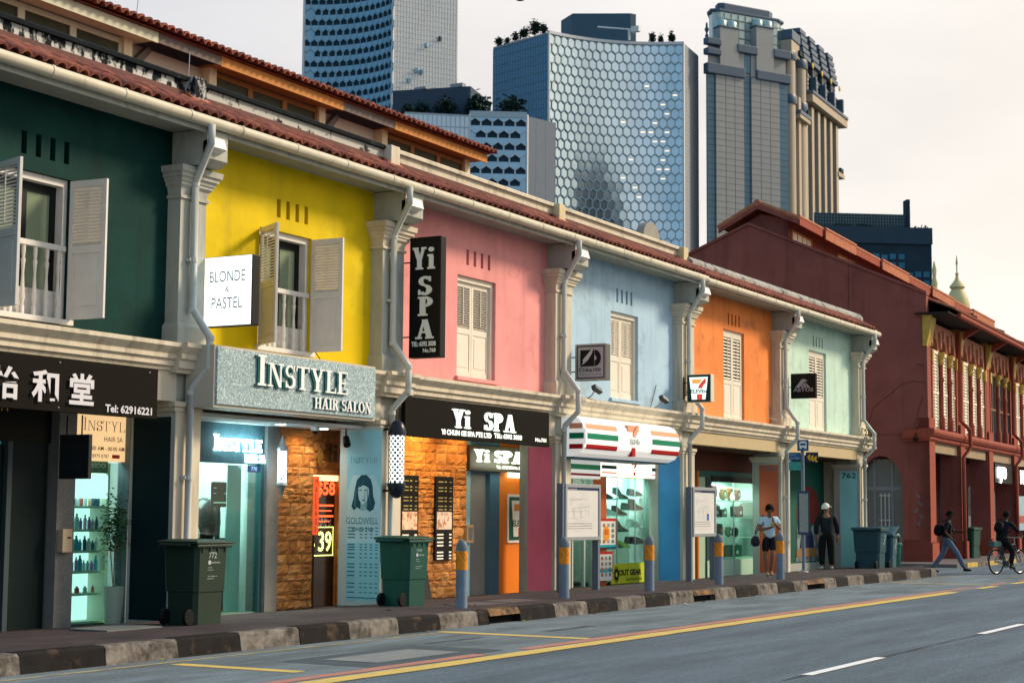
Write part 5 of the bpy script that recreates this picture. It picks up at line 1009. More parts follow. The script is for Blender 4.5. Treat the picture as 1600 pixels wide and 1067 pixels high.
poly('portrait_hair', [(.08, 1.46), (.13, 1.40), (.19, 1.45), (.24, 1.42), (.37, 1.42), (.43, 1.38), (.50, 1.42), (.53, 1.52), (.49, 1.62), (.475, 1.78), (.44, 1.88), (.36, 1.955), (.26, 1.95), (.18, 1.88), (.145, 1.74), (.12, 1.58)], PO, YM, ZP, .0015, .0005, hm_, tp)
poly('portrait_neck', [(.255, 1.40), (.37, 1.40), (.37, 1.56), (.255, 1.56)], PO, YM, ZP, .002, .0005, shp, tp)
poly('portrait_face', [(.205, 1.66), (.225, 1.57), (.275, 1.505), (.31, 1.495), (.35, 1.515), (.395, 1.59), (.41, 1.68), (.405, 1.80), (.36, 1.845), (.25, 1.84), (.21, 1.78)], PO, YM, ZP, .003, .0005, skp, tp)
poly('portrait_fringe', [(.20, 1.86), (.20, 1.76), (.26, 1.77), (.30, 1.795), (.36, 1.775), (.41, 1.74), (.42, 1.86)], PO, YM, ZP, .004, .0005, hm_, tp)
tinylines('portrait_features', [(.225, 1.705, .275, 1.717), (.335, 1.705, .385, 1.717), (.28, 1.555, .345, 1.57)], PO, YM, ZP, .005, hm_, tp)
tinylines('portrait_shading', [(.23, 1.725, .28, 1.735), (.33, 1.725, .39, 1.735), (.295, 1.60, .33, 1.612), (.375, 1.58, .395, 1.69), (.29, 1.535, .335, 1.545)], PO, YM, ZP, .0045, shp, tp)
for k in range(7): poly('hair_strand', [(.13+.008*k*(1 if k < 4 else 6.5), 1.46), (.14+.008*k*(1 if k < 4 else 6.5), 1.46), (.165+.006*k*(1 if k < 4 else 7), 1.74), (.158+.006*k*(1 if k < 4 else 7), 1.74)], PO, YM, ZP, .0042, .0004, mat('print_hair_light', (0.05, 0.20, 0.27), .5), tp)
ink = mat('poster_ink', (0.02, 0.16, 0.22), .6)
serif('INSTYLE', .50, .11, (xq-.016, 15.33, 2.33), YM, ZP, .001, ink, tp, S=.06, T=.03, sl=.02, caps='I', joined=True, name='lettering'); sans('GOLDWELL', .60, .10, (xq-.016, 15.39, 1.38), YM, ZP, .002, ink, tp, .0); sans('Instyle Hair', .42, .07, (xq-.016, 15.28, 1.26), YM, ZP, .002, ink, tp, .02)
rw = []
for zz in (1.12, 1.07, 1.02, .97, .86, .82, .78, .72, .66, .56, .51, .44, .38, .26, .20, .12):
    rw += [(.02, zz, .16, zz+.018)] + [(a_, zz, a_+.05, zz+.016) for a_ in (.25, .34, .44, .54)]
rw += [(.02, 1.19, .6, 1.195), (.02, .04, .6, .055)]
tinylines('print', rw, (xq-.016, 15.38, .19), YM, ZP, .002, ink, tp)
scr = MB()
for x_ in (11.9, 13.5, 15.1, 16.7):
    for z_ in (2.78, 3.32): scr.lathe([(.012, 0), (.006, .006)], (0, 0, 0), 8); M_ = Matrix.Translation((x_, 14.62, z_)) @ Matrix.Rotation(R(90), 4, 'X'); scr.v[-16:] = [tuple(M_ @ Vector(v)) for v in scr.v[-16:]]
o = obj('board_screws', scr, steel, bpy.data.objects['shop_board']); o['kind'] = 'stuff'
for hh, pts in ((HS[0], [(14.6, 14.99, 3.82), (14.75, 14.98, 3.70), (16.9, 14.98, 3.80), (17.3, 14.9, 3.79)]), (HS[1], [(20.75, 14.96, 3.95), (20.95, 14.98, 3.82), (22.1, 14.98, 3.80)]), (HS[2], [(22.98, 14.9, 4.35), (22.97, 14.99, 4.1), (23.0, 14.99, 3.8), (25.5, 14.99, 3.79)]), (HS[3], [(29.75, 14.95, 3.82), (30.6, 14.99, 3.79), (32.9, 14.99, 3.80), (33.2, 14.99, 4.3)]), (HS[4], [(39.9, 14.99, 4.9), (39.9, 14.98, 3.95), (40.2, 14.82, 3.9)])):
    obj('cable', MB().tube(pts, .009, 5), mat('cable_grey', (0.05, 0.05, 0.05), .6) if hh is not HS[4] else pipem, hh)
# barber poles
bb = thing('barber_pole', 'large lit black and white checkered barber pole with dark domes on the column corner', 'barber pole', (22.42, 14.56, 2.4))
obj('tube', MB().lathe([(.115, 2.0), (.115, 2.78)], (22.42, 14.56, 0), 24), mat('pole_lit', (0.95, 1, 1), emit=.75), bb, smooth=True)
obj('cap', MB().lathe([(.14, 2.76), (.145, 2.8), (.13, 2.88), (.10, 2.95), (.05, 2.99), (.01, 3.0)], (22.42, 14.56, 0), 24), mat('navy_dome', (0.012, 0.02, 0.035), .3), bb, smooth=True)
obj('cap', MB().lathe([(.01, 1.78), (.05, 1.79), (.10, 1.84), (.13, 1.92), (.145, 1.98), (.14, 2.02)], (22.42, 14.56, 0), 24), _M['navy_dome'], bb, smooth=True)
ck = MB()
for rr in range(17):
    for q in range(9):
        a0 = 2*math.pi*(q+.5*(rr % 2))/9; zz = 2.02 + rr*.045; P = lambda a, z: (22.42+.1165*math.cos(a), 14.56+.1165*math.sin(a), z)
        ck.add([P(a0-.17, zz), P(a0+.17, zz), P(a0+.17, zz+.036), P(a0-.17, zz+.036)], [(0, 1, 2, 3)])
obj('checker_print', ck, blk, bb)
obj('bracket', MB().tube([(22.42, 14.6, 1.9), (22.42, 14.82, 1.9)], .02, 6).tube([(22.42, 14.6, 2.86), (22.42, 14.82, 2.86)], .02, 6), blk, bb)
sb = thing('barber_pole', 'small silver lit barber pole with pointed ends on the granite pillar', 'barber pole', (20.98, 15.7, 2.2))
obj('tube', MB().lathe([(.07, 1.98), (.07, 2.5)], (20.98, 15.7, 0), 18), mat('pole_lit2', (0.75, 0.9, 1), emit=1.0), sb, smooth=True)
obj('finial', MB().lathe([(.09, 2.48), (.095, 2.52), (.06, 2.56), (.04, 2.62), (.005, 2.72)], (20.98, 15.7, 0), 16), steel, sb, smooth=True); obj('finial', MB().lathe([(.005, 1.74), (.03, 1.84), (.06, 1.92), (.095, 1.96), (.09, 2.0)], (20.98, 15.7, 0), 16), steel, sb, smooth=True)
cs_ = MB()
for q in range(9):
    a0 = -2.9 + q*.55; zz = 2.02+q*.05; P = lambda a, z: (20.98+.0715*math.cos(a), 15.7+.0715*math.sin(a), z)
    cs_.add([P(a0, zz), P(a0+.35, zz+.02), P(a0+.5, zz+.07), P(a0+.15, zz+.05)], [(0, 1, 2, 3)])
obj('stripe_print', cs_, blk, sb)
lamp('pole_glow', 'POINT', (20.88, 15.62, 2.3), 2.5, (.4, .7, 1), .1)
# A-board
ab = thing('a_board', 'black folding pavement board leaning by the sandstone wall behind the green bin', 'sign', (25.1, 15.6, .06))
obj('panel', MB().add([(24.55, 15.5, .07), (25.05, 15.5, .07), (25.05, 15.68, .85), (24.55, 15.68, .85), (24.55, 15.53, .07), (25.05, 15.53, .07), (25.05, 15.71, .85), (24.55, 15.71, .85)], [(0, 1, 2, 3), (7, 6, 5, 4), (0, 4, 5, 1), (1, 5, 6, 2), (2, 6, 7, 3), (3, 7, 4, 0)]), blk, ab)
obj('panel', MB().add([(24.55, 15.86, .07), (25.05, 15.86, .07), (25.05, 15.70, .84), (24.55, 15.70, .84)], [(0, 1, 2, 3)]), blk, ab)
# floodlights on the blue ledge
for x_, lab in ((29.75, 'black floodlight on the ledge left under the quill sign'), (32.95, 'grey floodlight on the ledge at the right of the blue wall')):
    fl_ = thing('floodlight', lab, 'lamp', (x_, 14.85, 3.9), 'floodlights above the convenience awning')
    hm2 = Matrix.Translation((x_+.05, 14.72, 3.97)) @ Matrix.Rotation(R(-25), 4, 'X') @ Matrix.Rotation(R(20), 4, 'Y')
    obj('head', MB().box(-.13, .13, -.05, .05, -.04, .06).xf(hm2), mat('flood_dark', (0.04, 0.05, 0.055), .4), fl_, bev=.01); obj('lens', MB().box(-.11, .11, -.055, -.05, -.03, .05).xf(hm2), mat('flood_lens', (0.25, 0.3, 0.32), .1), fl_)
    obj('bracket', MB().tube([(x_, 14.95, 3.78), (x_, 14.82, 3.85), (x_+.03, 14.76, 3.95)], .015, 6), greyp, fl_)
# ---------------------------------------------------------------- dark red corner building across the side street
rwall = mat('oxblood_wall', (0.235, 0.075, 0.058), .75, n=.14, ns=.8, b=.25, bs=10, dirt=(0.18, 0.058, 0.046), ds=.7, dt_=(.5, .7), fine=.06, grime=((0.06, 0.018, 0.015), 1.6, .5))
rtrim = mat('brick_red_trim', (0.27, 0.062, 0.038), .7, n=.12, ns=2, dirt=(0.2, 0.05, 0.035), ds=3, dt_=(.55, .75))
rpink = mat('salmon_frieze', (0.46, 0.19, 0.12), .7, n=.08, ns=3)
gold = mat('gold_capital', (0.46, 0.30, 0.06), .5, n=.2, ns=8)
rtan = mat('tan_beam', (0.30, 0.23, 0.15), .7, n=.1)
bgd = mat('blue_grey_door', (0.17, 0.20, 0.22), .55, n=.1, ns=3)
shutw = mat('white_louvre', (0.80, 0.72, 0.58), .6)
RB = thing('corner_building', 'dark red corner building with gold capitals and tiled eaves across the side street', 'building', (55.07, 15.05, .1), None, R(2.93))
def rb(name, mb, m, par=None, **k): return obj(name, mb, m, par or RB, local=True, **k)
X0 = -.55
# side wall with arch (local: plane x = X0, y back)
yc_, ar, az, ah = 1.56, .70, 2.35, 1.05
arch = [(yc_+ar*math.cos(R(a)), az+ah*math.sin(R(a))) for a in range(180, -1, -12)]
mb = MB()
mb.box(X0, X0+.35, -.0, yc_-ar, -.1, 8.5); mb.box(X0, X0+.35, yc_+ar, 12.4, -.1, 8.5)
for k in range(len(arch)-1):
    (ya, za), (yb, zb) = arch[k], arch[k+1]
    mb.add([(X0, ya, za), (X0, yb, zb), (X0, yb, 8.5), (X0, ya, 8.5), (X0+.35, ya, za), (X0+.35, yb, zb), (X0+.35, yb, 8.5), (X0+.35, ya, 8.5)], [(0, 1, 2, 3), (7, 6, 5, 4), (0, 4, 5, 1)])
mb.prism([(0, 8.5), (0, 8.62), (6.0, 11.3), (12.4, 8.6), (12.4, 8.5)], 'x', X0, X0+.35)
rb('side_wall', mb, rwall)
rb('gable_coping', MB().prism([(-.02, 8.62), (6.0, 11.31), (12.4, 8.61), (12.4, 8.70), (6.0, 11.41), (-.02, 8.72)], 'x', X0-.05, X0+.4), rwall)
rb('base_course', MB().box(X0-.07, X0, -.06, yc_-ar, -.1, .62).box(X0-.035, X0, -.03, yc_-ar-.0, .62, .7), mat('dull_red_base', (0.17, 0.045, 0.035), .75, n=.12, ns=2))
rb('wall_band', MB().box(X0-.03, X0, .9, 12.4, 4.1, 4.13), rwall)
# cracks are thin dark lines in the plaster
ckm = mat('crack', (0.03, 0.01, 0.01), .9)
for pts in ([(0.05, 5.75), (.5, 5.82), (.9, 5.68), (1.15, 5.45), (1.5, 5.2), (1.8, 4.95), (1.95, 4.4)], [(.15, 5.3), (.3, 4.9), (.45, 4.3)], [(2.55, 10.0), (2.56, 8.9), (2.6, 7.4)], [(.1, 6.3), (.35, 6.36)]):
    rb('crack', MB().tube([(X0-.001, y, z) for y, z in pts], .008, 4), ckm)
ad = rb('arch_door', MB().box(X0+.3, X0+.36, yc_-ar, yc_-ar+.1, 0, 3.3).box(X0+.3, X0+.36, yc_+ar-.1, yc_+ar, 0, 3.3).box(X0+.3, X0+.36, yc_-.33, yc_-.25, 0, 3.3).box(X0+.3, X0+.36, yc_+.25, yc_+.33, 0, 3.3).box(X0+.29, X0+.35, yc_-ar, yc_+ar, 2.28, 2.4), bgd)
for a, b, z0, z1 in ((-.6, -.33, 0, 2.28), (-.25, .25, 0, 2.28), (.33, .6, 0, 2.28), (-.6, -.33, 2.4, 3.3), (-.25, .25, 2.4, 3.3), (.33, .6, 2.4, 3.3)):
    rb('pane', MB().box(X0+.32, X0+.34, yc_+a, yc_+b, z0, z1), mat('slate_pane', (0.05, 0.09, 0.11), .2, n=.2), ad)
for k in range(3): rb('grille_bar', MB().box(X0+.28, X0+.31, yc_-.2+k*.13, yc_-.17+k*.13, .3, 2.2), mat('pale_grille', (0.45, 0.5, 0.5), .5), ad)
for z_ in (.5, 1.3, 2.1): rb('grille_bar', MB().box(X0+.275, X0+.3, yc_-.24, yc_+.14, z_, z_+.03), _M['pale_grille'], ad)
# graffiti scribble
grm = mat('graffiti_teal', (0.10, 0.28, 0.32), .7)
random.seed(21)
for k in range(5):
    y_, z_ = .42-.04*k+random.uniform(-.1, .1), 2.1-.22*k; rb('graffiti', MB().tube([(X0-.004, y_+random.uniform(-.08, .08), z_+random.uniform(-.1, .1)) for q in range(6)], .008, 4), grm)
# front: piers, ledge, pilasters
PX = [(-.55, .31), (4.36, 5.12), (9.55, 10.35), (14.8, 15.7), (20.0, 20.9), (25.2, 26.1), (30.4, 31.3)]
XE = 34
rb('front_wall', MB().box(X0+.35, XE, .32, .6, 4.0, 8.5), rwall)
for k, (a, b) in enumerate(PX):
    rb('pier', MB().box(a, b, 0, .7, -.1, 3.9), rtrim if False else rwall if k == 0 else rwall)
    rb('pier_face', MB().box(a+.02, b-.02, -.03, -.002, .62, 3.88), rtrim); rb('pier_base', MB().box(a-.05, b+.06, -.09, .75, -.1, .6), rtrim)
    rb('pilaster', MB().box(a+.1, b-.1, .05, .35, 4.3, 7.9), rtrim); rb('pilaster_base', MB().box(a, b, -.04, .35, 4.28, 4.62), rtrim)
    rb('gold_bracket', MB().prism([(.04, 7.0), (-.1, 7.55), (-.16, 7.9), (.1, 7.9), (.1, 7.0)], 'x', a+.12, b-.12), gold)
    rb('gold_cap', MB().box(a+.05, b-.05, -.0, .3, 7.86, 8.0), gold)
pf = [(.35, 3.88), (.0, 3.88), (-.05, 3.94), (-.05, 4.0), (-.12, 4.05), (-.18, 4.14), (-.18, 4.22), (-.14, 4.28), (.35, 4.28)]
rb('ledge', MB().prism(pf, 'x', X0-.02, XE), rtrim); rb('ledge_block', MB().prism([(y-.05, z+.003) for y, z in pf], 'x', X0-.14, .36), rtrim)
rb('ledge_return', MB().box(X0-.16, X0, -.0, .8, 3.96, 4.24).box(X0-.1, X0, 0, .78, 3.86, 3.96), rtrim)
rb('tan_beam', MB().box(.31, XE, .1, .3, 3.55, 3.875), rtan)
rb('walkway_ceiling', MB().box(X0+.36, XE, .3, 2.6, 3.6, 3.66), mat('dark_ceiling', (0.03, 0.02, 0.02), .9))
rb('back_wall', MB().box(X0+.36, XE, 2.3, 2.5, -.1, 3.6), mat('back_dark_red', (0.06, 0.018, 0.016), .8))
for k in range(6):
    a = PX[k][1]; b = PX[k+1][0]
    # ground-floor arched windows at the back of the walk
    for q in range(2):
        c_ = a + (b-a)*(.3+.42*q)+.3
        ap = [(c_+.42*math.cos(R(t_)), 2.3+.42*math.sin(R(t_))) for t_ in range(0, 181, 20)]
        fr = rb('arched_window', MB().prism([(c_+.42, .2)] + ap + [(c_-.42, .2)], 'y', 2.25, 2.3), bgd)
        rb('pane', MB().prism([(c_+.3, 1.5), (c_+.3, 2.3)] + [(c_+.3*math.cos(R(t_)), 2.3+.3*math.sin(R(t_))) for t_ in range(20, 161, 20)] + [(c_-.3, 2.3), (c_-.3, 1.5)], 'y', 2.23, 2.25), mat('slate_pane', (0.05, 0.09, 0.11), .2, n=.2), fr)
    # three shuttered openings per bay with slender gold-capped shafts
    n_ = 3; w_ = (b-a)/n_; blue = k == 2
    for q in range(n_):
        l = a + q*w_; o0, o1 = l+.14, l+w_-.14
        wn = rb('window', MB().box(o0, o0+.07, .09, .15, 4.35, 6.9).box(o1-.07, o1, .09, .15, 4.35, 6.9).box((o0+o1)/2-.04, (o0+o1)/2+.04, .09, .15, 4.35, 6.9).box(o0, o1, .08, .15, 6.84, 6.95).box(o0, o1, .08, .15, 5.5, 5.58), mat('brown_timber', (0.2, 0.12, 0.07), .6) if blue else shutw)
        for s0, s1 in ((o0+.07, (o0+o1)/2-.04), ((o0+o1)/2+.04, o1-.07)):
            if blue: rb('pane', MB().box(s0, s1, .12, .14, 4.35, 6.84), mat('blue_black_glass', (0.02, 0.05, 0.09), .15), wn)
            else:
                lm = MB()
                for z_ in range(22): lm.add([(s0, .10, 4.42+z_*.11), (s1, .10, 4.42+z_*.11), (s1, .14, 4.5+z_*.11), (s0, .14, 4.5+z_*.11)], [(0, 1, 2, 3)])
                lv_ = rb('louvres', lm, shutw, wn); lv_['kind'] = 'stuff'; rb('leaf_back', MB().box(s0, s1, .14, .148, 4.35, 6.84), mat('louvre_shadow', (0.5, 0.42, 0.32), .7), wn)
        # arch and scalloped frieze
        mm = (o0+o1)/2; hw = (o1-o0)/2+.04
        fz = [(l, 7.85), (l, 6.9)] + [(mm-hw*math.cos(R(t_)), 6.9+.5*math.sin(R(t_))) for t_ in range(0, 181, 20)] + [(l+w_, 6.9), (l+w_, 7.85)]
        top = MB(); ap = [(mm-hw*math.cos(R(t_)), 6.9+.5*math.sin(R(t_))) for t_ in range(0, 181, 20)]
        for (xa, za), (xb, zb) in zip(ap, ap[1:]): top.add([(xa, .1, za), (xb, .1, zb), (xb, .1, 7.85), (xa, .1, 7.85), (xa, .3, za), (xb, .3, zb)], [(0, 1, 2, 3), (0, 4, 5, 1)])
        top.box(l, o0-.04, .1, .3, 6.9, 7.85).box(o1+.04, l+w_, .1, .3, 6.9, 7.85)
        rb('arch_frieze', top, rpink)
        rb('pendant', MB().prism([(l-.02, 7.6), (l+.22, 7.6), (l+.2, 7.2), (l+.1, 7.0), (l, 7.2)], 'y', .02, .1), rpink); rb('pendant', MB().prism([(mm-.1, 7.7), (mm+.1, 7.7), (mm+.08, 7.5), (mm, 7.4), (mm-.08, 7.5)], 'y', .04, .1), rpink)
        for e_ in ([l+.0] if q > 0 else []) :
            rb('shaft', MB().lathe([(.13, 4.3), (.13, 4.7), (.085, 4.8), (.085, 5.9), (.11, 5.95), (.11, 6.05), (.08, 6.1), (.08, 6.5)], (e_, .04, 0), 12), rtrim, smooth=True)
            rb('gold_capital', MB().lathe([(.09, 6.5), (.12, 6.6), (.10, 6.65), (.15, 6.85), (.16, 6.92)], (e_, .04, 0), 10), gold)
    for e_ in (a+.1, b-.1):
        rb('shaft', MB().box(e_-.09, e_+.09, .04, .3, 4.3, 6.5), rtrim); rb('gold_capital', MB().box(e_-.12, e_+.12, .0, .3, 6.5, 6.92), gold)
rb('corner_gold', MB().prism([(0.0, 6.95), (-.1, 7.4), (-.16, 7.95), (.12, 7.95), (.12, 6.95)], 'x', X0-.06, X0+.2), gold)
# eaves, roof
rdark = mat('dark_eave', (0.03, 0.022, 0.02), .8)
rb('eave_soffit', MB().box(X0-.2, XE, -.75, .35, 7.98, 8.02), rdark)
rb('gutter', MB().prism([(-.8+.09*math.cos(k*.628), 8.03+.09*math.sin(k*.628)) for k in range(10)], 'x', .6, XE), rtrim, smooth=True)
rs_ = (11.2-8.15)/(4.6+.8)
rb('roof', MB().add([(X0+.3, -.85, 8.12), (XE, -.85, 8.12), (XE, 4.8, 10.45), (X0+.3, 4.8, 10.45), (XE, 12.4, 8.4), (X0+.3, 12.4, 8.4), (XE, 6.8, 10.45), (X0+.3, 6.8, 10.45)], [(0, 1, 2, 3), (3, 2, 6, 7), (7, 6, 4, 5)]), clay)
rr_ = MB()
for k in range(170): x_ = X0+.4+k*.2; rr_.tube([(x_, -.88, 8.16), (x_, 4.7, 10.47)], .05, 5)
q_ = rb('roof_tile_rolls', rr_, clay2); q_['kind'] = 'stuff'
for a in (4.7, 9.9, 15.2, 20.4): rb('party_coping', MB().prism([(-.6, 8.2), (4.5, 10.3), (4.5, 10.6), (-.6, 8.45)], 'x', a, a+.2), rwall)
for a in (4.7, 9.9, 15.2): rb('eave_bracket', MB().prism([(-.7, 7.98), (.1, 7.98), (.1, 7.5)], 'x', a-.1, a+.15), rtrim)
# red downpipes
for a in (4.15, 14.5):
    rb('downpipe', MB().tube([(a-.1, -.1, 7.9), (a-.1, -.1, 4.75), (a+.35, -.32, 4.45), (a+.38, -.34, 3.85), (a+.2, -.12, 3.5), (a+.2, -.12, 0)], .07, 8), rtrim, smooth=True)
rb('wire_lamp', MB().box(X0-.35, X0-.2, .3, .42, 3.85, 3.98), blk); rb('lamp_arm', MB().tube([(X0-.27, .36, 3.98), (X0, .36, 4.3)], .02, 5), blk)
# raised clerestory on the ridge
J = rb('clerestory', MB().box(.1, XE, 4.75, 4.95, 10.2, 11.5).prism([(4.75, 10.9), (6.7, 10.9), (6.7, 11.2), (5.72, 11.75), (4.75, 11.5)], 'x', -.1, .1), rwall)
for a, b in ((.25, 2.7), (6.0, 8.5)):
    wn = rb('clerestory_window', MB().box(a, b, 4.7, 4.75, 11.12, 11.2).box(a, a+.08, 4.7, 4.75, 10.62, 11.12).box(b-.08, b, 4.7, 4.75, 10.62, 11.12), mat('ochre_frame', (0.42, 0.18, 0.06), .6))
    for k in range(4):
        l = a+.14+k*(b-a-.2)/4; rb('pane', MB().box(l, l+(b-a-.2)/4-.1, 4.71, 4.74, 10.64, 11.12), mat('cream_pane', (0.70, 0.62, 0.45), .4), wn)
jz = (11.48, 12.0)
rb('clerestory_roof', MB().add([(-.45, 4.3, 11.45), (XE, 4.3, 11.45), (XE, 5.72, 12.05), (-.45, 5.72, 12.05), (XE, 7.1, 11.3), (-.45, 7.1, 11.3)], [(0, 1, 2, 3), (3, 2, 4, 5)]), clay2)
rb('barge_board', MB().prism([(4.28, 11.25), (5.72, 11.88), (7.12, 11.12), (7.12, 11.3), (5.72, 12.06), (4.28, 11.45)], 'x', -.47, -.40), rwall)
rb('ridge_cap', MB().tube([(-.5, 5.72, 12.08), (XE, 5.72, 12.08)], .12, 8), clay2)
rb('verge_tiles', MB().tube([(-.42, 4.22, 11.44), (-.42, 5.72, 12.1), (-.42, 7.15, 11.32)], .09, 6), clay2)
for k, (a, b) in enumerate([(-.45, 2.4), (2.4, 6.5), (6.5, 10.5), (10.5, 15), (15, 19.5), (19.5, 24), (24, 28.5), (28.5, 34)]):
    e_ = .10*(k % 2)
    rb('fascia', MB().box(a, b-.02, 4.22-e_, 4.27-e_, 11.22-e_*.8, 11.46), rtrim if k % 2 == 0 else clay2)
    rb('eave_tiles', MB().tube([(a, 4.26-e_, 11.5), (b, 4.26-e_, 11.5)], .075, 6), clay2)
rb('rear_wing', MB().box(X0+.35, XE, 2.6, 12.3, -.1, 8.4), rwall)
ns_ = thing('lit_sign', 'glowing white script sign in the walkway of the dark red building', 'sign', (68, 16.5, 3)); 
la = rb('front_sign', MB().box(10.9, 14.6, .02, .06, 2.75, 3.5), blk)
bpy.data.objects.remove(ns_)
s = thing('lit_sign', 'glowing white script sign under the beam of the dark red building', 'sign', (66.5, 15.5, 2.9))
sans('ayo', 1.9, .62, tuple(RB.matrix_basis @ Vector((11.2, .0, 2.75))), (math.cos(R(2.93)), math.sin(R(2.93)), 0), ZP, .02, mat('sign_glow', (1, 1, 1), emit=5), s, .06)
s = thing('lit_sign', 'glowing white letter sign cut off by the right edge of the picture', 'sign', (72, 15.5, 2.9))
sans('NEW', 2.2, .55, tuple(RB.matrix_basis @ Vector((16.2, .0, 2.8))), (math.cos(R(2.93)), math.sin(R(2.93)), 0), ZP, .02, _M['sign_glow'], s, .06)
s = thing('wall_poster', 'pale blue poster board at the right edge under the lit letters', 'poster', (72, 15.6, 1.4))
obj('sheet', MB().box(16.3, 19.5, .1, .14, .9, 2.3).xf(RB.matrix_basis), mat('poster_sky', (0.25, 0.42, 0.5), .4, n=.2), s); obj('band', MB().box(16.5, 19.3, .085, .1, 1.2, 1.5).xf(RB.matrix_basis), mat('poster_rust', (0.35, 0.08, 0.05), .5), s)
# ground around the corner building
sw = obj('side_pavement', MB().box(52.3, 110, 13.6, 20, -.02, .10), mat('grey_paving', (0.13, 0.12, 0.12), .8, n=.2, ns=2, fine=.2)); sw['kind'] = 'structure'
for k in range(10): obj('kerb_stone', MB().box(53.0+k*1.3, 54.27+k*1.3, 13.45, 13.598, -.02, .13), kwht if k % 2 else mat('kerb_yellow', (0.5, 0.36, 0.1), .8, n=.2, dirt=(0.2, 0.15, 0.08), ds=5), sw)
# ---------------------------------------------------------------- city towers
YAW = 29.165
def dirh(hd): a = R(YAW-hd); return Vector((math.cos(a), math.sin(a)))
def facet_glass(key, col, rough=.12, metal=.75): return mat(key, col, rough, metal, n=.12, ns=.15)
tgl = facet_glass('tower_glass', (0.22, 0.38, 0.50)); tgl2 = facet_glass('tower_glass_pale', (0.50, 0.62, 0.66), .14, .9); tgd = facet_glass('tower_glass_dark', (0.035, 0.10, 0.15), .2)
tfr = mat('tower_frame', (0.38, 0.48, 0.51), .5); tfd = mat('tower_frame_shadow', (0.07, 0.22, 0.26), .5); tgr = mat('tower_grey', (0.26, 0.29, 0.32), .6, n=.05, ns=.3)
twt = mat('tower_white', (0.62, 0.64, 0.64), .5); tdk = mat('recess_dark', (0.012, 0.035, 0.055), .6)
treem = mat('roof_tree_leaf', (0.012, 0.034, 0.028), .8, n=.4, ns=1); trkm = mat('roof_tree_trunk', (0.05, 0.04, 0.03), .9)
def hexpts(w, h, k=1.0):
    return [(0, h/2*k*1.0), (-w/2*k, h/4*k), (-w/2*k, -h/4*k), (0, -h/2*k), (w/2*k, -h/4*k), (w/2*k, h/4*k)]
def hexcell(w, rh, balcony):
    """local: x along facade, -y outward, z up; row pitch rh = 3/4 of hexagon height"""
    h = rh*4/3; mb = MB(); O = hexpts(w, h, 1.0); I = hexpts(w, h, .87); d = .16
    n0 = 0
    for k in range(6):
        a, b = O[k], O[(k+1) % 6]; c, e = I[k], I[(k+1) % 6]
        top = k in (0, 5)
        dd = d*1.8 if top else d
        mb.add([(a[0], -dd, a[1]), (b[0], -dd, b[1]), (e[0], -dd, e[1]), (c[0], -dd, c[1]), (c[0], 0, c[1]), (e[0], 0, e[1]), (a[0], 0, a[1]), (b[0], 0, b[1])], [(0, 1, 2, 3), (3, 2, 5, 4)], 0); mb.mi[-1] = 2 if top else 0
        mb.add([(a[0], -dd, a[1]), (b[0], -dd, b[1]), (b[0], 0, b[1]), (a[0], 0, a[1])], [(0, 1, 2, 3)], 2)
    if balcony:
        z = -.02*h
        mb.add([(p[0], .02, p[1]) for p in I], [tuple(range(6))], 3)
        mb.add([(-w*.43, -.1, -h/4*.86), (0, -.1, -h/2*.86), (w*.43, -.1, -h/4*.86), (w*.43, -.1, z), (-w*.43, -.1, z)], [tuple(range(5))], 1)
    else:
        mb.add([(p[0], .0, p[1]) for p in I], [tuple(range(6))], 1)
    return mb
def hexwall(root, path, w, rh, ztop, rows, mats, balcony, name='hexagonal_window', cap=290, skip=None):
    """path: list of cell centres (Vector2) and tangents; outward = right of tangent"""
    me = me_of(hexcell(w, rh, balcony), mats[0], name)
    for m_ in mats[1:]: me.materials.append(m_)
    # me_of drops indices: set them again
    src = hexcell(w, rh, balcony); me.polygons.foreach_set('material_index', src.mi); me.update()
    bk_ = MB()
    for c, t in path:
        n_ = Vector((-t.y, t.x)); a, b = c - t*w/2 + n_*.06, c + t*w/2 + n_*.06
        bk_.add([(a.x, a.y, ztop-rh*rows), (b.x, b.y, ztop-rh*rows), (b.x, b.y, ztop), (a.x, a.y, ztop)], [(0, 1, 2, 3)])
    obj('glass_backing', bk_, mats[1], root)
    cnt = 0; rest = MB()
    for r_ in range(rows):
        z = ztop - rh*(r_+.7)
        for ci_, (c, t) in enumerate(path):
            if r_ % 2 and ci_ == len(path)-1: continue
            off = w/2 if r_ % 2 else 0
            p = c + t*off; ang = math.atan2(t.y, t.x)
            if cnt < cap:
                o = bpy.data.objects.new(name, me); COL.objects.link(o); o.parent = root
                o.location = (p.x-root.location.x, p.y-root.location.y, z-root.location.z); o.rotation_euler = (0, 0, ang); cnt += 1
            else:
                M_ = Matrix.Translation((p.x, p.y, z)) @ Matrix.Rotation(ang, 4, 'Z'); b_ = hexcell(w, rh, balcony); b_.xf(M_); rest.add(b_.v, b_.f); rest.mi[-len(b_.mi):] = b_.mi
    if rest.f: o = obj('lower_'+name+'s', rest, mats, root); o['kind'] = 'stuff'
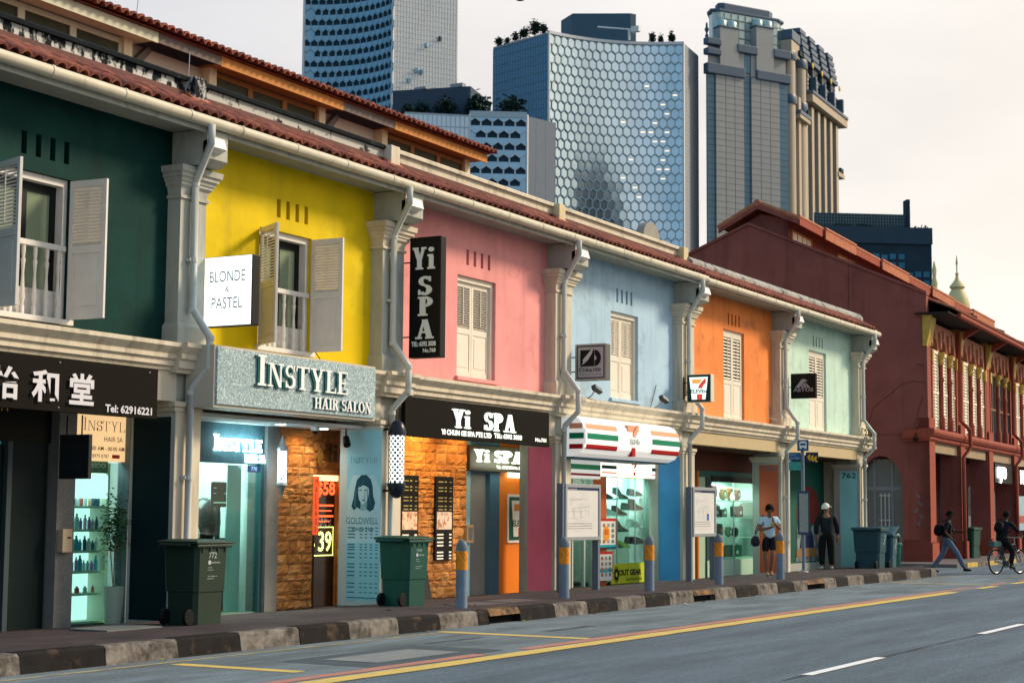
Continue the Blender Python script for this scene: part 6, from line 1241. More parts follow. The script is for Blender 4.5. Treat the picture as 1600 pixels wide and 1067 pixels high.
def gridface(root, a, b, z0, z1, nx, nz, glassm, framem, tw=.18, name='curtain_wall', th=.18, dpt=.12):
    """flat curtain wall from a to b (2D), mullion grid proud of glass; outward to the right of a->b"""
    t = (b-a); L = t.length; t.normalize(); n = Vector((t.y, -t.x))
    M_ = Matrix(((t.x, -n.x, 0, a.x), (t.y, -n.y, 0, a.y), (0, 0, 1, 0), (0, 0, 0, 1)))
    obj(name, MB().add([(0, 0, z0), (L, 0, z0), (L, 0, z1), (0, 0, z1)], [(0, 1, 2, 3)]).xf(M_), glassm, root)
    mb = MB()
    for k in range(nx+1): x = L*k/nx; mb.box(max(0, x-tw/2), min(L, x+tw/2), -dpt, 0, z0, z1)
    for k in range(nz+1): z = z0+(z1-z0)*k/nz; mb.box(0, L, -dpt*.8, 0.01, z-th/2, z+th/2)
    o = obj('mullions', mb.xf(M_), framem, root); o['kind'] = 'stuff'
def arcpath(S, h0, h1, w, n, sgn=1):
    p = S.copy(); out = []; edge = [p.copy()]
    for k in range(n):
        t = dirh(h0+(h1-h0)*(k+.5)/n); out.append((p + t*w/2, t*sgn)); p = p + t*w; edge.append(p.copy())
    return out, edge
def body(root, name, pts, z0, z1, m):
    return obj(name, MB().prism([(p.x, p.y) for p in pts], 'z', z0, z1), m, root)
V2 = lambda x, y: Vector((x, y))
# --- curved tower in the middle
S = V2(362.4, 192.5); TB = thing('glass_tower', 'curved blue glass tower with hexagon frames in the middle of the skyline', 'tower', (375, 190, 0))
path, edge = arcpath(S, 50, 100, 2.02, 18)
ZT = 119.6
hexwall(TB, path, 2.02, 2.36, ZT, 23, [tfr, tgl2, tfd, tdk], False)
LE = V2(368.3, 211.6); E2 = edge[-1]; RE = E2 + dirh(22.8)*13.5
off = lambda p, d: p + dirh(0)*d
body(TB, 'core', [S+dirh(0)*.3] + [off(e_, .35) for e_ in edge[1:-1]] + [E2+dirh(0)*.2, RE, off(RE, 6), LE], 0, ZT, tgr)
gridface(TB, LE, S, 60, ZT-.6, 34, 26, facet_glass('tower_side_glass', (0.16, 0.30, 0.42), .15), mat('mullion_blue', (0.10, 0.20, 0.28), .5), .16, th=.22)
gridface(TB, E2, RE, 60, ZT, 2, 60, tgr, mat('grey_rib', (0.30, 0.32, 0.34), .6), .2, 'grey_wall', .1, .05)
mb = MB()
for k in range(len(edge)-1):
    a, b = edge[k], edge[k+1]; n = Vector(((b-a).y, -(b-a).x)).normalized()
    mb.add([(a.x+n.x*.4, a.y+n.y*.4, ZT-.5), (b.x+n.x*.4, b.y+n.y*.4, ZT-.5), (b.x+n.x*.4, b.y+n.y*.4, ZT+.25), (a.x+n.x*.4, a.y+n.y*.4, ZT+.25), (a.x-n.x, a.y-n.y, ZT+.25), (b.x-n.x, b.y-n.y, ZT+.25)], [(0, 1, 2, 3), (3, 2, 5, 4)])
obj('roof_rim', mb, twt, TB)
for p_ in (S, E2): obj('edge_fin', MB().box(p_.x-.25, p_.x+.25, p_.y-.35, p_.y+.1, 50, ZT+.25), twt, TB)
body(TB, 'roof_box', [V2(386.6, 198.3), V2(393.5, 184.9), V2(395.0, 184.0), V2(399, 190), V2(391, 204)], ZT, 131.4, mat('roof_box_blue', (0.05, 0.10, 0.14), .5, n=.1, ns=.3))
obj('maintenance_crane', MB().tube([(378.5, 178.2, ZT), (378.5, 178.2, 122.2)], .35, 6).tube([(376, 185.8, 123.4), (379.5, 176.4, 122.2)], .2, 5).box(378.3, 379.6, 175.5, 177.6, 121.6, 123.0), twt, TB)
# lit offices behind some hexagons
litw_ = mat('lit_office', (1.0, 0.78, 0.55), emit=.75); random.seed(4)
for r_, k in [(4, 11), (5, 14), (8, 8), (8, 12), (9, 10), (9, 11), (9, 13), (10, 12), (10, 13), (11, 13), (12, 13), (13, 12), (13, 13), (14, 8), (14, 13), (7, 13), (15, 9), (16, 10), (6, 13), (12, 9)]:
    c, t = path[min(k+2, 17)]; p = c + t*(1.0 if r_ % 2 else 0); z = ZT - 2.36*(r_+.7); n = Vector((t.y, -t.x))
    obj('lit_ceiling', MB().add([(p.x-t.x*.55+n.x*.03, p.y-t.y*.55+n.y*.03, z-.15), (p.x+t.x*.55+n.x*.03, p.y+t.y*.55+n.y*.03, z-.15), (p.x+t.x*.55+n.x*.03, p.y+t.y*.55+n.y*.03, z+.2), (p.x-t.x*.55+n.x*.03, p.y-t.y*.55+n.y*.03, z+.2)], [(0, 1, 2, 3)]), litw_, TB)
def rooftree(x, y, z, h, label, spread=1.0):
    t = thing('rooftop_tree', label, 'tree', (x, y, z), 'trees on the tower roofs')
    obj('trunk', MB().tube([(x, y, z), (x+.1, y, z+h*.5)], .12, 5), trkm, t)
    mb = MB()
    for k in range(420):
        c = Vector((x+random.gauss(0, h*.17*spread), y+random.gauss(0, h*.17*spread), z+h*.66+random.gauss(0, h*.17))); a = random.uniform(0, 6.3); s_ = h*random.uniform(.05, .095)
        d = Vector((math.cos(a), math.sin(a), random.uniform(-.6, .6)))*s_; u = Vector((random.uniform(-1, 1), random.uniform(-1, 1), random.uniform(0, 1)))*s_
        mb.add([c-d, c+u, c+d, c-u], [(0, 1, 2, 3)])
    obj('crown', mb, treem, t)
for k, (u_, h) in enumerate([(.10, 3.2), (.25, 2.6), (.40, 3.2), (.55, 3.8), (.75, 4.6), (.9, 3.4)]):
    p = LE.lerp(S, u_); rooftree(p.x+2, p.y+1, ZT-.5, h, 'thin rooftop tree at the left corner of the curved tower, %s from the left' % ['first', 'second', 'third', 'fourth', 'fifth', 'sixth'][k], .8)
for k, (px_, h) in enumerate([(1.0, 3.4), (3.2, 2.8), (6.0, 3.6)]):
    p = E2 + dirh(90)*(-8.2+px_); rooftree(p.x+2.2, p.y+1.6, ZT-.3, h, 'slim rooftop tree at the right end of the curved tower, %s' % ['leftmost', 'middle', 'rightmost'][k], .6)
# --- left tower
K = V2(326.6, 215.1); TA = thing('residential_tower', 'tall blue tower with scalloped balconies cut by the top of the picture', 'tower', (322, 225, 0))
pathA, edgeA = arcpath(K, -34, -98, 1.82, 14, -1)
pathA = [(c, t) for c, t in pathA]
hexwall(TA, pathA, 1.82, 2.55, 140, 19, [mat('balcony_frame', (0.20, 0.38, 0.48), .5), facet_glass('balcony_glass', (0.20, 0.36, 0.46), .3, .4), mat('balcony_edge', (0.12, 0.30, 0.40), .5), tdk], True, 'hexagonal_balcony')
KR = V2(341.1, 206.2)
body(TA, 'core', [K+dirh(0)*.4] + [off(e_, .4) for e_ in edgeA[1:]] + [off(edgeA[-1], 8), off(KR, 8), KR+dirh(0)*.3][:], 0, 141, tgr)
gridface(TA, K, KR, 60, 141, 22, 66, facet_glass('white_tower_glass', (0.55, 0.60, 0.60), .25, .45), mat('white_mullion', (0.60, 0.60, 0.58), .5), .2, th=.28)
for p_ in (K, edgeA[-1]): obj('edge_fin', MB().box(p_.x-.2, p_.x+.2, p_.y-.5, p_.y+.0, 50, 141), twt, TA)
for u_, z_ in ((.72, 113.0), (.52, 111), (.25, 101.8), (.42, 99), (.36, 104.5), (.44, 104.3)):
    p = K.lerp(KR, u_); obj('open_window', MB().box(p.x-.35, p.x+.35, p.y-.6, p.y-.25, z_, z_+1.1), tdk if u_ > .7 else tgl, TA)
# --- podium block
TC = thing('podium_block', 'lower glass block with hexagon balconies and trees on its roof', 'building', (310, 172, 0))
P823 = V2(310.0, 169.8); P733 = V2(303.2, 179.9); P640 = V2(294.5, 190.5); P868 = V2(318.4, 167.3); CZT = 84.9
t_ = (P823-P733).normalized(); Lc = (P823-P733).length; nC = 5; wC = Lc/nC
hexwall(TC, [(P733 + t_*(k+.5)*wC, t_) for k in range(nC)], wC, 2.55, CZT-.4, 8, [mat('podium_frame', (0.48, 0.60, 0.68), .5), facet_glass('podium_glass', (0.26, 0.44, 0.56), .25, .5), tfr, tdk], True, 'hexagonal_balcony')
body(TC, 'core', [P733+dirh(0)*.1, P823+dirh(0)*.1, P868, off(P868, 16), off(P640, 16), P640], 0, CZT, tgr)
gridface(TC, P640, P733, 55, CZT-.3, 14, 12, facet_glass('podium_side_glass', (0.38, 0.50, 0.58), .2, .5), tfr, .14, th=.2)
gridface(TC, P823, P868, 55, CZT, 3, 70, mat('podium_grey', (0.16, 0.20, 0.25), .6), mat('podium_rib', (0.21, 0.25, 0.29), .6), .12, 'grey_wall', .08, .04)
obj('edge_fin', MB().box(P823.x-.2, P823.x+.2, P823.y-.3, P823.y+.1, 50, CZT+.3), twt, TC)
obj('edge_fin', MB().box(P733.x-.15, P733.x+.15, P733.y-.3, P733.y+.1, 50, CZT+.1), twt, TC)
nn = Vector((t_.y, -t_.x)); obj('parapet_glass', MB().prism([(P733.x+nn.x*.1, P733.y+nn.y*.1), (P823.x+nn.x*.1, P823.y+nn.y*.1), (P823.x-nn.x*.1, P823.y-nn.y*.1), (P733.x-nn.x*.1, P733.y-nn.y*.1)], 'z', CZT-.4, CZT+.9), tfr, TC)
body(TC, 'roof_box', [V2(303.5, 199.5), V2(307.8, 182.4), V2(323.0, 186.0), V2(320, 203)], CZT, 92.4, mat('roof_box_slate', (0.045, 0.07, 0.10), .55, n=.1, ns=.3))
obj('vent_hood', MB().box(307.0, 308.5, 184, 187, 92.4, 93.2).box(305, 307, 192, 195, 92.4, 92.9), tgr, TC)
for (x, y, h, l) in ((301.8, 191.0, 4.6, 'bushy dark tree at the left end of the podium roof'), (304.5, 186.5, 5.6, 'round dark tree left on the podium roof'), (307.3, 180.6, 6.6, 'taller dark tree in the middle of the podium roof'), (312.5, 175.0, 7.0, 'large dark tree at the right end of the podium roof'), (298.6, 192.4, 3.4, 'low dark bush on the far left of the podium roof')): rooftree(x, y, CZT-h*.25, h, l, 1.15)
# --- stone tower with art deco crown
TD = thing('stone_tower', 'tall pale stone tower with stepped dark crown and gilded ornaments', 'tower', (420, 150, 0))
stn = mat('tower_stone_shaded', (0.33, 0.335, 0.32), .7, n=.05, ns=.4); stw = mat('tower_stone_sunlit', (0.40, 0.34, 0.26), .7, n=.05, ns=.4); sbl = facet_glass('tower_blue_strip', (0.05, 0.12, 0.18), .3, .4); scn = mat('cornice_slate', (0.06, 0.10, 0.15), .45, n=.1, ns=.5); jn = mat('stone_joint', (0.22, 0.23, 0.22), .8)  # same stone twice: shade coloured into the front, warm sunlight into the flank
KL = V2(396.3, 164.7); KD = V2(418.6, 151.2); u = (KD-KL).normalized(); LL = (KD-KL).length; nrm = Vector((u.y, -u.x)); vdir = dirh(26)
MD = Matrix(((u.x, -nrm.x, 0, KL.x), (u.y, -nrm.y, 0, KL.y), (0, 0, 1, 0), (0, 0, 0, 1)))
def td(name, x0, x1, y0, y1, z0, z1, m, **k): return obj(name, MB().box(x0, x1, y0, y1, z0, z1).xf(MD), m, TD, **k)
fx = lambda p: (p-1104)/125*LL
obj('core', MB().prism([(.5, .2), (LL-.3, .2), (LL-.3, 7), (6.6, 7)], 'z', 0, 121).xf(MD), stn, TD)
for a, b, m, y0 in ((1104, 1116, sbl, -.1), (1159, 1170.5, sbl, -.05), (1215, 1229, sbl, -.15)): td('glass_strip', fx(a), fx(b), y0, .3, 50, 114.5, m)
for a, b in ((1116, 1131), (1131, 1145), (1145, 1159), (1170.5, 1185), (1185, 1200), (1200, 1215)):
    td('stone_bay', fx(a)+.08, fx(b)-.08, -.5, .2, 50, 114.2, stn); 
jm = MB()
for k in range(40):
    z = 52+k*1.6
    for a, b in ((1116, 1159), (1170.5, 1215)): jm.box(fx(a), fx(b), -.53, -.4, z, z+.12)
o = obj('stone_joints', jm.xf(MD), jn, TD); o['kind'] = 'stuff'
jm = MB()
for k in range(40): z = 52+k*1.6; jm.box(fx(1159), fx(1170.5), -.12, 0, z, z+.1).box(fx(1215), fx(1229), -.2, -.1, z, z+.1).box(fx(1104), fx(1116), -.2, -.1, z, z+.1)
o = obj('strip_bars', jm.xf(MD), scn, TD); o['kind'] = 'stuff'
for a, b, z0, z1 in ((1102, 1160, 113.6, 116.4), (1178, 1232, 114.0, 116.6), (1102, 1124, 121.2, 123.0), (1102, 1124, 118.6, 120.3), (1148, 1180, 120.3, 122.6), (1205, 1232, 120.6, 123.0)):
    td('cornice', fx(a), fx(b), -1.0, 1, z0, z1, scn, bev=.25)
for a, b, zt in ((1122, 1150, 126.2), (1178, 1205, 128.0)):
    td('stone_pylon', fx(a), fx(b), -.8, 2, 114.2, zt, stn); td('pylon_cap', fx(a)-.2, fx(b)+.2, -1, 2.1, zt, zt+.5, scn, bev=.2)
    for q in (0, 1):
        xa = fx(a)+q*(fx(b)-fx(a))*.55; obj('glazed_hood', MB().lathe([(1.4, 0), (1.4, 1.3), (1.0, 1.8), (.2, 2.0)], (0, 0, 0), 12).xf(MD @ Matrix.Translation((xa+1.2, .4, zt+.5))), facet_glass('hood_glass', (0.35, 0.48, 0.46), .3, .3), TD, smooth=True)
td('stone_mid', fx(1150), fx(1160), -.3, 1, 114.2, 120.3, stn); td('stone_mid', fx(1171), fx(1178), -.3, 1, 114.2, 120.3, stn); td('dark_slot', fx(1160), fx(1171), -.1, 1, 115.4, 120.3, sbl)
dr_ = [(4.2, 3.2), (5.2, 6), (8, 9), (LL-2, 12), (LL+1.2, 10), (LL+1.4, 6), (LL+.4, 2.8), (LL-2.0, 1.6), (6, 1.9)]
obj('glass_drum', MB().prism(dr_, 'z', 120.5, 131.2).xf(MD), facet_glass('drum_glass', (0.42, 0.52, 0.50), .2, .3), TD)
gm2 = MB()
for k in range(10): x = 4.6+k*(LL-5.6)/9; gm2.box(x, x+.14, 1.5, 1.7, 121, 131)
for k in range(4): gm2.box(4.6, LL+.3, 1.45, 1.68, 122.5+k*2.3, 122.65+k*2.3)
o = obj('drum_bars', gm2.xf(MD), mat('drum_bar', (0.2, 0.3, 0.3), .5), TD); o['kind'] = 'stuff'
ex_ = lambda pts, k: [(LL/2+2+(x-LL/2-2)*k, 6+(y-6)*k) for x, y in pts]
obj('drum_roof', MB().prism(ex_(dr_, 1.07), 'z', 131.2, 132.0).xf(MD), scn, TD, bev=.2); obj('drum_roof', MB().prism(ex_(dr_, .8), 'z', 132.0, 134.2).xf(MD), scn, TD, bev=.4)
obj('finial_statue', MB().lathe([(.3, 0), (.5, .8), (.2, 1.5), (.6, 2.4), (.3, 3.2), (.25, 4.2)], (0, 0, 0), 8).xf(MD @ Matrix.Translation((.8, 1, 123))), scn, TD)
# right flank running away from the corner
MR = Matrix(((vdir.x, -vdir.y, 0, KD.x), (vdir.y, vdir.x, 0, KD.y), (0, 0, 1, 0), (0, 0, 0, 1)))  # x along flank, y outward is -y
def tr(name, x0, x1, y0, y1, z0, z1, m, **k): return obj(name, MB().box(x0, x1, y0, y1, z0, z1).xf(MR), m, TD, **k)
LF = 52
tr('flank_core', .4, LF, .5, 7, 0, 122, mat('flank_dark', (0.06, 0.075, 0.09), .6))
for x in (2.2, 12.2):
    obj('round_bay', MB().lathe([(2.2, 0), (2.2, 72)], (0, 0, 0), 20).xf(MR @ Matrix.Translation((x+1, .4, 50)) @ Matrix.Scale(.7, 4, (0, 1, 0))), stw, TD, smooth=True)
    for z0 in (109.5, 121.4): obj('bay_cornice', MB().lathe([(2.5, 0), (2.7, .6), (2.7, 2.0), (2.5, 2.4)], (0, 0, 0), 20).xf(MR @ Matrix.Translation((x+1, .4, z0)) @ Matrix.Scale(.75, 4, (0, 1, 0))), scn, TD, smooth=True)
tr('bay_block', .3, 7.5, -1.2, 4, 122.5, 127.5, stw); tr('block_cornice', .1, 7.8, -1.5, 4.2, 126.3, 129.0, scn, bev=.3)
for k in range(7):
    x = 7.5+k*6.2; tr('stone_rib', x, x+2.2, -.9, .6, 50, 112.5, stw); tr('dark_rib', x+2.6, x+3.4, -.5, .6, 50, 112.5, scn)
tr('flank_ledge', 16.5, LF+.5, -2.2, .6, 113.2, 115.4, stw); tr('flank_ledge_top', 16, LF+.5, -2.5, .6, 115.41, 116.2, scn)
tr('bay_ledge', 5.2, 15, -2.0, .6, 106.3, 107.4, stw); tr('bay_ledge', 5, 15.2, -2.2, .6, 107.41, 108.4, scn)
for k in range(4):
    x = 16+k*9.3
    for q in range(5): tr('louvre_stack', x-.3*q, x+5.6, 1.0-.35*q, 8, 132.6-1.9*q, 133.9-1.9*q, scn, bev=.15)
    tr('crown_pier', x+.5, x+5, .4, 6, 116, 125, mat('flank_dark', (0.06, 0.075, 0.09), .6))
    obj('gilded_ornament', MB().lathe([(.2, -.25), (.75, -.12), (.8, .12), (.25, .3)], (0, 0, 0), 14).xf(MR @ Matrix.Translation((x+5.2, -.9, 124.2)) @ Matrix.Rotation(R(90), 4, 'X')), mat('gilt', (0.60, 0.38, 0.07), .6), TD)
    for q in range(4): tr('bead_block', x+1+.1*q, x+1.9+.1*q, -.6, .4, 116.8+q*1.2, 117.6+q*1.2, stn)
    tr('dark_statue', x+6.6, x+7.8, -1.5, .5, 117.5, 121.5, scn, bev=.3)
for k, z in ((6.2, 123.4), (13.2, 108.8)): tr('ledge_plants', k, k+2.6, -1.8, -.6, z, z+1.3, treem)
tr('far_wing', 46, LF+.5, -1.2, 1, 98.2, 99.4, stw); tr('ledge_plants', 48, 51, -1.3, -.3, 99.5, 100.8, treem)
# --- dark hotel block at right
TE = thing('hotel_block', 'dark blue hotel block with a grid of windows right of the stone tower', 'building', (350, 105, 0))
A1 = V2(339.5, 116.5); A2 = V2(353.8, 96.1); ue = (A2-A1).normalized(); LE_ = (A2-A1).length; ne = Vector((ue.y, -ue.x))
ME = Matrix(((ue.x, -ne.x, 0, A1.x), (ue.y, -ne.y, 0, A1.y), (0, 0, 1, 0), (0, 0, 0, 1)))
te = lambda name, x0, x1, y0, y1, z0, z1, m, **k: obj(name, MB().box(x0, x1, y0, y1, z0, z1).xf(ME), m, TE, **k)
hdk = mat('hotel_dark', (0.025, 0.05, 0.068), .6, n=.15, ns=.4); hwn = facet_glass('hotel_window', (0.06, 0.22, 0.34), .3, .3); 
te('body', 0, LE_, 0, 18, 0, 58.5, hdk); te('parapet', -.1, LE_+.1, -.4, 18, 58.5, 62.0, mat('hotel_band', (0.045, 0.075, 0.10), .6, n=.1, ns=.5))
te('roof_screen', 0, LE_*.80, 1.5, 1.8, 62, 65.0, mat('screen_dark', (0.05, 0.08, 0.09), .5)); te('fin', LE_*.80, LE_*.80+.7, .8, 3.2, 60, 68.2, hdk)
sg_ = MB()
for k in range(32): sg_.box(k*.62, k*.62+.1, 1.4, 1.5, 62, 65)
for k in range(5): sg_.box(0, LE_*.8, 1.38, 1.48, 62.2+k*.68, 62.3+k*.68)
o = obj('screen_bars', sg_.xf(ME), mat('screen_bar', (0.2, 0.26, 0.26), .5), TE); o['kind'] = 'stuff'
for c_ in range(10):
    for r_ in range(8):
        if c_ < 3 and r_ < 2: continue
        x0 = LE_ - 1.9 - c_*1.78 - (.15 if c_ > 3 else 0); z0 = 55.2 - r_*1.85 - (.25 if c_ in (2, 5) else 0)
        te('window', x0, x0+1.3, -.12, .02, z0, z0+1.15, mat('lit_hotel', (.9, .9, .85), emit=.8) if (c_, r_) == (2, 3) else hwn)
pl = MB()
for k in range(200):
    c = ME @ Vector((random.choice([random.uniform(4, 8), random.uniform(LE_*.8+1, LE_-.3), random.uniform(9, 12)]), .3, 62+random.uniform(-1.2, .6) * (1 if k % 2 else .4))); s_ = .3
    pl.add([c+Vector((0, 0, s_)), c+Vector((s_, 0, 0)), c+Vector((0, s_, -s_))], [(0, 1, 2)])
o = obj('roof_plants', pl, treem, TE); o['kind'] = 'stuff'
# small far block between the towers
fb = thing('far_block', 'small distant block between the curved tower and the stone tower', 'building', (480, 190, 0))
obj('body', MB().box(470, 474, 186, 189.5, 0, 92).box(473, 478, 180, 186, 0, 82), mat('far_grey', (0.12, 0.16, 0.19), .7), fb)
# pale gold dome and minaret
dm = thing('onion_dome', 'pale gold onion dome with a finial above the red roof', 'dome', (139, 35.7, 15))
gd = mat('pale_gold', (0.66, 0.54, 0.25), .5, n=.06, ns=1)
obj('dome', MB().lathe([(.85, 0), (.9, 3.4), (.98, 3.6), (1.0, 4.2), (.85, 4.8), (.62, 5.3), (.45, 5.6)], (139, 35.7, 14.5), 20), gd, dm, smooth=True)
obj('finial', MB().lathe([(.5, 5.6), (.64, 5.75), (.56, 5.9), (.35, 6.15), (.18, 6.4), (.1, 6.7), (.16, 6.85), (.06, 7.0), (.05, 7.6), (.1, 7.7), (.02, 8.4)], (139, 35.7, 14.5), 16), gd, dm, smooth=True)
mn = thing('minaret_finial', 'slender pale gold spire left of the onion dome', 'spire', (148, 40, 15))
obj('spire', MB().lathe([(.28, 0), (.2, 4.2), (.3, 4.4), (.2, 5), (.3, 5.9), (.18, 6.2), (.28, 7.0), (.15, 7.5), (.2, 8.2), (.04, 9)], (148, 40, 14.9), 12), gd, mn, smooth=True)
bd = thing('bird', 'small dark bird flying in the sky above the left of the curved tower', 'bird', (62, 34.5, 28.4))
bp_ = Vector((82.5, 45.7, 30.5)); rt = Vector((CAMX.x, CAMX.y, 0)).normalized()
obj('body', MB().tube([bp_-rt*.18, bp_+Vector((0, 0, .02)), bp_+rt*.25], [.02, .07, .02], 8), mat('bird_dark', (0.05, 0.03, 0.03), .7), bd)
for s_ in (-1, 1): obj('wing', MB().add([bp_+Vector((0, .1, .03)), bp_+Vector((0, -.1, .03)), bp_+rt*s_*.45+Vector((0, 0, .10)), bp_+rt*s_*.75+Vector((0, 0, .16 if s_ > 0 else .06))], [(0, 1, 3, 2)]), _M['bird_dark'], bd)

# --- dark stepped block on the other side of the road, outside the frame: it shows as the dark reflection in the curved tower
TM = thing('office_block', 'dark stepped office block across the road, seen mirrored in the curved glass tower', 'building', (300, -45, 0))
mrm = mat('mirror_block_dark', (0.035, 0.05, 0.065), .8)
for k, (a, b, z) in enumerate([(236, 252, 118), (252, 290, 132), (290, 318, 140), (318, 345, 136), (345, 362, 141), (362, 376, 128)]):
    ya, yb = -22-(a-232)*.25, -22-(b-232)*.25
    obj('block', MB().add([(a, ya, 0), (b, yb, 0), (b, yb-25, 0), (a, ya-25, 0), (a, ya, z), (b, yb, z), (b, yb-25, z), (a, ya-25, z)], [(0, 3, 2, 1), (4, 5, 6, 7), (0, 1, 5, 4), (1, 2, 6, 5), (2, 3, 7, 6), (3, 0, 4, 7)]), mrm, TM)
# ---------------------------------------------------------------- street furniture
bolm = mat('bollard_blue_grey', (0.16, 0.22, 0.29), .6, n=.12, ns=6, dirt=(0.28, 0.32, 0.36), ds=7, dt_=(.6, .75)); bolc = mat('bollard_cap', (0.13, 0.17, 0.20), .5)
bolo = mat('reflective_orange', (0.75, 0.26, 0.015), .45, n=.08, ns=8)
BLB = ['bollard in front of the sandstone spa wall', 'bollard in front of the magenta column', 'bollard in front of the shoe display window', 'bollard beside the second map board', 'bollard beside the person in the pale blue shirt']
for k, (x, y) in enumerate([(21.45, 12.78), (25.0, 12.94), (28.2, 12.87), (31.8, 13.0), (35.15, 12.95)]):
    b = thing('bollard', 'blue grey ' + BLB[k], 'bollard', (x, y, .18), 'bollards with orange bands along the kerb')
    obj('post', MB().lathe([(.085, -.03), (.085, .84)], (x, y, .18), 20), bolm, b, smooth=True)
    obj('cap', MB().lathe([(.088, .84), (.088, .88), (.08, .93), (.055, .975), (.02, .995), (.002, 1.0)], (x, y, .18), 20), bolc, b, smooth=True)
    bd = obj('reflective_band', MB().lathe([(.0875, .56), (.0875, .83)], (x, y, .18), 20), bolo, b, smooth=True)
    ch = MB(); Pq = lambda a, z: (x+.0885*math.cos(a), y+.0885*math.sin(a), z+.18)
    for c_ in range(4):
        base = R(185) + c_*R(90)
        for q in range(10):
            u0, u1 = q/10, (q+1)/10; w = lambda u: (1-abs(2*u-1))*R(58)
            for lo in (0, 1):
                a0, a1 = base+w(u0)+lo*0, base+w(u1)
                if lo: continue
                ch.add([Pq(a0, .565+u0*.26), Pq(a0+R(36), .565+u0*.26), Pq(a1+R(36), .565+u1*.26), Pq(a1, .565+u1*.26)], [(0, 1, 2, 3)])
    obj('chevron', ch, blk, bd)
    obj('base_patch', MB().lathe([(.16, 0), (.16, .006)], (x, y, .172 if y < 12.9 else .17), 14), mat('red_patch', (0.13, 0.05, 0.045), .8, n=.2, ns=6), b)
def wheelie(x, y, z, sx, sy, h, col, label, rz=0, txt=None, openlid=False, key='a', num='770'):
    b = thing('wheelie_bin', label, 'bin', (x, y, z), 'bins standing on the pavement', rz)
    m = mat('bin_'+key, col, .5, n=.12, ns=3, b=.08, bs=60, spec=.25); mb = MB(); L = dict(local=True)
    t, q = (sx/2, sy/2), (sx/2*.84, sy/2*.82); o_ = -.03
    lv_ = [(q[0], q[1], 0), (q[0]*1.03, q[1]*1.03, .38*h), (q[0]*1.09, q[1]*1.09, .385*h), (t[0]*.97, t[1]*.97, .9*h)]
    for a, c_, zz in lv_:
        r_ = .05
        mb.v += [(-a, -c_+r_, zz), (-a+r_, -c_, zz), (a-r_, -c_, zz), (a, -c_+r_, zz), (a, c_-r_, zz), (a-r_, c_, zz), (-a+r_, c_, zz), (-a, c_-r_, zz)]
    for i in range(3):
        for k in range(8): mb.f.append((i*8+k, i*8+(k+1) % 8, i*8+8+(k+1) % 8, i*8+8+k))
    mb.f += [tuple(range(8))[::-1], tuple(range(24, 32))]; mb.mi = [0]*len(mb.f)
    obj('body', mb, m, b, **L)
    obj('rim', MB().box(-t[0]-.02, t[0]+.02, -t[1]-.02, t[1]+.02, .9*h, .94*h), m, b, bev=.012, **L)
    rb_ = MB()
    for k in range(4): xx = -t[0]*.7+k*t[0]*.45; rb_.box(xx, xx+.03, -t[1]*1.0-.005, -t[1]*.9, .85*h, .9*h)
    obj('rib', rb_, m, b, **L)
    ld = MB().add([(-t[0]-.05, -t[1]-.03, .945*h), (t[0]+.05, -t[1]-.03, .945*h), (t[0]+.05, t[1]+.03, .945*h), (-t[0]-.05, t[1]+.03, .945*h), (-t[0]-.05, -t[1]-.03, .975*h), (t[0]+.05, -t[1]-.03, .965*h), (t[0]+.05, t[1]+.03, .965*h), (-t[0]-.05, t[1]+.03, .975*h), (-t[0]*.7, -t[1]*.7, 1.0*h), (t[0]*.7, -t[1]*.7, .995*h), (t[0]*.7, t[1]*.7, .995*h), (-t[0]*.7, t[1]*.7, 1.0*h)],
        [(0, 3, 2, 1), (0, 1, 5, 4), (1, 2, 6, 5), (2, 3, 7, 6), (3, 0, 4, 7), (4, 5, 9, 8), (5, 6, 10, 9), (6, 7, 11, 10), (7, 4, 8, 11), (8, 9, 10, 11)])
    if openlid: ld.xf(Matrix.Translation((-t[0], 0, .93*h)) @ Matrix.Rotation(R(-22), 4, 'Y') @ Matrix.Translation((t[0], 0, -.93*h)))
    obj('lid', ld, m, b, bev=.008, **L)
    obj('handle', MB().tube([(-t[0]-.08, -t[1]*.8, .93*h), (-t[0]-.08, t[1]*.8, .93*h)], .018, 8).tube([(-t[0]-.08, -t[1]*.6, .93*h), (-t[0], -t[1]*.6, .93*h)], .015, 6).tube([(-t[0]-.08, t[1]*.6, .93*h), (-t[0], t[1]*.6, .93*h)], .015, 6), m, b, **L)
    for s_ in (-1, 1):
        c_ = (-t[0]*.84-.07, s_*(q[1]-.05), .10); w_ = obj('wheel', MB().lathe([(.03, -.025), (.09, -.025), (.10, -.015), (.10, .015), (.09, .025), (.03, .025)], (0, 0, 0), 18).xf(Matrix.Translation(c_) @ Matrix.Rotation(R(90), 4, 'X')), blk, b, smooth=True, **L)
    if txt:
        pm_ = mat('bin_print', (0.42, 0.48, 0.48), .6); yy = -t[1]*.985-.004
        th = math.atan2(t[1]*.97-q[1]*1.09, (.9-.385)*h)  # flank leans outward going up
        def fl(xx, zf, *a): 
            return (xx, -(q[1]*1.09 + (t[1]*.97-q[1]*1.09)*(zf-.385)/(.515)) - .004, zf*h)
        up = Vector((0, -math.sin(th), math.cos(th)))
        def pr(body, w_, xx, zf, hh=None):
            v, f = text_mesh(body, .0); F_ = frame_mat(fl(xx, zf), (1, 0, 0), up); x0 = min(p[0] for p in v); x1 = max(p[0] for p in v); y0 = min(p[1] for p in v); kx = w_/(x1-x0)
            obj('print', MB().add([tuple(F_ @ Vector(((p[0]-x0)*kx, (p[1]-y0)*kx, .001))) for p in v], f), pm_, b, **L)
